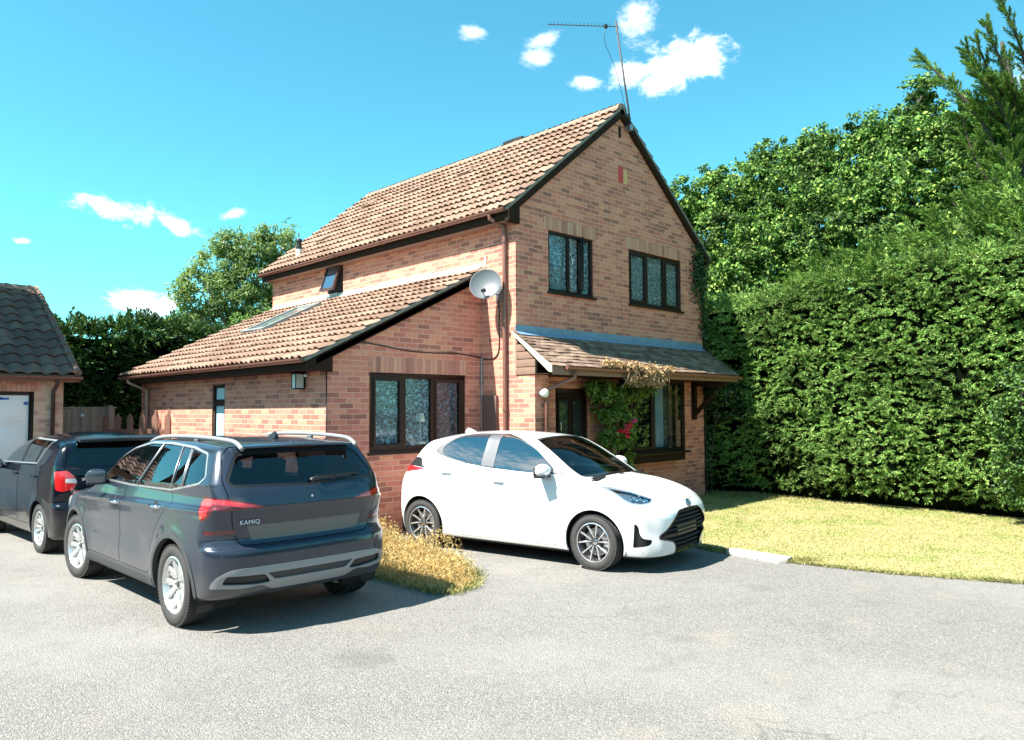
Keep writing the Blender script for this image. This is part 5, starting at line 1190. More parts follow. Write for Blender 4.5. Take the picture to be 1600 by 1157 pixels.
class Skin:
    """triangle soup with shared vertices"""
    def __init__(s, V, T): s.V = V; s.T = T
    def cut(s, phi):
        """split by scalar function of position -> (inside phi<0, outside)"""
        if len(s.T) == 0: return Skin(s.V, s.T), Skin(s.V, s.T)
        f = phi(s.V); f = np.where(np.abs(f) < 1e-5, 1e-5, f); T = s.T; sg = f[T] < 0; k = sg.sum(1)
        ins = [T[k == 3]]; outs = [T[k == 0]]; V = [s.V]; nv = len(s.V)
        mt = T[(k == 1) | (k == 2)]; sk = sg[(k == 1) | (k == 2)]; kk = k[(k == 1) | (k == 2)]
        if len(mt):
            lone = np.where(kk == 1, np.argmax(sk, 1), np.argmin(sk, 1)); r = np.arange(len(mt))
            a = mt[r, lone]; b = mt[r, (lone + 1) % 3]; c = mt[r, (lone + 2) % 3]
            def mid(i, j):
                lo = np.minimum(i, j); hi = np.maximum(i, j); key = lo.astype(np.int64) * nv + hi; return key
            kab = mid(a, b); kac = mid(a, c); keys, inv = np.unique(np.concatenate([kab, kac]), return_inverse=True); lo = keys // nv; hi = keys % nv
            t = f[lo] / (f[lo] - f[hi]); t = np.clip(t, .02, .98); V.append(s.V[lo] * (1 - t)[:, None] + s.V[hi] * t[:, None])
            iab = nv + inv[:len(a)]; iac = nv + inv[len(a):]
            t1 = np.stack([a, iab, iac], 1); t2 = np.stack([iab, b, c], 1); t3 = np.stack([iab, c, iac], 1); li = kk == 1
            ins += [t1[li], t2[~li], t3[~li]]; outs += [t1[~li], t2[li], t3[li]]
        V = np.concatenate(V); return Skin(V, np.concatenate(ins)), Skin(V, np.concatenate(outs))
    def compact(s):
        u, inv = np.unique(s.T.ravel(), return_inverse=True); return Skin(s.V[u], inv.reshape(-1, 3))
    def __add__(s, o): return Skin(np.concatenate([s.V, o.V]), np.concatenate([s.T, o.T + len(s.V)]))
class CarBody:
    def __init__(s, L0, L1, hw, z0, z1, F, sx0, sx1, sz, step=.014):
        s.F = F; s.args = (L0, L1, hw, z0, z1); V = []; T = []; base = 0
        def grid(o, a, b, na, nb):
            i, j = np.meshgrid(np.linspace(0, 1, na), np.linspace(0, 1, nb), indexing='ij'); P = np.array(o) + i[..., None] * np.array(a) + j[..., None] * np.array(b); return P.reshape(-1, 3), na, nb
        Lx = L1 - L0; nx = int(Lx / step); ny = int(2 * hw / step); nz = int((z1 - z0) / step)
        for o, a, b, na, nb in (((L0, hw, z0), (Lx, 0, 0), (0, 0, z1 - z0), nx, nz), ((L0, -hw, z0), (0, 0, z1 - z0), (Lx, 0, 0), nz, nx), ((L0, -hw, z1), (0, 2 * hw, 0), (Lx, 0, 0), ny, nx),
                                ((L0, -hw, z0), (0, 2 * hw, 0), (0, 0, z1 - z0), ny, nz), ((L1, -hw, z0), (0, 0, z1 - z0), (0, 2 * hw, 0), nz, ny), ((L0, -hw, z0), (Lx, 0, 0), (0, 2 * hw, 0), nx // 3, ny // 3)):
            P, m, n = grid(o, a, b, na, nb); i, j = np.meshgrid(np.arange(m - 1), np.arange(n - 1), indexing='ij'); q = (i * n + j).ravel() + base
            T += [np.stack([q, q + 1, q + n + 1], 1), np.stack([q, q + n + 1, q + n], 1)]; V.append(P); base += len(P)
        P = np.concatenate(V); T = np.concatenate(T)
        key = np.round(P * 1e5).astype(np.int64); _, first, inv = np.unique(key, axis=0, return_index=True, return_inverse=True); P = P[first]; T = inv.ravel()[T]
        C_ = np.stack([np.clip(P[:, 0] * (sx1 - sx0) / Lx + (sx0 - L0 * (sx1 - sx0) / Lx), sx0, sx1), P[:, 1] * .25, np.clip(sz + (P[:, 2] - sz) * .12, 0, 2)], 1)
        lo = np.zeros(len(P)); hi = np.full(len(P), 1.35); D_ = P - C_
        ts = np.linspace(0, 1.35, 60); prev = np.zeros(len(P)); found = np.zeros(len(P), bool)
        for t0, t1 in zip(ts[:-1], ts[1:]):
            v = F(C_ + D_ * t1); hit = (v > 0) & ~found; lo[hit] = t0; hi[hit] = t1; found |= hit
        for _ in range(18):
            m_ = (lo + hi) / 2; v = F(C_ + D_ * m_[:, None]); lo = np.where(v > 0, lo, m_); hi = np.where(v > 0, m_, hi)
        V = C_ + D_ * ((lo + hi) / 2)[:, None]
        n = np.cross(V[T[:, 1]] - V[T[:, 0]], V[T[:, 2]] - V[T[:, 0]]); g = s.normal(V[T[:, 0]]); fl = (n * g).sum(1) < 0; T[fl] = T[fl][:, ::-1]
        s.skin = Skin(V, T)
    def normal(s, V, e=.002):
        g = np.stack([s.F(V + np.array(d)) - s.F(V - np.array(d)) for d in ((e, 0, 0), (0, e, 0), (0, 0, e))], 1); return unit(g)
    def part(s, name, sk, mat, par, off=0.0, rim=.014, smooth=True, inner=False):
        """skin piece -> object. off moves along normals; rim turns the cut edges inwards"""
        sk = sk.compact()
        if len(sk.T) == 0: return None
        N = s.normal(sk.V); V = sk.V + N * off; T = sk.T
        if rim:
            e = np.concatenate([T[:, [0, 1]], T[:, [1, 2]], T[:, [2, 0]]]); key = np.sort(e, 1); kk = key[:, 0].astype(np.int64) * len(V) + key[:, 1]
            u, ix, cnt = np.unique(kk, return_index=True, return_counts=True); be = e[ix[cnt == 1]]; bv, inv = np.unique(be.ravel(), return_inverse=True); inv = inv.reshape(-1, 2)
            n0 = len(V); V2 = np.concatenate([V, V[bv], V[bv] - N[bv] * rim]); a = n0 + inv[:, 0]; b = n0 + inv[:, 1]; k = len(bv)
            T2 = np.concatenate([T, np.stack([b, a, a + k], 1), np.stack([b, a + k, b + k], 1)]); nn = np.concatenate([N, np.zeros((2 * k, 3))]); V, T = V2, T2
        me = np_mesh(name, V, T); o = obj(name, me, mat, par, smooth=True)
        me.validate()
        if not rim: me.normals_split_custom_set_from_vertices([tuple(x) for x in N])
        else:
            me.set_sharp_from_angle(angle=R(55))
        return o

def paint(name, col, metal=0.0, rough=.35, coat=1.0, flake=0.0, spec=.5):
    m = bpy.data.materials.new(name); m.use_nodes = True; n = NT(m.node_tree); co = n.n('ShaderNodeTexCoord').outputs['Object']
    p = n.n('ShaderNodeBsdfPrincipled', i_Roughness=rough, i_Metallic=metal); p.inputs['Coat Weight'].default_value = coat; p.inputs['Coat Roughness'].default_value = .04; p.inputs['Specular IOR Level'].default_value = spec
    d = n.noise(co, 1.5, 5, .65); low = n.n('ShaderNodeSeparateXYZ', i_0=co).outputs[2]
    dirt = n.math('MULTIPLY', n.smooth(n.math('ADD', low, n.math('MULTIPLY', d, -.5)), .35, -.15), .45)
    n.set(p.inputs['Base Color'], n.mix(dirt, tuple(col) + (1,), (.20, .18, .15)))
    n.set(p.inputs['Roughness'], n.math('ADD', rough, n.math('MULTIPLY', dirt, .4), clamp=True))
    if flake:
        b = n.n('ShaderNodeBump', i_Strength=flake, i_Distance=.0006, i_Height=n.noise(co, 900, 2)); n.set(p.inputs['Normal'], b.outputs[0])
    n.n('ShaderNodeOutputMaterial', i_Surface=p.outputs[0]); return m
M_PG = paint('graphite_paint', (.028, .037, .056), .35, .25, coat=.7, spec=.4); M_PW = paint('white_paint', (.80, .81, .81), 0, .3); M_PB = paint('dark_blue_black_paint', (.003, .004, .009), 0, .2, coat=.55, spec=.15)
M_TRIM = pmat('grey_black_trim', (.045, .047, .050), .55, spec=.4, bump=.1, bscale=300); M_TYRE = pmat('tyre_rubber', (.035, .034, .033), .85, var=.25, vscale=9, bump=.15, bscale=60)
M_CGLASS = glass_mat('car_glass', (.20, .24, .26), 1.8, ior=1.55); M_CGLASS2 = glass_mat('privacy_glass', (.045, .05, .055), 1.9, ior=1.55); M_WSCREEN = glass_mat('windscreen_glass', (.45, .52, .50), 1.3)
M_LETTER = pmat('bright_letters', (.75, .75, .76), .4, metal=.1); M_CHROME = pmat('chrome', (.75, .76, .78), .12, metal=1); M_SATIN = pmat('satin_silver', (.42, .43, .45), .35, metal=.7); M_RIM = pmat('silver_alloy', (.62, .61, .60), .32, metal=.75, var=.1, vscale=14)
M_RIMD = pmat('dark_alloy', (.05, .05, .055), .35, metal=.5); M_LINER = pmat('arch_liner', (.012, .012, .012), .9); M_SEAT = pmat('dark_seat_cloth', (.03, .032, .036), .85); M_UNDER = pmat('underbody', (.015, .015, .015), .9)
M_RED = pmat('red_lamp_lens', (.62, .015, .018), .12, spec=.7, coat=1); M_REDB = pmat('bright_red_lamp_bar', (.85, .06, .05), .15, coat=1, emit=None); M_DRED = pmat('dark_red_lens', (.10, .004, .006), .12, coat=1); M_LENSW = pmat('clear_lamp_lens', (.65, .62, .60), .12, spec=.8, coat=1)

def ycyl(cx, cz, y):    # matrix taking local Z axis to car Y, at wheel centre
    return Matrix.Translation((cx, y, cz)) @ Matrix.Rotation(R(-90), 4, 'X')
def wheel(par, cx, yo, rad, wid, rimr, style, steer=0.0, mats=None):
    """yo: y of the outer face (sign gives the side)"""
    s = 1 if yo > 0 else -1; T = Matrix.Translation((cx, yo - s * wid / 2, rad)) @ Matrix.Rotation(steer, 4, 'Z') @ Matrix.Rotation(R(-90 * s), 4, 'X'); h = wid / 2
    prof = [(rimr - .005, -h * .82), (rimr + .02, -h * .96), (rad - .055, -h * 1.0), (rad - .022, -h * .93), (rad - .004, -h * .78)]
    for k in range(5):
        c = -h * .62 + k * h * .31; prof += [(rad, c - h * .10), (rad, c + h * .08), (rad - .008, c + h * .10), (rad - .008, c + h * .16)] if k < 4 else [(rad, c - h * .10), (rad, c + h * .12)]
    prof += [(rad - .004, h * .78), (rad - .022, h * .93), (rad - .055, h * 1.0), (rimr + .02, h * .96), (rimr - .005, h * .82)]
    wh = MB(); wh.lathe(prof, 64, T)
    # sipes across the shoulders
    for k in range(72):
        a = 2 * PI * k / 72; m_ = T @ Matrix.Rotation(a, 4, 'Z')
        for sd in (-1, 1): wh.box(rad - .012, rad + .0022, -.0085, .0085, min(sd * h * .55, sd * h * .90), max(sd * h * .55, sd * h * .90), mt=m_)
    we = wh.build('wheel', M_TYRE, par, smooth=True, angle=40)
    rm = MB(); rm.lathe([(rimr - .03, -h * .8), (rimr - .004, -h * .8), (rimr, h * .70), (rimr + .004, h * .86), (rimr - .010, h * .90), (rimr - .018, h * .80), (rimr - .030, h * .4), (rimr - .04, -h * .5)], 64, T)
    main, accent = mats or (M_RIM, M_RIM)
    rm.lathe([(0, h * .50), (.045, h * .50), (.075, h * .46), (.085, h * .2), (0, h * .2)], 32, T)
    def spoke(a0, r0_, r1_, w0, w1, z0_, z1_, th=.022, skew=0.0):
        m_ = Matrix.Rotation(a0, 4, 'Z'); pts = [(r0_, -w0 / 2), (r1_, -w1 / 2 + skew), (r1_, w1 / 2 + skew), (r0_, w0 / 2)]; zs = [z0_, z1_, z1_, z0_]
        vs = [T @ m_ @ Vector((p[0], p[1], z - th)) for p, z in zip(pts, zs)] + [T @ m_ @ Vector((p[0] , p[1] * .8 + skew * .2 * (p[0] > .1), z)) for p, z in zip(pts, zs)]
        return vs, [(3, 2, 1, 0), (4, 5, 6, 7), (0, 1, 5, 4), (1, 2, 6, 5), (2, 3, 7, 6), (3, 0, 4, 7)]
    ro = rm.build('rim', main, we, smooth=True, angle=35); sp = MB()
    if style == 'suv':      # five wide spokes, each split towards the edge
        for k in range(5):
            a = 2 * PI * k / 5 + .3
            for q in (-.17, .17): sp.add(*spoke(a + q * .4, .05, rimr - .012, .050, .055, h * .50, h * .74, skew=q * .34))
            sp.add(*spoke(a + PI / 5, .06, rimr - .012, .022, .016, h * .30, h * .58, th=.015))
    elif style == 'blade':  # black wheel with diamond-cut twin spokes
        for k in range(5):
            a = 2 * PI * k / 5 + .35
            for q in (-.19, .19): sp.add(*spoke(a + q * .9, .045, rimr - .006, .013, .024, h * .52, h * .84, th=.02, skew=q * .16 + .012))
            sp.add(*spoke(a + .16, .10, rimr - .006, .009, .012, h * .56, h * .82, th=.015, skew=.05))
    else:
        for k in range(7):
            a = 2 * PI * k / 7 + .1
            for q in (-.1, .1): sp.add(*spoke(a + q, .05, rimr - .012, .026, .030, h * .48, h * .74, skew=q * .2))
    sp.build('spokes', accent, ro, bevel=.003)
    if style == 'blade': MB().lathe([(rimr - .016, h * .80), (rimr - .006, h * .93), (rimr + .002, h * .90), (rimr - .004, h * .80)], 64, T).build('rim_edge', accent, ro, smooth=True, angle=50)
    hb = MB().lathe([(0, h * .54), (.024, h * .54), (.030, h * .50), (.030, h * .3)], 24, T)
    for k in range(5): hb.lathe([(0, h * .50), (.008, h * .50), (.009, h * .4)], 8, T @ Matrix.Rotation(2 * PI * k / 5, 4, 'Z') @ Matrix.Translation((.048, 0, .004)))
    hb.build('hub_cap', M_RIMD if style != 'blade' else M_CHROME, ro, smooth=True, angle=40)
    MB().lathe([(.0, -h * .1), (rimr - .06, -h * .1), (rimr - .06, h * .0), (.0, h * .0)], 40, T).build('brake_disc', M_STEEL, we, smooth=True, angle=40)
    return we
def arch_liner(par, cx, cz, r, y0, y1):
    m = MB(); n = 20; pts = [(cx + r * math.cos(a), cz + r * math.sin(a)) for a in [PI * (-.12) + PI * 1.24 * k / n for k in range(n + 1)]]
    for k in range(n): m.quad((pts[k][0], y0, pts[k][1]), (pts[k + 1][0], y0, pts[k + 1][1]), (pts[k + 1][0], y1, pts[k + 1][1]), (pts[k][0], y1, pts[k][1]))
    m.add([(cx, y1, cz)] + [(p[0], y1, p[1]) for p in pts], [(0, i + 1, i + 2) for i in range(n)]); return m.build('arch_liner', M_LINER, par)
def seat(par, x, y, mat=None, w=.25):
    m = MB(); T = Matrix.Translation((x, y, .0)); m.box(-.25, .25, -w, w, .48, .60, mt=T); Tb = T @ Matrix.Translation((-.22, 0, .58)) @ Matrix.Rotation(R(-14), 4, 'Y'); m.box(-.07, .05, -w, w, 0, .56, mt=Tb); so = m.build('seat', mat or M_SEAT, par, bevel=.05, seg=3)
    m = MB(); m.box(-.05, .03, -.12, .12, .585, .78, mt=Tb)
    m.tube([Tb @ Vector((0, -.05, .5)), Tb @ Vector((0, -.05, .62))], .007, 6); m.tube([Tb @ Vector((0, .05, .5)), Tb @ Vector((0, .05, .62))], .007, 6); m.build('headrest', mat or M_SEAT, so, bevel=.03, seg=3)
def mirror(par, x, y, z, s, mat, size=(.13, .19, .15)):
    """door mirror, s=+1 left"""
    T = Matrix.Translation((x, y + s * .13, z)) @ Matrix.Rotation(R(-14 * s), 4, 'Z'); m = MB(); a, b, c = size
    n = 10; vs = []; 
    for i in range(n + 1):
        u = -1 + 2 * i / n; k = (1 - abs(u) ** 3.2) ** .5 if abs(u) < 1 else .03
        for q in range(12):
            t = 2 * PI * q / 12; cx_ = math.cos(t); cz_ = math.sin(t); xx = (a * .55 * cx_ if cx_ > 0 else a * .32 * cx_) * max(k, .25 if i in (0, n) else 0); vs.append(T @ Vector((xx, u * b * .5, cz_ * c * .5 * max(k, .3))))
    fs = [(i * 12 + q, i * 12 + (q + 1) % 12, (i + 1) * 12 + (q + 1) % 12, (i + 1) * 12 + q) for i in range(n) for q in range(12)] + [tuple(range(11, -1, -1)), tuple(n * 12 + q for q in range(12))]
    m.add(vs, fs); mo = m.build('door_mirror', mat, par, smooth=True, angle=60)
    m = MB(); m.box(-a * .335, -a * .30, -b * .42, b * .42, -c * .38, c * .38, mt=T); m.build('mirror_glass', pmat('mirror_glass', (.10, .11, .12), .05, spec=.8), mo, bevel=.004)
    m = MB(); m.beam((x + .01, y - s * .01, z - .05), (x, y + s * .09, z - .055), .06, .05); m.box(-a * .30, a * .45, -b * .46, b * .44, -c * .52, -c * .34, mt=T); m.build('mirror_base', M_BLACK, mo, bevel=.01)
    return mo
def letters(txt, size, par, mat, loc, ux, uy, depth=.002, sp=1.0):
    cu = bpy.data.curves.new('letters', 'FONT'); cu.body = txt; cu.size = size; cu.extrude = depth; cu.align_x = 'LEFT'; cu.space_character = sp
    tmp = bpy.data.objects.new('letters', cu); COL.objects.link(tmp); bpy.context.view_layer.update()
    me = bpy.data.meshes.new_from_object(tmp.evaluated_get(bpy.context.evaluated_depsgraph_get())); bpy.data.objects.remove(tmp)
    ux = Vector(ux).normalized(); uy = Vector(uy); uy = (uy - ux * uy.dot(ux)).normalized(); uz = ux.cross(uy)
    M4 = Matrix(((ux.x, uy.x, uz.x, loc[0]), (ux.y, uy.y, uz.y, loc[1]), (ux.z, uy.z, uz.z, loc[2]), (0, 0, 0, 1))); me.transform(M4); me.materials.clear()
    return obj('lettering', me, mat, par)
def plan(x, L0, L1, r0, r1):      # 1 amid, falling off towards both ends
    return 1 - r0 * np.clip((L0 + .9 - x) / .9, 0, 1.3) ** 2.6 - r1 * np.clip((x - L1 + 1.1) / 1.1, 0, 1.3) ** 2.4
def bump_arch(x, z, cx, cz, r, amt, wdt=.10):
    d = np.hypot(x - cx, z - cz) - r; return amt * np.exp(-(np.clip(d, 0, 9) / wdt) ** 2)
SIDE = lambda V, s: (V[:, 1] * s > .30)
# ------------------------------------------------------------------ grey crossover, seen from behind
M_DSIL = pmat('dull_silver_trim', (.27, .275, .28), .45, metal=.3)
def build_suv():
    car = thing('parked_car', 'graphite grey crossover parked with its rear to the viewer and silver roof rails', 'car', (-4.964, -1.768, 0), 1.5753)
    L0, L1, WB, RT = -.74, 3.49, 2.651, .335
    HT = pch([-.80, -.62, -.50, -.2, .3, .8, 1.25, 1.55, 1.85, 2.15, 2.45, 2.75, 3.15, 3.40, 3.52], [1.30, 1.455, 1.495, 1.522, 1.54, 1.54, 1.52, 1.455, 1.33, 1.16, 1.055, 1.01, .93, .83, .62])
    belt = lambda x: 1.165 - .030 * np.clip(x, -1, 3) - .004 * np.clip(x, 0, 3) ** 2
    crs = lambda x: .985 - .028 * np.clip(x + .3, -1, 3.5)
    REAR = pch([.15, .30, .40, .50, .60, .675, .70, .76, .86, .975, 1.0, 1.06, 1.12, 1.18, 1.30, 1.42, 1.46, 1.50, 1.6], [-.60, -.68, -.725, -.745, -.745, -.735, -.690, -.665, -.675, -.715, -.728, -.715, -.695, -.665, -.585, -.49, -.47, -.46, -.45])
    FRONT = pch([.15, .30, .5, .7, .85, .95, 1.1], [3.36, 3.44, 3.48, 3.47, 3.42, 3.30, 3.0])
    WL = pch([.2, .30, .40, .55, .75, .9, 1.0, 1.08], [.835, .862, .878, .890, .886, .878, .862, .845])
    def F(P):
        x, y, z = P[:, 0], np.abs(P[:, 1]), P[:, 2]
        pl = plan(x, L0, L1, .085, .17); cz = crs(x)
        w = WL(z) - .026 * sst(z, cz - .002, cz + .035) + .012 * np.exp(-((z - cz + .008) / .016) ** 2)
        b = belt(x); w = np.where(z > b, (WL(b) - .018) - (z - b) * .40 - (z - b) ** 2 * .22, w)
        w = w - .014 * np.exp(-((z - .62) / .09) ** 2) * sst(x, .5, .8) * sst(x, 2.3, 2.0)
        w = w * pl + bump_arch(x, z, 0, RT, .41, .014, .09) + bump_arch(x, z, WB, RT, .41, .014, .09)
        side = y - w
        ht = HT(x + .10 * y * y * sst(x, 1.2, 2.0)) - .026 * (y / .6) ** 2 * sst(x, 2.8, 1.4) - .075 * (y / .8) ** 2.5 * sst(x, 1.6, 2.6)
        top = z - ht
        rx = REAR(z) + .055 * (y / .8) ** 2 + .13 * np.clip((y - .55) / .35, 0, 2) ** 2
        rx = rx + .012 * (np.abs(y) > 9)
        rear = rx - x
        front = x - (FRONT(z) - .10 * (y / .8) ** 2 - .22 * np.clip((y - .5) / .4, 0, 2) ** 2)
        bot = (.235 + .05 * sst(x, 0, -.7)) - z
        f = smax(side, top, .055); f = smax(f, rear, .075); f = smax(f, front, .10); f = smax(f, bot, .05); return f
    cb = CarBody(L0 - .05, L1 + .05, .95, .2, 1.6, F, .55, 2.3, .72, step=.0135)
    sk = cb.skin; side = lambda poly, s=0: (lambda V: np.maximum(sdpoly(V[:, 0], V[:, 2], poly), .30 - np.abs(V[:, 1])))
    # windows on the sides
    W_F = rpoly([(2.22, 1.115), (1.86, 1.255), (1.50, 1.405), (1.10, 1.468), (.82, 1.477), (.98, 1.105)], .03)
    W_R = rpoly([(.755, 1.478), (.30, 1.470), (.10, 1.455), (-.02, 1.150), (.16, 1.120), (.93, 1.107)], [.02, .1, .02, .02, .03, .02])
    W_Q = rpoly([(.035, 1.448), (-.24, 1.415), (-.375, 1.245), (-.31, 1.205), (-.08, 1.152)], .02)
    # single dark greenhouse band with silver surround, panes inside
    BAND = rpoly([(2.33, 1.095), (1.88, 1.272), (1.50, 1.425), (1.10, 1.490), (.60, 1.497), (.05, 1.478), (-.27, 1.435), (-.415, 1.245), (-.335, 1.180), (.2, 1.098), (1.2, 1.078)], .03)
    g, sk = sk.cut(side(BAND))
    trim_i, trim = g.cut(side([(x_, z_) for x_, z_ in BAND]) if False else (lambda V: np.maximum(sdpoly(V[:, 0], V[:, 2], BAND) + .017, .30 - np.abs(V[:, 1]))))
    cb.part('window_trim', trim, M_SATIN, car, off=.003, rim=.008)
    g = trim_i; parts = []
    for poly, mt in ((W_F, M_CGLASS), (W_R, M_CGLASS2), (W_Q, M_CGLASS2)):
        a, g = g.cut(side(poly))
        for s_ in (1, -1):
            q, _ = a.cut(lambda V: -V[:, 1] * s_); cb.part('side_window', q, mt, car, off=-.006, rim=0)
    # thin chrome divider at the window pillars stays with the dark pillar band
    cb.part('pillar', g, M_BLACK, car, off=0, rim=.006)
    pil = MB()
    for s_ in (1, -1):
        for (xa, za, xb, zb) in ((.985, 1.10, .775, 1.48), (-.035, 1.152, .09, 1.455), (-.062, 1.155, .06, 1.452), (.165, 1.122, .30, 1.47)):
            ya = (WL(belt(xa)) - .018 - (za - belt(xa)) * .40) ; yb = (WL(belt(xb)) - .018 - (zb - belt(xb)) * .40 - (zb - belt(xb)) ** 2 * .22)
            pil.tube([(xa, s_ * (ya * plan(np.array(xa), L0, L1, .085, .17) + .001), za), ((xa + xb) / 2, s_ * ((ya + yb) / 2 * plan(np.array((xa + xb) / 2), L0, L1, .085, .17) + .006), (za + zb) / 2), (xb, s_ * (yb * plan(np.array(xb), L0, L1, .085, .17) + .001), zb)], .0055, 6)
    pil.build('window_divider', M_SATIN, car, smooth=True)
    # windscreen and rear screen
    ws = lambda V: np.maximum(np.maximum(sdpoly(V[:, 0], np.abs(V[:, 1]), rpoly([(1.40, -1), (1.40, .52), (2.36, .70), (2.42, -1)], .06)), 1.06 - V[:, 2]), -F(V + np.array([0, 0, .02])) * 0 - 9)
    a, sk = sk.cut(ws); cb.part('windscreen', a, M_WSCREEN, car, off=-.004, rim=0)
    RS = rpoly([(-1, 1.452), (.545, 1.440), (.60, 1.39), (.700, 1.215), (.66, 1.170), (0, 1.148), (-1, 1.148)], [.01, .04, .05, .05, .05, .2, .01])
    tail = lambda poly, m=-.25: (lambda V: np.maximum(sdpoly(np.abs(V[:, 1]), V[:, 2], poly), V[:, 0] - m))
    a, sk = sk.cut(tail(RS)); cb.part('rear_screen', a, M_CGLASS, car, off=-.005, rim=0)
    a, b = a.cut(lambda V: sdpoly(np.abs(V[:, 1]), V[:, 2], RS) + .022); cb.part('rear_screen_border', b, M_BLACK, car, off=-.003, rim=0)
    # tail lamps wrap from the tailgate round to the side: u = |y| + x
    wrap = lambda poly: (lambda V: np.maximum(np.maximum(sdpoly(np.abs(V[:, 1]) + V[:, 0], V[:, 2], poly), V[:, 0] - .1), .35 - np.abs(V[:, 1])))
    LAMP = rpoly([(-.33, .998), (-.18, 1.042), (.05, 1.085), (.37, 1.095), (.435, 1.050), (.41, .915), (.35, .905), (.255, .945), (.205, 1.0), (.08, .988)], .02)
    a, sk = sk.cut(wrap(LAMP))
    BARP = rpoly([(-.29, 1.003), (-.15, 1.035), (.06, 1.070), (.34, 1.080), (.41, 1.045), (.392, .930), (.350, .925), (.285, .958), (.272, 1.02), (.215, 1.045), (.08, 1.035), (-.10, 1.010)], .01)
    br, rest = a.cut(wrap(BARP)); dk, rest = rest.cut(wrap([(-.2, .985), (.24, 1.035), (.26, .93), (.20, .93)]))
    for s_ in (1, -1):
        h = lambda V: -V[:, 1] * s_
        lo = cb.part('tail_lamp', rest.cut(h)[0] + dk.cut(h)[0], M_DRED, car, off=-.001, rim=.02)
        cb.part('light_bar', br.cut(h)[0], M_RED, lo, off=.002, rim=.004)
        m = MB(); 
    # reflectors in the bumper
    a, sk = sk.cut(wrap(rpoly([(.00, .792), (.335, .800), (.345, .834), (.00, .828)], .006)))
    for s_ in (1, -1): cb.part('reflector', a.cut(lambda V: -V[:, 1] * s_)[0], M_DRED, car, off=-.004, rim=.01)
    # bumper lower trim: silver band and black insert
    vfull = lambda poly: (lambda V: np.maximum(sdpoly(np.abs(V[:, 1]), V[:, 2], poly), V[:, 0] + .40))
    SIL = rpoly([(-1, .535), (.52, .535), (.70, .525), (.80, .46), (.815, .385), (.74, .385), (.60, .372), (.44, .385), (.34, .335), (-1, .335)], [.01, .1, .06, .05, .02, .02, .03, .03, .03, .01])
    a, sk = sk.cut(vfull(SIL)); VENT = rpoly([(.365, .395), (.42, .468), (.72, .480), (.745, .415), (.48, .392)], .02); MID = [(-1, .475), (.40, .475), (.33, .415), (-1, .415)]
    v, a = a.cut(vfull(VENT)); md, a = a.cut(vfull(MID))
    cb.part('bumper_insert', a, M_DSIL, car, off=.007, rim=.02); [cb.part('bumper_vent', v.cut(lambda V: -V[:, 1] * s_)[0], M_BLACK, car, off=-.02, rim=.0) for s_ in (1, -1)]; cb.part('bumper_recess', md, M_TRIM, car, off=-.008, rim=.0)
    # wheel openings and the plastic around them
    for cx in (0.0, WB):
        c_ = lambda r: (lambda V: np.maximum(np.hypot(V[:, 0] - cx, V[:, 2] - RT) - r, .35 - np.abs(V[:, 1])))
        _, sk = sk.cut(c_(.392)); rg_, sk = sk.cut(c_(.435))
        for s_ in (1, -1): cb.part('arch_trim', rg_.cut(lambda V: -V[:, 1] * s_)[0], M_TRIM, car, off=.006, rim=.045)
        for s_ in (1, -1): arch_liner(car, cx, RT, .43, s_ * .86, s_ * .50)
    # sill trim
    a, sk = sk.cut(lambda V: np.maximum(np.maximum(V[:, 2] - (.335 + .0 * V[:, 0]), np.abs(V[:, 0] - 1.33) - .98), .5 - np.abs(V[:, 1])))
    for s_ in (1, -1): cb.part('sill', a.cut(lambda V: -V[:, 1] * s_)[0], M_TRIM, car, off=.010, rim=.03)
    a, sk = sk.cut(lambda V: np.maximum(V[:, 2] - .275, 0 * V[:, 0] - 1)); cb.part('underbody', a, M_UNDER, car, off=0, rim=0)
    # head lamps, grille (far end)
    a, sk = sk.cut(lambda V: np.maximum(np.maximum(sdpoly(np.abs(V[:, 1]), V[:, 2], rpoly([(.42, .70), (.45, .79), (.86, .86), (.86, .74)], .02)), 2.85 - V[:, 0]), -9)); 
    for s_ in (1, -1): cb.part('head_lamp', a.cut(lambda V: -V[:, 1] * s_)[0], M_LENSW, car, off=0, rim=.01)
    a, sk = sk.cut(lambda V: np.maximum(sdpoly(np.abs(V[:, 1]), V[:, 2], rpoly([(-1, .50), (-1, .80), (.36, .80), (.40, .52)], .03)), 3.0 - V[:, 0])); cb.part('grille', a, M_BLACK, car, off=-.01, rim=.01)
    # doors
    FD = rpoly([(.955, 1.60), (.905, 1.10), (1.30, 1.09), (1.295, .355), (2.22, .352), (2.285, .55), (2.31, 1.08), (2.345, 1.11), (1.9, 1.29), (1.52, 1.445), (1.1, 1.515)], [.02, .02, .01, .05, .10, .1, .05, .02, .02, .02, .02]) if False else None
    gap = .0032
    def door(poly, nm, hx, hz):
        nonlocal sk
        a, sk = sk.cut(side([p for p in poly])); inner, _ = a.cut(lambda V: sdpoly(V[:, 0], V[:, 2], poly) + gap * 2)
        for s_ in (1, -1):
            d_ = cb.part(nm, inner.cut(lambda V: -V[:, 1] * s_)[0], M_PG, car, off=0, rim=.012)
            yy = (WL(np.array(hz)) + .004) * s_
            m = MB(); m.tube([(hx - .095, yy - s_ * .012, hz - .004), (hx - .07, yy + s_ * .026, hz), (hx + .06, yy + s_ * .028, hz + .004), (hx + .085, yy - s_ * .008, hz + .006)], [.013, .015, .015, .012], 8); m.build('door_handle', M_CHROME, d_, smooth=True)
            m = MB(); m.lathe([(0, 0), (.05, .0), (.055, .004), (0, .004)], 20, Matrix.Translation((hx, yy - s_ * .006, hz - .005)) @ Matrix.Rotation(R(-90 * s_), 4, 'X')); m.build('handle_recess_shade', M_LINER, d_)  # flat black disc: shade of the handle cup put into its colour
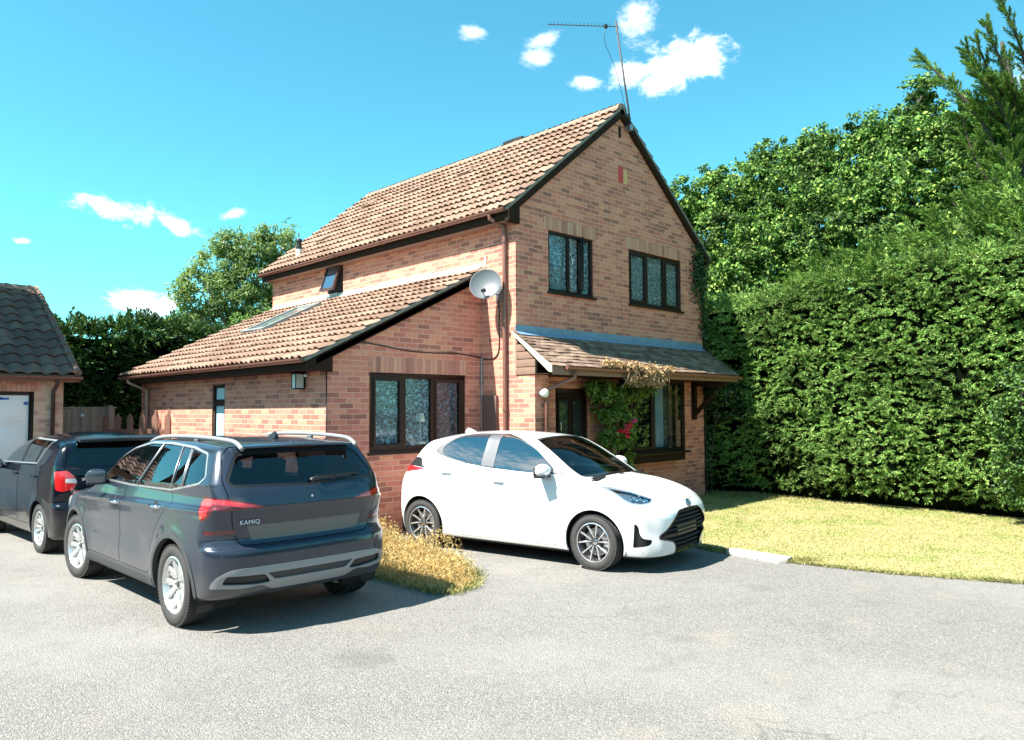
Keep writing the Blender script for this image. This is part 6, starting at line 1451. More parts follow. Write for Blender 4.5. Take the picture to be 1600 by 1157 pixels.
    door(rpoly([(1.288, .352), (2.24, .352), (2.32, .52), (2.36, .80), (2.34, 1.093), (1.288, 1.083)], [.03, .08, .12, .1, .02, .01]), 'front_door', 1.42, .915)
    door(rpoly([(1.275, .352), (1.275, 1.083), (.2, 1.098), (.17, 1.08), (.12, 1.02), (.36, .80), (.46, .62), (.50, .40), (.56, .352)], [.03, .01, .02, .02, .08, .15, .15, .08, .05]), 'rear_door', .40, .955)
    # tailgate cut line
    TG = rpoly([(-1, 1.485), (.60, 1.485), (.665, 1.42), (.725, 1.22), (.70, 1.10), (.655, .84), (.60, .70), (-1, .690)], [.01, .05, .05, .05, .2, .1, .05, .01])
    a, sk = sk.cut(tail(TG, -.30)); a, _ = a.cut(lambda V: sdpoly(np.abs(V[:, 1]), V[:, 2], TG) + .006)
    PLT = rpoly([(-1, .855), (.545, .855), (.50, .735), (-1, .735)], .02); pl_, a = a.cut(tail(PLT))
    tgt = cb.part('tailgate', a, M_PG, car, off=0, rim=.018); cb.part('plate_recess', pl_, pmat('taupe_blank_plate', (.17, .15, .135), .5, spec=.3), tgt, off=-.004, rim=0)
    # roof panel line and bonnet
    BN = rpoly([(2.42, -1), (2.42, .70), (3.32, .66), (3.34, -1)], .05); a, sk = sk.cut(lambda V: np.maximum(sdpoly(V[:, 0], np.abs(V[:, 1]), BN), .8 - V[:, 2])); a, _ = a.cut(lambda V: sdpoly(V[:, 0], np.abs(V[:, 1]), BN) + .005)
    cb.part('bonnet', a, M_PG, car, off=0, rim=.012)
    cb.part('body', sk, M_PG, car, off=0, rim=.02)
    # dark lining inside the shell
    lin = cb.skin.cut(lambda V: np.abs(V[:, 2] - .90) - .14)[0]
    cb.part('cabin_lining', lin, M_LINER, car, off=-.035, rim=0)
    rf = cb.skin.cut(lambda V: 1.485 - V[:, 2])[0]; cb.part('headliner', rf, M_LINER, car, off=-.03, rim=0)
    m = MB(); m.box(-.5, 2.3, -.70, .70, .32, .42); m.box(2.0, 2.4, -.68, .68, .6, 1.03); m.build('cabin_floor', M_LINER, car, bevel=.02)
    for y in (-.37, .37): seat(car, 1.25, y)
    for y in (-.42, 0.0, .42): seat(car, .40, y, w=.2)
    m = MB(); m.box(-.42, -.40, -.42, .25, 1.06, 1.16); m.build('parcel_net', M_SEAT, car)
    # spoiler lip, shark fin, wiper
    m = MB(); m.prism([(-.42, -.56, 1.502), (-.42, .56, 1.502), (-.525, .53, 1.486), (-.545, 0, 1.494), (-.525, -.53, 1.486)], (0, 0, -.018)); m.build('spoiler', M_PG, tgt, bevel=.010)
    m = MB(); m.box(-.540, -.532, -.14, .14, 1.468, 1.474); m.build('brake_lamp', M_DRED, tgt)
    m = MB(); fz = 1.53; m.add([(-.10, -.025, fz), (.08, -.012, fz), (.08, .012, fz), (-.10, .025, fz), (-.085, 0, fz + .065), (-.05, 0, fz + .068)], [(0, 1, 5, 4), (3, 4, 5, 2), (1, 2, 5), (0, 4, 3), (0, 3, 2, 1)]); m.build('shark_fin', M_BLACK, car, bevel=.003)
    m = MB(); m.tube([(-.685, -.02, 1.19), (-.700, -.03, 1.20), (-.690, -.20, 1.208), (-.665, -.42, 1.203)], [.022, .016, .011, .006], 8); m.beam((-.668, -.06, 1.222), (-.640, -.52, 1.216), .012, .014); m.build('wiper', M_BLACK, tgt, smooth=True, angle=40)
    # roof rails
    for s_ in (1, -1):
        m = MB(); pts = [(-.55, s_ * .545, 1.465), (-.46, s_ * .548, 1.512), (-.30, s_ * .555, 1.535), (.2, s_ * .565, 1.550), (.8, s_ * .57, 1.546), (1.2, s_ * .565, 1.52), (1.42, s_ * .56, 1.465)]
        m.tube(smooth_pts(pts, 4), .019, 10); m.box(.25, .33, s_ * .565 - .012, s_ * .565 + .012, 1.50, 1.57); m.build('roof_rail', M_DSIL, car, smooth=True)
    # badge letters: model word on the left of the tailgate
    rx = float(REAR(np.array(.885))); yl = .612
    letters('KAMIQ', .048, tgt, M_LETTER, (rx + .013, yl, .872), (-.085, -1, 0), (0.06, 0, 1), sp=1.12)
    for (yy, tt) in ((.20, 'Š'), (-.30, 'A')):
        pass
    m = MB(); m.lathe([(0, 0), (.010, 0), (.010, .004), (0, .004)], 12, Matrix.Translation((-.722, .0, 1.06)) @ Matrix.Rotation(R(-90), 4, 'Y')); m.build('badge_dot', M_CHROME, tgt)
    mirror(car, 1.84, .80, 1.13, 1, M_PG); mirror(car, 1.84, -.80, 1.13, -1, M_PG)
    for cx in (0.0, WB):
        for s_ in (1, -1): wheel(car, cx, s_ * .882, RT, .225, .235, 'suv', steer=R(6) if cx > 1 else 0)
    # mud flaps behind the wheels
    for s_ in (1, -1): MB().box(-.415, -.395, min(s_ * .70, s_ * .845), max(s_ * .70, s_ * .845), .17, .42).build('mud_flap', M_BLACK, car, bevel=.008)
    return car
import time; _t = time.time()
suv = build_suv(); print('suv', round(time.time() - _t, 1))
# ------------------------------------------------------------------ white hatchback, seen from its right front
def build_white():
    car = thing('parked_car', 'white five-door hatchback with black grille parked nose out before the extension', 'car', (-1.303, -.248, 0), -1.4070)
    L0, L1, WB, RT = -.58, 3.35, 2.56, .305
    HT = pch([-.6, -.3, -.12, 0, .15, .4, .7, 1.0, 1.35, 1.6, 1.8, 2.05, 2.3, 2.46, 2.56, 2.8, 3.0, 3.15, 3.27, 3.36, 3.45], [1.15, 1.30, 1.385, 1.425, 1.455, 1.485, 1.497, 1.495, 1.478, 1.445, 1.36, 1.225, 1.085, 1.005, .985, .945, .895, .835, .745, .64, .50])
    belt = lambda x: np.interp(x, [-.6, .1, .35, .7, 1.0, 2.0, 2.6], [1.25, 1.235, 1.195, 1.13, 1.09, 1.04, 1.0])
    REAR = pch([.12, .22, .35, .5, .70, .85, .98, 1.05, 1.15, 1.28, 1.40, 1.46, 1.55], [-.44, -.52, -.565, -.58, -.57, -.54, -.47, -.42, -.32, -.19, -.06, -.02, 0])
    FRONT = pch([.10, .17, .24, .35, .5, .64, .72, .80, .90, 1.0], [3.22, 3.30, 3.32, 3.335, 3.345, 3.34, 3.31, 3.25, 3.1, 2.9])
    WL = pch([.15, .22, .35, .52, .70, .84, .95, 1.05, 1.2], [.800, .828, .846, .862, .868, .862, .845, .822, .79])
    def F(P):
        x, y, z = P[:, 0], np.abs(P[:, 1]), P[:, 2]; pl = plan(x, L0, L1, .10, .13); b = belt(x)
        w = WL(z); wb_ = WL(b); w = np.where(z > b, wb_ - (z - b) * .46 - (z - b) ** 2 * .30, w)
        w = w - .018 * np.exp(-((z - .56 + .03 * (x - 1.2)) / .10) ** 2) * sst(x, .45, .8) * sst(x, 2.25, 1.9) + .008 * np.exp(-((z - .40) / .06) ** 2) * sst(x, .6, .9) * sst(x, 2.2, 2.0)
        w = w * pl + .022 * np.exp(-((x + .0) / .55) ** 2 - ((z - .80) / .17) ** 2) + bump_arch(x, z, 0, RT, .36, .012, .08) + bump_arch(x, z, WB, RT, .36, .012, .08)
        # rear quarter pinches in above the lamp
        w = w - .06 * sst(x, .15, -.45) * sst(z, .95, 1.25)
        side = y - w
        ht = HT(x + .12 * y * y * sst(x, 1.3, 2.1)) - .05 * (y / .6) ** 2 * sst(x, 2.7, 1.4) - .095 * (y / .8) ** 2.4 * sst(x, 1.7, 2.7) + .012 * np.exp(-((y - .42) / .08) ** 2) * sst(x, 2.4, 2.7) * sst(x, 3.25, 3.0)
        rear = REAR(z) + .07 * (y / .8) ** 2 + .14 * np.clip((y - .5) / .4, 0, 2) ** 2 - x
        fr = FRONT(z) - .085 * (y / .8) ** 2 - .22 * np.clip((y - .42) / .43, 0, 2) ** 2.2
        # scooped corners in front: deep pocket that narrows to the lower lip, and a recessed grille mouth
        uu = x - y
        sc = np.exp(-(((uu - 2.46) * .75 + (z - .47) * .55) / .115) ** 2) * np.exp(-((z - .44) / .16) ** 2) * sst(x, 2.9, 3.05)
        fr = fr - .045 * sc; side = side + .030 * sc
        front = x - fr
        bot = (.155 + .03 * sst(x, .2, -.6) + .02 * sst(x, 3.0, 3.4)) - z
        f = smax(side, z - ht, .050); f = smax(f, rear, .07); f = smax(f, front, .075); return smax(f, bot, .04)
    cb = CarBody(L0 - .04, L1 + .05, .94, .12, 1.56, F, .55, 2.35, .62, step=.0125); sk = cb.skin
    side = lambda poly, m=.30: (lambda V: np.maximum(sdpoly(V[:, 0], V[:, 2], poly), m - np.abs(V[:, 1])))
    fwrap = lambda poly: (lambda V: np.maximum(sdpoly(V[:, 0] - np.abs(V[:, 1]), V[:, 2], poly), 2.2 - V[:, 0]))
    BAND = rpoly([(2.17, 1.030), (2.06, 1.085), (1.72, 1.315), (1.40, 1.430), (1.10, 1.472), (.62, 1.468), (.40, 1.420), (.22, 1.305), (.175, 1.245), (.26, 1.205), (.50, 1.145), (.97, 1.076), (1.55, 1.040)], [.01, .05, .1, .1, .05, .1, .1, .06, .02, .03, .1, .1, .1])
    g, sk = sk.cut(side(BAND))
    t_i, trim = g.cut(lambda V: np.maximum(sdpoly(V[:, 0], V[:, 2], BAND) + .009, .30 - np.abs(V[:, 1]))); cb.part('window_trim', trim, M_BLACK, car, off=.001, rim=.006); g = t_i
    W_R = rpoly([(.955, 1.093), (.935, 1.458), (.64, 1.455), (.43, 1.405), (.285, 1.300), (.30, 1.215), (.52, 1.155)], [.01, .01, .1, .1, .06, .03, .1])
    W_F = rpoly([(1.15, 1.068), (1.118, 1.455), (1.38, 1.420), (1.70, 1.305), (2.02, 1.090), (2.01, 1.052), (1.6, 1.050)], [.01, .01, .1, .1, .03, .02, .1])
    for poly, mt in ((W_F, M_SIDEG), (W_R, M_PRIVG)):
        a, g = g.cut(side(poly))
        for s_ in (1, -1): cb.part('side_window', a.cut(lambda V: -V[:, 1] * s_)[0], mt, car, off=-.005, rim=0)
    cb.part('pillar', g, pmat('grey_black_pillar', (.10, .105, .115), .35, spec=.5, bump=.1, bscale=200), car, off=0, rim=.004)
    WS = rpoly([(1.60, -1), (1.60, .50), (1.72, .56), (2.20, .655), (2.36, .66), (2.455, .40), (2.48, -1)], [.01, .03, .05, .05, .06, .2, .01])
    a, sk = sk.cut(lambda V: np.maximum(sdpoly(V[:, 0] + .12 * V[:, 1] ** 2, np.abs(V[:, 1]), WS), .98 - V[:, 2])); i_, b_ = a.cut(lambda V: sdpoly(V[:, 0] + .12 * V[:, 1] ** 2, np.abs(V[:, 1]), WS) + .022)
    cb.part('windscreen', i_, M_WSCREEN, car, off=-.003, rim=0); cb.part('windscreen_border', b_, M_BLACK, car, off=-.002, rim=.004)
    a, sk = sk.cut(lambda V: np.maximum(sdpoly(np.abs(V[:, 1]), V[:, 2], rpoly([(-1, 1.08), (-1, 1.38), (.50, 1.37), (.62, 1.08)], .05)), V[:, 0] - .1)); cb.part('rear_screen', a, M_CGLASS2, car, off=-.004, rim=0)
    # head lamps
    HL_ = rpoly([(1.84, .912), (2.02, .910), (2.30, .866), (2.60, .792), (2.53, .752), (2.36, .738), (2.20, .748), (2.09, .780), (2.00, .850)], [.01, .05, .1, .02, .03, .05, .05, .05, .03])
    IN_ = rpoly([(1.96, .895), (2.30, .856), (2.575, .790), (2.51, .761), (2.35, .750), (2.22, .760), (2.12, .795), (2.05, .850)], .02)
    a, sk = sk.cut(fwrap(HL_)); i_, o_ = a.cut(fwrap(IN_))
    for s_ in (1, -1):
        h = lambda V: -V[:, 1] * s_; hl = cb.part('head_lamp', o_.cut(h)[0], pmat('blue_grey_lamp_rim', (.30, .38, .46), .15, metal=.5, coat=1), car, off=.001, rim=.010)
        cb.part('lamp_lens', i_.cut(h)[0], glass_mat('lamp_glass', (.9, .93, .95), 1.6), hl, off=.0, rim=.0)
        cb.part('lamp_bowl', i_.cut(h)[0], pmat('lamp_bowl', (.42, .46, .52), .22, metal=.9), hl, off=-.035, rim=0)
        for k, (u, z) in enumerate(((2.26, .805), (2.36, .797), (2.46, .785))):
            # seat each projector on the lamp skin
            V = i_.V[np.unique(i_.T)]; V = V[V[:, 1] * s_ > 0]; j = np.argmin((V[:, 0] - np.abs(V[:, 1]) - u) ** 2 + (V[:, 2] - z) ** 2); p = V[j]; n_ = cb.normal(p[None])[0]; q = Vector(n_).to_track_quat('Z', 'Y').to_matrix().to_4x4()
            MB().lathe([(0, -.022), (.018, -.022), (.030, -.012), (.033, -.004), (.028, -.008), (.018, -.016), (.0, -.014)], 16, Matrix.Translation(Vector(p)) @ q).build('projector', M_CHROME, hl, smooth=True)
    # tail lamps wrap on the haunch
    TL = rpoly([(-.60, .96), (-.60, 1.035), (-.30, 1.045), (-.14, 1.035), (.05, 1.020), (-.08, .990), (-.35, .955)], .01)
    a, sk = sk.cut(lambda V: np.maximum(sdpoly(V[:, 0], V[:, 2], TL), .45 - np.abs(V[:, 1])))
    for s_ in (1, -1): cb.part('tail_lamp', a.cut(lambda V: -V[:, 1] * s_)[0], M_RED, car, off=.004, rim=.01)
    a, sk = sk.cut(lambda V: np.maximum(sdpoly(V[:, 0], V[:, 2], rpoly([(-.5, 1.040), (-.16, 1.040), (.06, 1.022), (-.02, 1.055), (-.06, 1.15), (-.14, 1.16), (-.5, 1.10)], .01)), .42 - np.abs(V[:, 1]))); cb.part('lamp_surround', a, M_BLACK, car, off=0, rim=.004)
    # mouth, fog pockets
    fpoly = lambda poly, m=3.0: (lambda V: np.maximum(sdpoly(np.abs(V[:, 1]), V[:, 2], poly), m - V[:, 0]))
    GR = rpoly([(-1, .665), (.10, .665), (.27, .655), (.45, .545), (.605, .415), (.600, .365), (.40, .315), (.345, .255), (.345, .165), (-1, .155)], [.01, .03, .03, .05, .03, .02, .04, .04, .01, .01])
    a, sk = sk.cut(fpoly(GR)); gr = cb.part('grille', a, M_BLACK, car, off=-.075, rim=0); cb.part('grille_surround', a.cut(lambda V: -(sdpoly(np.abs(V[:, 1]), V[:, 2], GR) + .014))[0], pmat('gloss_black', (.01, .01, .01), .15, coat=1), gr, off=.001, rim=.075)
    sl_ = MB(); lw_ = [(.63, .31), (.585, .36), (.54, .42), (.495, .47), (.45, .52), (.405, .55), (.33, .42), (.28, .36), (.23, .33)]
    for z, hw_w in lw_:
        n = 16; vs = []; 
        for i in range(n + 1):
            y = -hw_w + 2 * hw_w * i / n; xx = float(FRONT(np.array(z))) - .085 * (y / .8) ** 2 - .22 * max(0, (abs(y) - .42) / .43) ** 2.2 - .030; vs += [(xx, y, z - .011), (xx, y, z + .008), (xx - .05, y, z + .014), (xx - .05, y, z - .004)]
        fs = [(i * 4 + k, i * 4 + (k + 1) % 4, i * 4 + 4 + (k + 1) % 4, i * 4 + 4 + k) for i in range(n) for k in range(4)]; sl_.add(vs, fs)
    sl_.build('grille_bars', M_LINER, gr, smooth=True, angle=40)
    MB().box(3.285, 3.300, -.26, .26, .375, .485).build('plate_blank', pmat('dark_tan_blank_plate', (.085, .07, .045), .5), gr, bevel=.004)
    FG = rpoly([(2.235, .55), (2.30, .515), (2.315, .43), (2.36, .385), (2.52, .365), (2.50, .325), (2.44, .305), (2.22, .285)], [.02, .03, .03, .04, .02, .02, .03, .02])
    a, sk = sk.cut(fwrap(FG))
    for s_ in (1, -1):
        h = lambda V: -V[:, 1] * s_; fo_ = cb.part('fog_pocket', a.cut(h)[0], M_BLACK, car, off=-.03, rim=0); cb.part('pocket_edge', a.cut(lambda V: -(sdpoly(V[:, 0] - np.abs(V[:, 1]), V[:, 2], FG) + .004))[0].cut(h)[0], M_BLACK, fo_, off=0, rim=.03)
    # badge: dark round with bright ovals
    bx = float(FRONT(np.array(.712))) + .003; T = Matrix.Translation((bx, 0, .712)) @ Matrix.Rotation(R(70), 4, 'Y')
    bd = MB().lathe([(0, .004), (.055, .004), (.060, 0), (.058, -.004), (0, -.006)], 32, T @ Matrix.Diagonal((.78, 1, 1, 1))).build('badge', pmat('blue_black_badge', (.01, .02, .07), .15, coat=1), car, smooth=True, angle=40)
    ov = MB()
    for rx_, ry_, dx in ((.030, .050, 0), (.022, .016, -.014), (.026, .013, .004)):
        ov.tube([T @ Vector((dx + rx_ * math.cos(2 * PI * k / 20) * .95, ry_ * math.sin(2 * PI * k / 20), .006)) for k in range(21)], .0035, 6)
    ov.build('emblem', M_CHROME, bd, smooth=True)
    # wheel arches
    for cx in (0.0, WB):
        c_ = lambda r: (lambda V: np.maximum(np.hypot(V[:, 0] - cx, V[:, 2] - RT) - r, .35 - np.abs(V[:, 1])))
        _, sk = sk.cut(c_(.360))
        for s_ in (1, -1): arch_liner(car, cx, RT, .385, s_ * .815, s_ * .48)
    a, sk = sk.cut(lambda V: V[:, 2] - .185); cb.part('underbody', a, M_UNDER, car, off=0, rim=0)
    gap = .003
    def door(poly, nm, hx, hz):
        nonlocal sk
        a, sk = sk.cut(side(poly)); inner, _ = a.cut(lambda V: sdpoly(V[:, 0], V[:, 2], poly) + gap * 2)
        for s_ in (1, -1):
            d_ = cb.part(nm, inner.cut(lambda V: -V[:, 1] * s_)[0], M_PW, car, off=0, rim=.012); V = inner.V[np.unique(inner.T)]; V = V[V[:, 1] * s_ > 0]; j = np.argmin((V[:, 0] - hx) ** 2 + (V[:, 2] - hz) ** 2); yy = V[j, 1]
            m = MB(); m.tube([(hx - .10, yy - s_ * .010, hz), (hx - .075, yy + s_ * .022, hz), (hx + .055, yy + s_ * .024, hz - .003), (hx + .08, yy - s_ * .008, hz - .006)], [.010, .013, .013, .010], 8); m.build('door_handle', M_PW, d_, smooth=True)
            MB().lathe([(0, 0), (.045, .0), (.05, .004), (0, .004)], 20, Matrix.Translation((hx - .01, yy - s_ * .003, hz - .012)) @ Matrix.Rotation(R(-90 * s_), 4, 'X') @ Matrix.Diagonal((1, .5, 1, 1))).build('handle_recess_shade', pmat('recess_shade', (.45, .45, .45), .5), d_)  # flat grey disc on the door, shade behind the handle painted in
    door(rpoly([(1.135, .215), (2.06, .215), (2.12, .40), (2.155, .70), (2.16, .96), (2.13, 1.034), (1.14, 1.068)], [.03, .06, .15, .1, .06, .02, .01]), 'front_door', 1.26, .915)
    door(rpoly([(1.122, .215), (1.125, 1.070), (.62, 1.122), (.36, 1.160), (.22, 1.05), (.20, .94), (.40, .70), (.46, .40), (.60, .215)], [.03, .01, .02, .03, .1, .1, .12, .15, .06]), 'rear_door', .42, .985)
    BN = rpoly([(2.455, -1), (2.42, .62), (2.60, .70), (2.95, .64), (3.16, .50), (3.265, .22), (3.275, -1)], [.01, .04, .06, .1, .1, .1, .01])
    a, sk = sk.cut(lambda V: np.maximum(sdpoly(V[:, 0] + .05 * V[:, 1] ** 2, np.abs(V[:, 1]), BN), .70 - V[:, 2])); a, _ = a.cut(lambda V: sdpoly(V[:, 0] + .05 * V[:, 1] ** 2, np.abs(V[:, 1]), BN) + .005); cb.part('bonnet', a, M_PW, car, off=0, rim=.012)
    cb.part('body', sk, M_PW, car, off=0, rim=.02)
    lin = cb.skin.cut(lambda V: np.abs(V[:, 2] - .88) - .13)[0].cut(lambda V: V[:, 0] - 2.2)[0]; cb.part('cabin_lining', lin, M_LINER, car, off=-.035, rim=0)
    rf = cb.skin.cut(lambda V: 1.455 - V[:, 2])[0]; cb.part('headliner', rf, pmat('grey_headliner', (.35, .34, .32), .9), car, off=-.025, rim=0)
    m = MB(); m.box(-.3, 2.1, -.66, .66, .28, .38); m.box(1.95, 2.36, -.66, .66, .5, .96); m.prism([(1.88, -.62, .90), (2.45, -.62, .975), (2.45, -.62, .90), (1.9, -.62, .80)], (0, 1.24, 0)); m.build('dashboard', pmat('dash_grey', (.055, .055, .06), .7), car, bevel=.02)
    st = MB(); Ts = Matrix.Translation((1.84, -.36, .93)) @ Matrix.Rotation(R(-65), 4, 'Y'); st.tube([Ts @ Vector((.185 * math.cos(2 * PI * k / 24), .185 * math.sin(2 * PI * k / 24), 0)) for k in range(25)], .015, 8); st.tube([Ts @ Vector((-.18, 0, 0)), Ts @ Vector((.18, 0, 0))], .02, 6); st.build('steering_wheel', M_BLACK, car, smooth=True)
    for y in (-.36, .36): seat(car, 1.32, y)
    for y in (-.40, .40): seat(car, .50, y, w=.22)
    # wipers and cowl
    m = MB(); m.tube([(2.42, -.45, .985), (2.40, -.10, 1.008), (2.43, .25, 1.000)], .008, 6); m.tube([(2.36, .10, 1.03), (2.37, .45, 1.022)], .007, 6); m.build('wiper', M_BLACK, car, smooth=True)
    MB().prism([(2.47, -.60, .965), (2.40, -.64, .985), (2.38, -.3, 1.004), (2.455, 0, 1.003), (2.38, .3, 1.004), (2.40, .64, .985), (2.47, .60, .965), (2.52, 0, .985)], (0, 0, .006)).build('cowl', M_BLACK, car, bevel=.002)
    m = MB(); m.add([(.05, -.03, 1.462), (.24, -.016, 1.475), (.24, .016, 1.475), (.05, .03, 1.462), (.075, 0, 1.522), (.12, 0, 1.524)], [(0, 1, 5, 4), (3, 4, 5, 2), (1, 2, 5), (0, 4, 3), (0, 3, 2, 1)]); m.build('roof_fin', M_PW, car, bevel=.008)
    for s_ in (-1, 1): mirror(car, 1.93, s_ * .80, 1.075, s_, M_PW, size=(.19, .26, .155))
    for cx in (0.0, WB):
        for s_ in (1, -1): wheel(car, cx, s_ * .862, RT, .19, .215, 'blade', steer=R(-4) if cx > 1 else 0, mats=(M_RIMD, M_CUT))
    return car
M_CUT = pmat('diamond_cut_alloy', (.75, .75, .76), .25, metal=.8)
M_SIDEG = glass_mat('tinted_side_glass', (.08, .10, .12), 8, ior=1.5); M_PRIVG = glass_mat('dark_side_glass', (.03, .035, .04), 8, ior=1.5)
_t = time.time(); build_white(); print('white', round(time.time() - _t, 1))

# ------------------------------------------------------------------ dark small hatchback by the garage
def build_dark():
    th = R(92.0); O = np.array([-5.75, 2.80]) - .80 * np.array([-math.sin(th), math.cos(th)])
    car = thing('parked_car', 'dark blue-black boxy hatchback parked facing the garage at the far left', 'car', (O[0], O[1], 0), th)
    L0, L1, WB, RT = -.68, 3.30, 2.45, .305
    HT = pch([-.7, -.55, -.35, 0, .6, 1.1, 1.4, 1.65, 1.9, 2.1, 2.25, 2.6, 3.0, 3.2, 3.32], [1.36, 1.425, 1.462, 1.492, 1.505, 1.48, 1.43, 1.33, 1.17, 1.05, .99, .955, .88, .78, .6])
    belt = lambda x: np.interp(x, [-.6, 2.3], [1.115, 1.04]); REAR = pch([.15, .28, .42, .60, .66, .75, .95, 1.08, 1.14, 1.30, 1.42, 1.5], [-.54, -.62, -.67, -.68, -.63, -.63, -.62, -.60, -.575, -.50, -.44, -.42])
    FRONT = pch([.12, .3, .5, .7, .85, .95], [3.2, 3.29, 3.30, 3.27, 3.18, 2.95]); WL = pch([.2, .3, .5, .7, .9, 1.05, 1.15], [.785, .805, .822, .826, .818, .795, .785])
    def F(P):
        x, y, z = P[:, 0], np.abs(P[:, 1]), P[:, 2]; b = belt(x); w = WL(z); w = np.where(z > b, WL(b) - (z - b) * .32 - (z - b) ** 2 * .2, w) * plan(x, L0, L1, .05, .15) + bump_arch(x, z, 0, RT, .36, .014, .08) + bump_arch(x, z, WB, RT, .36, .014, .08)
        ht = HT(x + .1 * y * y * sst(x, 1.2, 2.0)) - .075 * (y / .6) ** 2 * sst(x, 2.7, 1.4) - .08 * (y / .8) ** 2.4 * sst(x, 1.6, 2.6)
        rear = REAR(z) + .04 * (y / .8) ** 2 + .11 * np.clip((y - .5) / .33, 0, 2) ** 2.4 - x; front = x - (FRONT(z) - .1 * (y / .8) ** 2 - .2 * np.clip((y - .45) / .4, 0, 2) ** 2)
        f = smax(y - w, z - ht, .085); f = smax(f, rear, .07); f = smax(f, front, .09); return smax(f, .20 - z, .04)
    cb = CarBody(L0 - .05, L1 + .05, .88, .17, 1.56, F, .5, 2.2, .7, step=.02); sk = cb.skin
    side = lambda poly: (lambda V: np.maximum(sdpoly(V[:, 0], V[:, 2], poly), .30 - np.abs(V[:, 1])))
    BAND = rpoly([(2.10, 1.065), (1.70, 1.335), (1.42, 1.405), (1.0, 1.432), (.0, 1.415), (.10, 1.25), (.22, 1.110)], [.02, .05, .1, .1, .03, .05, .03]); g, sk = sk.cut(side(BAND)); g, trim = g.cut(lambda V: np.maximum(sdpoly(V[:, 0], V[:, 2], BAND) + .014, .3 - np.abs(V[:, 1]))); cb.part('window_trim', trim, M_SATIN, car, off=.003, rim=.006)
    for poly in (rpoly([(.98, 1.095), (.98, 1.412), (1.38, 1.388), (1.66, 1.295), (2.02, 1.08)], .03), rpoly([(.90, 1.098), (.90, 1.415), (.28, 1.410), (.36, 1.118)], .03), rpoly([(.32, 1.12), (.25, 1.408), (.04, 1.40), (.12, 1.27), (.24, 1.125)], .02)):
        a, g = g.cut(side(poly))
        for s_ in (1, -1): cb.part('side_window', a.cut(lambda V: -V[:, 1] * s_)[0], M_CGLASS, car, off=-.005, rim=0)
    [cb.part('pillar', g.cut(lambda V: -V[:, 1] * s_)[0], M_BLACK, car, off=0, rim=0) for s_ in (1, -1)]
    a, sk = sk.cut(lambda V: np.maximum(sdpoly(V[:, 0], np.abs(V[:, 1]), rpoly([(1.42, -1), (1.42, .52), (2.12, .66), (2.18, -1)], .05)), 1.0 - V[:, 2])); cb.part('windscreen', a, M_WSCREEN, car, off=-.004, rim=0)
    tail = lambda poly: (lambda V: np.maximum(sdpoly(np.abs(V[:, 1]), V[:, 2], poly), V[:, 0] + .2))
    a, sk = sk.cut(tail(rpoly([(-1, 1.415), (.56, 1.41), (.655, 1.13), (.60, 1.10), (-1, 1.10)], [.01, .04, .04, .05, .01]))); cb.part('rear_screen', a, glass_mat('blue_rear_glass', (.05, .07, .11), 2.2), car, off=-.004, rim=0)
    wrap = lambda poly: (lambda V: np.maximum(np.maximum(sdpoly(np.abs(V[:, 1]) + V[:, 0], V[:, 2], poly), V[:, 0] - .1), .40 - np.abs(V[:, 1])))
    a, sk = sk.cut(wrap(rpoly([(.32, 1.04), (.285, .93), (.26, .82), (.16, .795), (.0, .82), (-.04, .91), (.01, .99), (.10, 1.05)], .02))); w_, a = a.cut(wrap(rpoly([(-.04, .955), (.12, .955), (.12, .905), (-.04, .895)], .01)))
    for s_ in (1, -1): tl_ = cb.part('tail_lamp', a.cut(lambda V: -V[:, 1] * s_)[0], M_RED, car, off=.006, rim=.012); cb.part('reversing_lens', w_.cut(lambda V: -V[:, 1] * s_)[0], M_LENSW, tl_, off=.007, rim=.0)
    for cx in (0.0, WB):
        _, sk = sk.cut(lambda V: np.maximum(np.hypot(V[:, 0] - cx, V[:, 2] - RT) - .352, .35 - np.abs(V[:, 1])))
        for s_ in (1, -1): arch_liner(car, cx, RT, .375, s_ * .79, s_ * .45)
    gap = .004
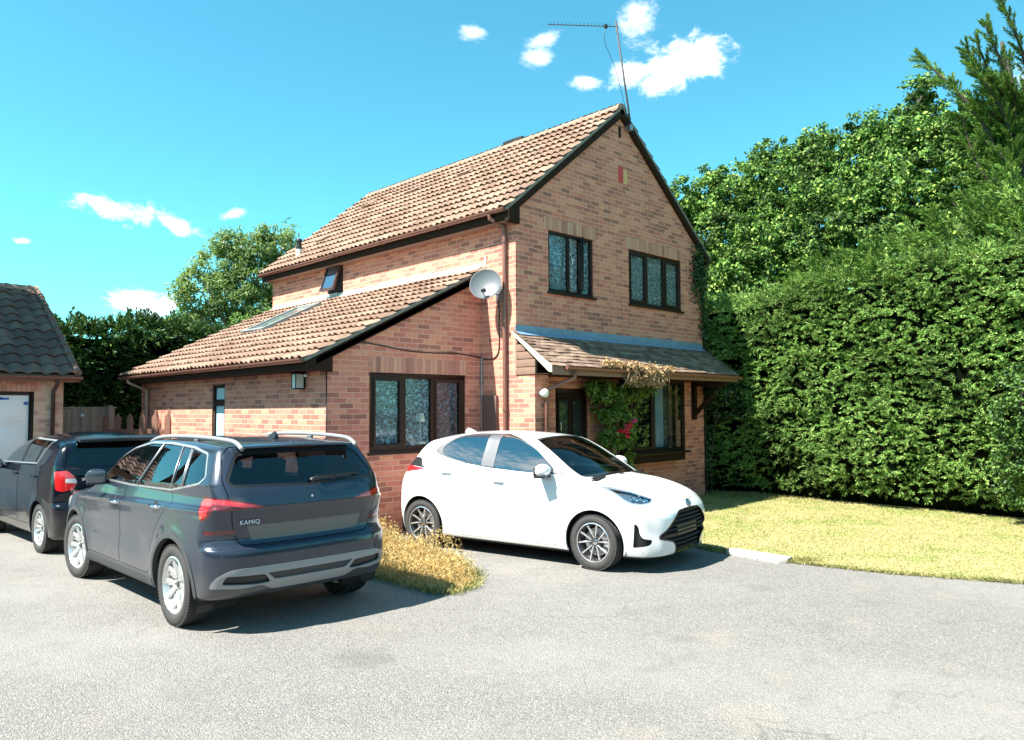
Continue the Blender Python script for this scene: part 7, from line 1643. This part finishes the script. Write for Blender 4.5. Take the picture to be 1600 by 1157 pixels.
    def door(poly, nm, hx):
        nonlocal sk
        a, sk = sk.cut(side(poly)); inner, _ = a.cut(lambda V: sdpoly(V[:, 0], V[:, 2], poly) + gap * 2)
        for s_ in (1, -1):
            d_ = cb.part(nm, inner.cut(lambda V: -V[:, 1] * s_)[0], M_PB, car, off=0, rim=.01); m = MB(); yy = s_ * .82; m.tube([(hx - .09, yy - s_ * .01, .95), (hx - .06, yy + s_ * .02, .95), (hx + .06, yy + s_ * .02, .95), (hx + .08, yy - s_ * .01, .95)], .013, 8); m.build('door_handle', M_PB, d_, smooth=True)
    door(rpoly([(.95, .32), (1.9, .32), (2.08, .8), (2.08, 1.05), (.95, 1.08)], .05), 'front_door', 1.10); door(rpoly([(.94, .32), (.94, 1.08), (.25, 1.10), (.20, .95), (.38, .6), (.45, .32)], [.05, .02, .03, .1, .1, .05]), 'rear_door', .25)
    TG = rpoly([(-1, 1.475), (.60, 1.475), (.69, 1.10), (.63, .72), (.55, .66), (-1, .66)], .03); a, sk = sk.cut(tail(TG)); a, _ = a.cut(lambda V: sdpoly(np.abs(V[:, 1]), V[:, 2], TG) + .007); tg_ = cb.part('tailgate', a, M_PB, car, off=0, rim=.015)
    cb.part('body', sk, M_PB, car, off=0, rim=.02)
    cb.part('cabin_lining', cb.skin.cut(lambda V: np.abs(V[:, 2] - .90) - .13)[0], M_LINER, car, off=-.03, rim=0); cb.part('headliner', cb.skin.cut(lambda V: 1.455 - V[:, 2])[0], M_LINER, car, off=-.025, rim=0)
    MB().box(-.4, 2.1, -.62, .62, .30, .42).build('cabin_floor', M_LINER, car)
    for y in (-.34, .34): seat(car, 1.2, y, w=.23)
    for y in (-.36, .36): seat(car, .35, y, w=.2)
    MB().prism([(-.34, -.52, 1.462), (-.34, .52, 1.462), (-.53, .52, 1.430), (-.57, 0, 1.440), (-.53, -.52, 1.430)], (0, 0, -.04)).build('spoiler', M_BLACK, tg_, bevel=.01)
    letters('SKODA', .045, tg_, M_LETTER, (-.632, .52, .925), (0, -1, 0), (0, 0, 1), sp=1.1)
    m = MB().tube([(-.25, -.02, 1.49), (-.34, -.02, 1.56), (-.41, -.02, 1.70)], [.006, .004, .003], 6); m.build('aerial', M_BLACK, car)
    for s_ in (1, -1): mirror(car, 1.72, s_ * .78, 1.06, s_, M_PB, size=(.12, .19, .14))
    for cx in (0.0, WB):
        for s_ in (1, -1): wheel(car, cx, s_ * .818, RT, .205, .215, 'multi')
    return car
_t = time.time(); build_dark(); print('dark', round(time.time() - _t, 1))
